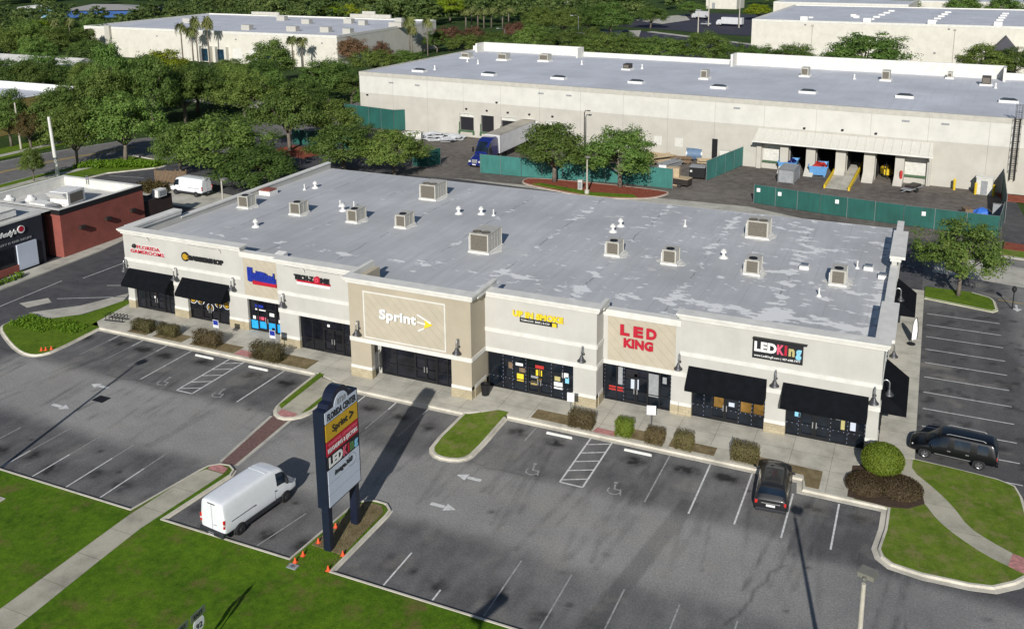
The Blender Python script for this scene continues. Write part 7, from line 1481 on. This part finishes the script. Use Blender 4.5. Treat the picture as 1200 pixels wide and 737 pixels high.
t = thing('shop_sign', 'line of small pale letters under the script sign on the restaurant front', 'shop sign', (-85.4, 2, 3.3)); m = MB(); text_mb(m, 'QUALITY IS OUR RECIPE', (-85.47, .2, 3.22), UY, UZ, 4.7, .26, .04, .015); o = m.build('lettering', GREYP, t); o.location = -root_loc(t)
def rfan(x, y, l):
    solid('exhaust_fan', l, 'exhaust fan', (x, y, 4.42), 0, [('curb', VENTW, MB().box(-.55, .55, -.55, .55, 0, .55)), ('hood', VENTW, MB().lathe((0, 0, .55), [(.3, 0), (.62, .25), (.62, .5), (.35, .7), (.3, .95), (0, 1.0)], 16))])
rfan(-94.2, 9.4, 'mushroom exhaust fan on the restaurant roof, left one of a pair'); rfan(-92.0, 10.4, 'mushroom exhaust fan on the restaurant roof, right one of a pair')
solid('air_conditioner', 'white tapered rooftop unit with an angled hood on the restaurant roof', 'air conditioner', (-89.4, 12.9, 4.42), R(8), [('housing', VENTW, MB().box(-1.2, 1.3, -1.1, 1.6, .25, 1.75)), ('hood', VENTW, MB().add([(-1.2, -1.101, .9), (-1.2, -1.101, 1.7), (-1.2, -1.8, 1.7), (1.2, -1.101, .9), (1.2, -1.101, 1.7), (1.2, -1.8, 1.7)], [(0, 2, 1), (3, 4, 5), (0, 3, 5, 2), (1, 2, 5, 4)])), ('curb', ACCURB, MB().box(-1.0, 1.1, -.9, 1.4, 0, .25)), ('grille', ACG, MB().box(1.301, 1.33, -.8, 1.3, .4, 1.5))])
solid('air_conditioner', 'low white unit on the restaurant roof between the fans and the near edge', 'air conditioner', (-89.8, 10.2, 4.42), R(0), [('housing', VENTW, MB().box(-1.5, 1.0, -.6, .6, .15, .9)), ('curb', ACCURB, MB().box(-1.3, .9, -.5, .5, 0, .15)), ('lid', GALV, MB().box(1.05, 2.0, -.5, .5, .0, .7))])
solid('air_conditioner', 'broad white unit over the black restaurant front', 'air conditioner', (-88.8, 3.4, 5.42), R(0), [('housing', VENTW, MB().box(-1.8, 1.8, -1.4, 1.2, .2, 1.0)), ('cover', TRIM, MB().add([(-1.9, -1.5, 1.001), (1.9, -1.5, 1.001), (1.9, 1.3, 1.001), (-1.9, 1.3, 1.001), (-1.2, 0, 1.5), (1.2, 0, 1.5)], [(0, 1, 5, 4), (2, 3, 4, 5), (1, 2, 5), (3, 0, 4)])), ('curb', ACCURB, MB().box(-1.6, 1.6, -1.2, 1, 0, .2))])
m = MB(); m.lathe((0, 0, 0), [(.25, 0), (.25, .8), (0, .8)], 10)
for k in range(6): m.tube([(.5 * math.cos(k), .5 * math.sin(k), 0), (.5 * math.cos(k), .5 * math.sin(k), 1.0)], .05)
solid('pipe_cluster', 'cluster of bent vent pipes on the restaurant roof at the picture edge', 'vent pipes', (-95.5, 4.8, 5.42), 0, [('pipes', GALV, m), ('curb', ACCURB, MB().box(-.8, .8, -.8, .8, -.02, .1))])
m = MB(); m.tube([(0, 0, 0), (0, 0, 1.1), (.35, 0, 1.1), (.35, 0, 0)], .04); solid('roof_ladder', 'small hooped ladder top at the back wall of the restaurant roof', 'ladder', (-93.2, 19.2, 4.9), 0, [('rails', GALV, m), ('rungs', GALV, MB().box(0, .35, -.02, .02, .3, .34).box(0, .35, -.02, .02, .65, .69))])
solid('loudspeaker_box', 'small white cabinet on the brick annex corner behind the restaurant', 'cabinet', (-85.2, 22.9, 3.3), 0, [('box', VENTW, MB().box(-.5, .5, -.7, .7, 0, .9)), ('door', GREYP, MB().box(.501, .53, -.5, .5, .15, .75))]).name = 'meter_cabinet'

# ------------------------------------------------------------------ other far buildings
def flat_block(name, label, cat, org, ang, L, D, H, wm, rm, par=.5, extra=None):
    t = thing(name, label, cat, (org[0], org[1], 0), ang)
    m = MB(); m.box(0, L, 0, D, -1, H); m.build('wall', wm, t); m = MB(); m.sheet([(.4, .4), (L - .4, .4), (L - .4, D - .4), (.4, D - .4)], H + .012); m.build('roof', rm, t)
    m = MB()
    for a in ((0, L, -.05, .35), (0, L, D - .35, D + .05), (-.05, .35, .35, D - .35), (L - .35, L + .05, .35, D - .35)): m.box(a[0], a[1], a[2], a[3], H - .3 if a[2] < 1 and a[3] < 1 or a[0] > 1 or a[1] < 1 else H - .1, H + par)
    m.build('parapet', TRIM, t); return t
t = flat_block('warehouse', 'white far warehouse with office windows and palms in front, at the upper left', 'warehouse', (-244, 153.2), R(0), 95, 56, 8.7, CREAMW, ROOF2, .45)
for x in (2, 47, 53, 71, 76.5):
    m = MB(); m.box(x, x + 3.2, -.2, -.001, .2, 3.8)
    wf_ = m.build('window', m_glass('office_glass%d' % x, (.01, .03, .05)), t); [MB().box(q, q + .78, -1.2, -.001, 0, 4.6).build('pilaster', CREAMW, wf_) for q in (x - .8, x + 3.22)]
for x, w in ((58.5, 3.4), (64.5, 3.0)): m = MB(); m.box(x, x + w, -.03, -.001, .4, 4.2); m.build('blind_door', TRIM, t)
for x in (30, 45, 60, 75, 90): m = MB(); m.box(x - .2, x + .2, -.25, -.001, 6.8, 7.1); m.build('floodlight', GREYP, t)
for x, y, w in ((36, 12, 3), (56, 10, 3), (72, 11, 3.4), (83, 12, 3), (92, 10, 2.6), (60, 34, 3), (72, 40, 3), (80, 36, 2.4), (94, 33, 4.5), (20, 24, 3), (44, 42, 3.2), (86, 48, 2.6)):
    m = MB(); m.box(x - w / 2, x + w / 2, y - 1, y + 1, 8.715, 10.2); m.build('rooftop_unit', ACM, t)
m = MB(); m.box(20, 32, 55.4, 56.07, 9.16, 10.2); m.box(62, 78, 55.4, 56.07, 9.16, 10.4); m.box(67, 72, 55.3, 56.08, 10.4, 11.4); m.build('back_parapet', TRIMB, t)
m = MB(); m.box(9.5, 11.5, -.9, -.001, 0, 9.5); m.build('pilaster', TRIMB, t)
t = flat_block('warehouse', 'right-hand white warehouse with a wide blue-grey roof and rows of white roof vents', 'warehouse', (-47.5, 213.5), R(-2.2), 150, 68, 11.4, CREAMW, ROOF2, .35)
for x0 in (14, 31, 47.5, 63.5):
    m = MB(); m.box(x0 - 1, x0 + 1, 3, 5, 11.42, 12.6); m.build('rooftop_unit', VENTW, t)
    for k in range(5 if x0 > 14 else 1): m = MB(); m.box(x0 - .9 + k * .6, x0 + .9 + k * .6, 13 + k * 9, 15 + k * 9, 11.42, 11.8); m.build('skylight', VENTW, t)
for x, y in ((25, 24), (26.4, 19)): m = MB(); m.box(x - .8, x + .8, y - .8, y + .8, 11.42, 12.1); m.build('skylight', VENTW, t)
for x in (17, 53.5): m = MB(); m.box(x - .08, x + .08, -.2, -.001, 0, 10.6); m.box(x - .3, x + .3, -.35, -.001, 10.3, 10.7); m.build('downpipe', TRIMB, t)
for x in (15, 52, 49): m = MB(); m.box(x - .25, x + .25, -.3, -.001, 4 if x == 49 else 10.5, 4.4 if x == 49 else 10.8); m.build('floodlight', GREYP, t)
m = MB(); m.add([(62.5, -.001, 0), (68.5, -.001, 0), (68.5, -.001, 6), (65.5, -.001, 9.5), (62.5, -.001, 6), (62.5, -6, 0), (68.5, -6, 0), (68.5, -6, 6), (65.5, -6, 9.5), (62.5, -6, 6)], [(5, 6, 7, 8, 9), (0, 5, 9, 4), (1, 2, 7, 6), (2, 3, 8, 7), (3, 4, 9, 8)]); m.build('dark_gable', flat('dark_slate', (.06, .06, .075), .7), t)
m = MB(); m.box(68.5, 100, -4, -.001, 0, 5.5); m.box(68.5, 100, -4.3, 0, 5.5, 6.6); m.build('low_wing', CREAMW, t)
t = flat_block('commercial_block', 'tall white far block with a row of dark windows, beside the far car park', 'building', (-54, 292), R(-4), 46, 36, 11.6, CREAMW, ROOF2, .4)
for k in range(3): m = MB(); m.box(1.2 + k * 5.2, 4.2 + k * 5.2, -.03, -.001, .3, 5.2); m.build('window', GLASSB, t)
m = MB(); m.box(.4, 1.0, -.8, -.001, 0, 6); m.box(5.0, 5.6, -.8, -.001, 0, 6); m.build('pilaster', CREAMW, t)
for k in range(4): m = MB(); m.box(3 + k * 4, 3.4 + k * 4, -.2, -.001, 8.5, 8.9); m.build('floodlight', GREYP, t)
t = flat_block('warehouse', 'farthest white flat-roofed building at the top right edge', 'warehouse', (-45, 336), R(-3), 76, 70, 10.4, CREAMW, ROOF2, .4)
for k in range(9): m = MB(); m.box(6 + k * 7.5, 8.5 + k * 7.5, 20 + (k * 13) % 34, 22 + (k * 13) % 34, 10.42, 11.9); m.build('rooftop_unit', ACM, t)
oak_spots = ((-30, 322, 15.5, 13), (-11, 322, 15.5, 11), (10, 326, 14, 14), (24, 330, 13.5, 14), (36, 320, 14, 14))
for x, y, h, w in oak_spots: tree('oak', x, y, h, w, 'dark round crown in front of the farthest white flat-roofed building', 'trees before the farthest white building')
t = thing('warehouse', 'low building with ochre yellow wall and white roof edge across the street', 'warehouse', (-152.5, 71.5, 0), 0)
m = MB(); m.box(-44, 0, -24, 0, 0, 5.0); m.build('wall', OCHRE, t); m = MB(); m.sheet([(-43.6, -23.6), (-.4, -23.6), (-.4, -.4), (-43.6, -.4)], 5.02); m.build('roof', ROOF2, t); m = MB(); m.box(-44, -.02, -.4, .05, 5.0, 6.4); m.build('parapet', TXW, t); m = MB(); m.box(-44, -.4, -24.03, -23.6, 5.0, 6.1); m.build('parapet', TXW, t); m = MB(); m.box(-.4, 0, -24, -.41, 5.0, 6.2); m.build('side_parapet', OCHRE, t); m = MB(); m.box(-.45, .04, -24, -.41, 6.2, 6.3); m.build('coping', TXW, t)
t = thing('house', 'brown-roofed house with pale gable trim beyond the ochre building', 'house', (-197.5, 116.5, 0), 0)
m = MB(); m.box(-40, 0, -10, 0, 0, 3.4); m.build('wall', BRICK_BROWN_SHADE, t); m = MB(); m.add([(-40, -10.5, 3.401), (.4, -10.5, 3.401), (.4, .5, 3.401), (-40, .5, 3.401), (-40, -5, 5.6), (.4, -5, 5.6)], [(0, 1, 5, 4), (2, 3, 4, 5), (1, 2, 5), (0, 4, 3)]); m.build('roof', ROOF3, t)
m = MB(); m.obox((.42, -7.75, 4.5), (.1, 6.0, .3), 0, 0, R(21.5)); m.obox((.42, -2.25, 4.5), (.1, 6.0, .3), 0, 0, R(-21.5)); m.box(.1, .4, -.6, -.1, 0, 3.4); m.build('gable_trim', CREAM, t)
m = MB(); m.box(.401, .44, -8.5, -1, .2, 3.0); m.build('gable_wall', flat('brown_gable', (.05, .035, .03), .9), t)
t = thing('warehouse', 'deep blue far building with a broad low grey metal roof, at the top left', 'warehouse', (-383, 262, 0), R(26))
m = MB(); m.box(0, 41, 0, 26, 0, 3.4); m.build('wall', DBLUE, t); m = MB(); m.add([(-.5, -1, 3.41), (41.5, -1, 3.41), (41.5, 27, 3.41), (-.5, 27, 3.41), (10, 14, 5.6), (22, 14, 5.4)], [(0, 1, 5, 4), (2, 3, 4, 5), (1, 2, 5), (3, 0, 4)]); m.build('roof', flat('grey_metal_roof', (.30, .29, .27), .6), t); m = MB(); m.box(33, 36, -.05, -.001, 0, 2.2); m.box(38, 39.5, -.05, -.001, 0, 2.2); m.build('door', TXW, t)
t = thing('warehouse', 'light blue far building with a shallow gabled roof, left of the deep blue one', 'warehouse', (-399, 252, 0), R(50))
m = MB(); m.box(0, 15, 0, 14, 0, 4.6); m.build('wall', SKYBLUE, t); m = MB(); m.add([(-.5, -.6, 4.61), (15.5, -.6, 4.61), (15.5, 15, 4.61), (-.5, 15, 4.61), (7.5, -.6, 5.4), (7.5, 15, 5.4)], [(0, 1, 4), (1, 2, 5, 4), (2, 3, 5), (3, 0, 4, 5)]); m.build('roof', TRIM, t); m = MB(); m.box(6, 10, -.05, -.001, 0, 3); m.build('door', TXW, t)
for x, y, w, l in ((-158, 520, 22, 'white far building glimpsed through trees left of centre at the top'), (-108, 420, 16, 'white roof glimpsed at the top edge right of centre'), (-190, 430, 14, 'small white building glimpsed above the lime-green tree')):
    t = thing('far_building', l, 'building', (x, y, 0), R(-5)); m = MB(); m.box(0, w, 0, 14, 0, 7); m.build('wall', CREAMW, t); m = MB(); m.box(-.3, w + .3, -.3, 14.3, 7, 7.6); m.build('roof', TRIM, t); m = MB(); m.box(w * .2, w * .3, -.05, -.001, 0, 3); m.build('door', GREYP, t)

# ------------------------------------------------------------------ camera, sun, sky
cd = bpy.data.cameras.new('camera'); cam = bpy.data.objects.new('camera', cd); COL.objects.link(cam); sc.camera = cam
F, PX, PY, PITCH, YAW, ROLL = 1095.78, 12.81, -194.08, .2167, -.4161, -.0070
fw = Vector((math.sin(YAW) * math.cos(PITCH), math.cos(YAW) * math.cos(PITCH), -math.sin(PITCH))); r_ = Vector((math.cos(YAW), -math.sin(YAW), 0)); u_ = r_.cross(fw)
r2 = r_ * math.cos(ROLL) + u_ * math.sin(ROLL); u2 = -r_ * math.sin(ROLL) + u_ * math.cos(ROLL)
M = Matrix((r2, u2, -fw)).transposed().to_4x4(); M.translation = (1.447, -61.45, 33.694); cam.matrix_world = M
cd.sensor_width = 36; cd.lens = 36 * F / 1200; cd.shift_x = -PX / 1200; cd.shift_y = PY / 1200; cd.clip_start = .5; cd.clip_end = 6000
EL, AZ = R(27.2), (.242, -.970)
sd = bpy.data.lights.new('sun', 'SUN'); sd.energy = 4.8; sd.angle = R(.53); sd.color = (1, .968, .915); so = bpy.data.objects.new('sun', sd); COL.objects.link(so)
sdir = Vector((AZ[0] * math.cos(EL), AZ[1] * math.cos(EL), math.sin(EL))); so.rotation_euler = sdir.to_track_quat('Z', 'Y').to_euler(); so.location = (20, -80, 60)
w = bpy.data.worlds.new('World'); sc.world = w; w.use_nodes = True; wt = w.node_tree; bg = wt.nodes['Background']
sky = wt.nodes.new('ShaderNodeTexSky'); sky.sky_type = 'NISHITA'; sky.sun_disc = False; sky.sun_elevation = EL; sky.sun_rotation = math.atan2(AZ[0], AZ[1]); sky.air_density = 1.0; sky.dust_density = .6; sky.ozone_density = 3.0
wt.links.new(sky.outputs[0], bg.inputs[0]); bg.inputs[1].default_value = .064
vs_ = sc.view_settings; vs_.view_transform = 'Standard'; vs_.look = 'None'; vs_.gamma = 1; vs_.use_curve_mapping = False; vs_.exposure = 0.1
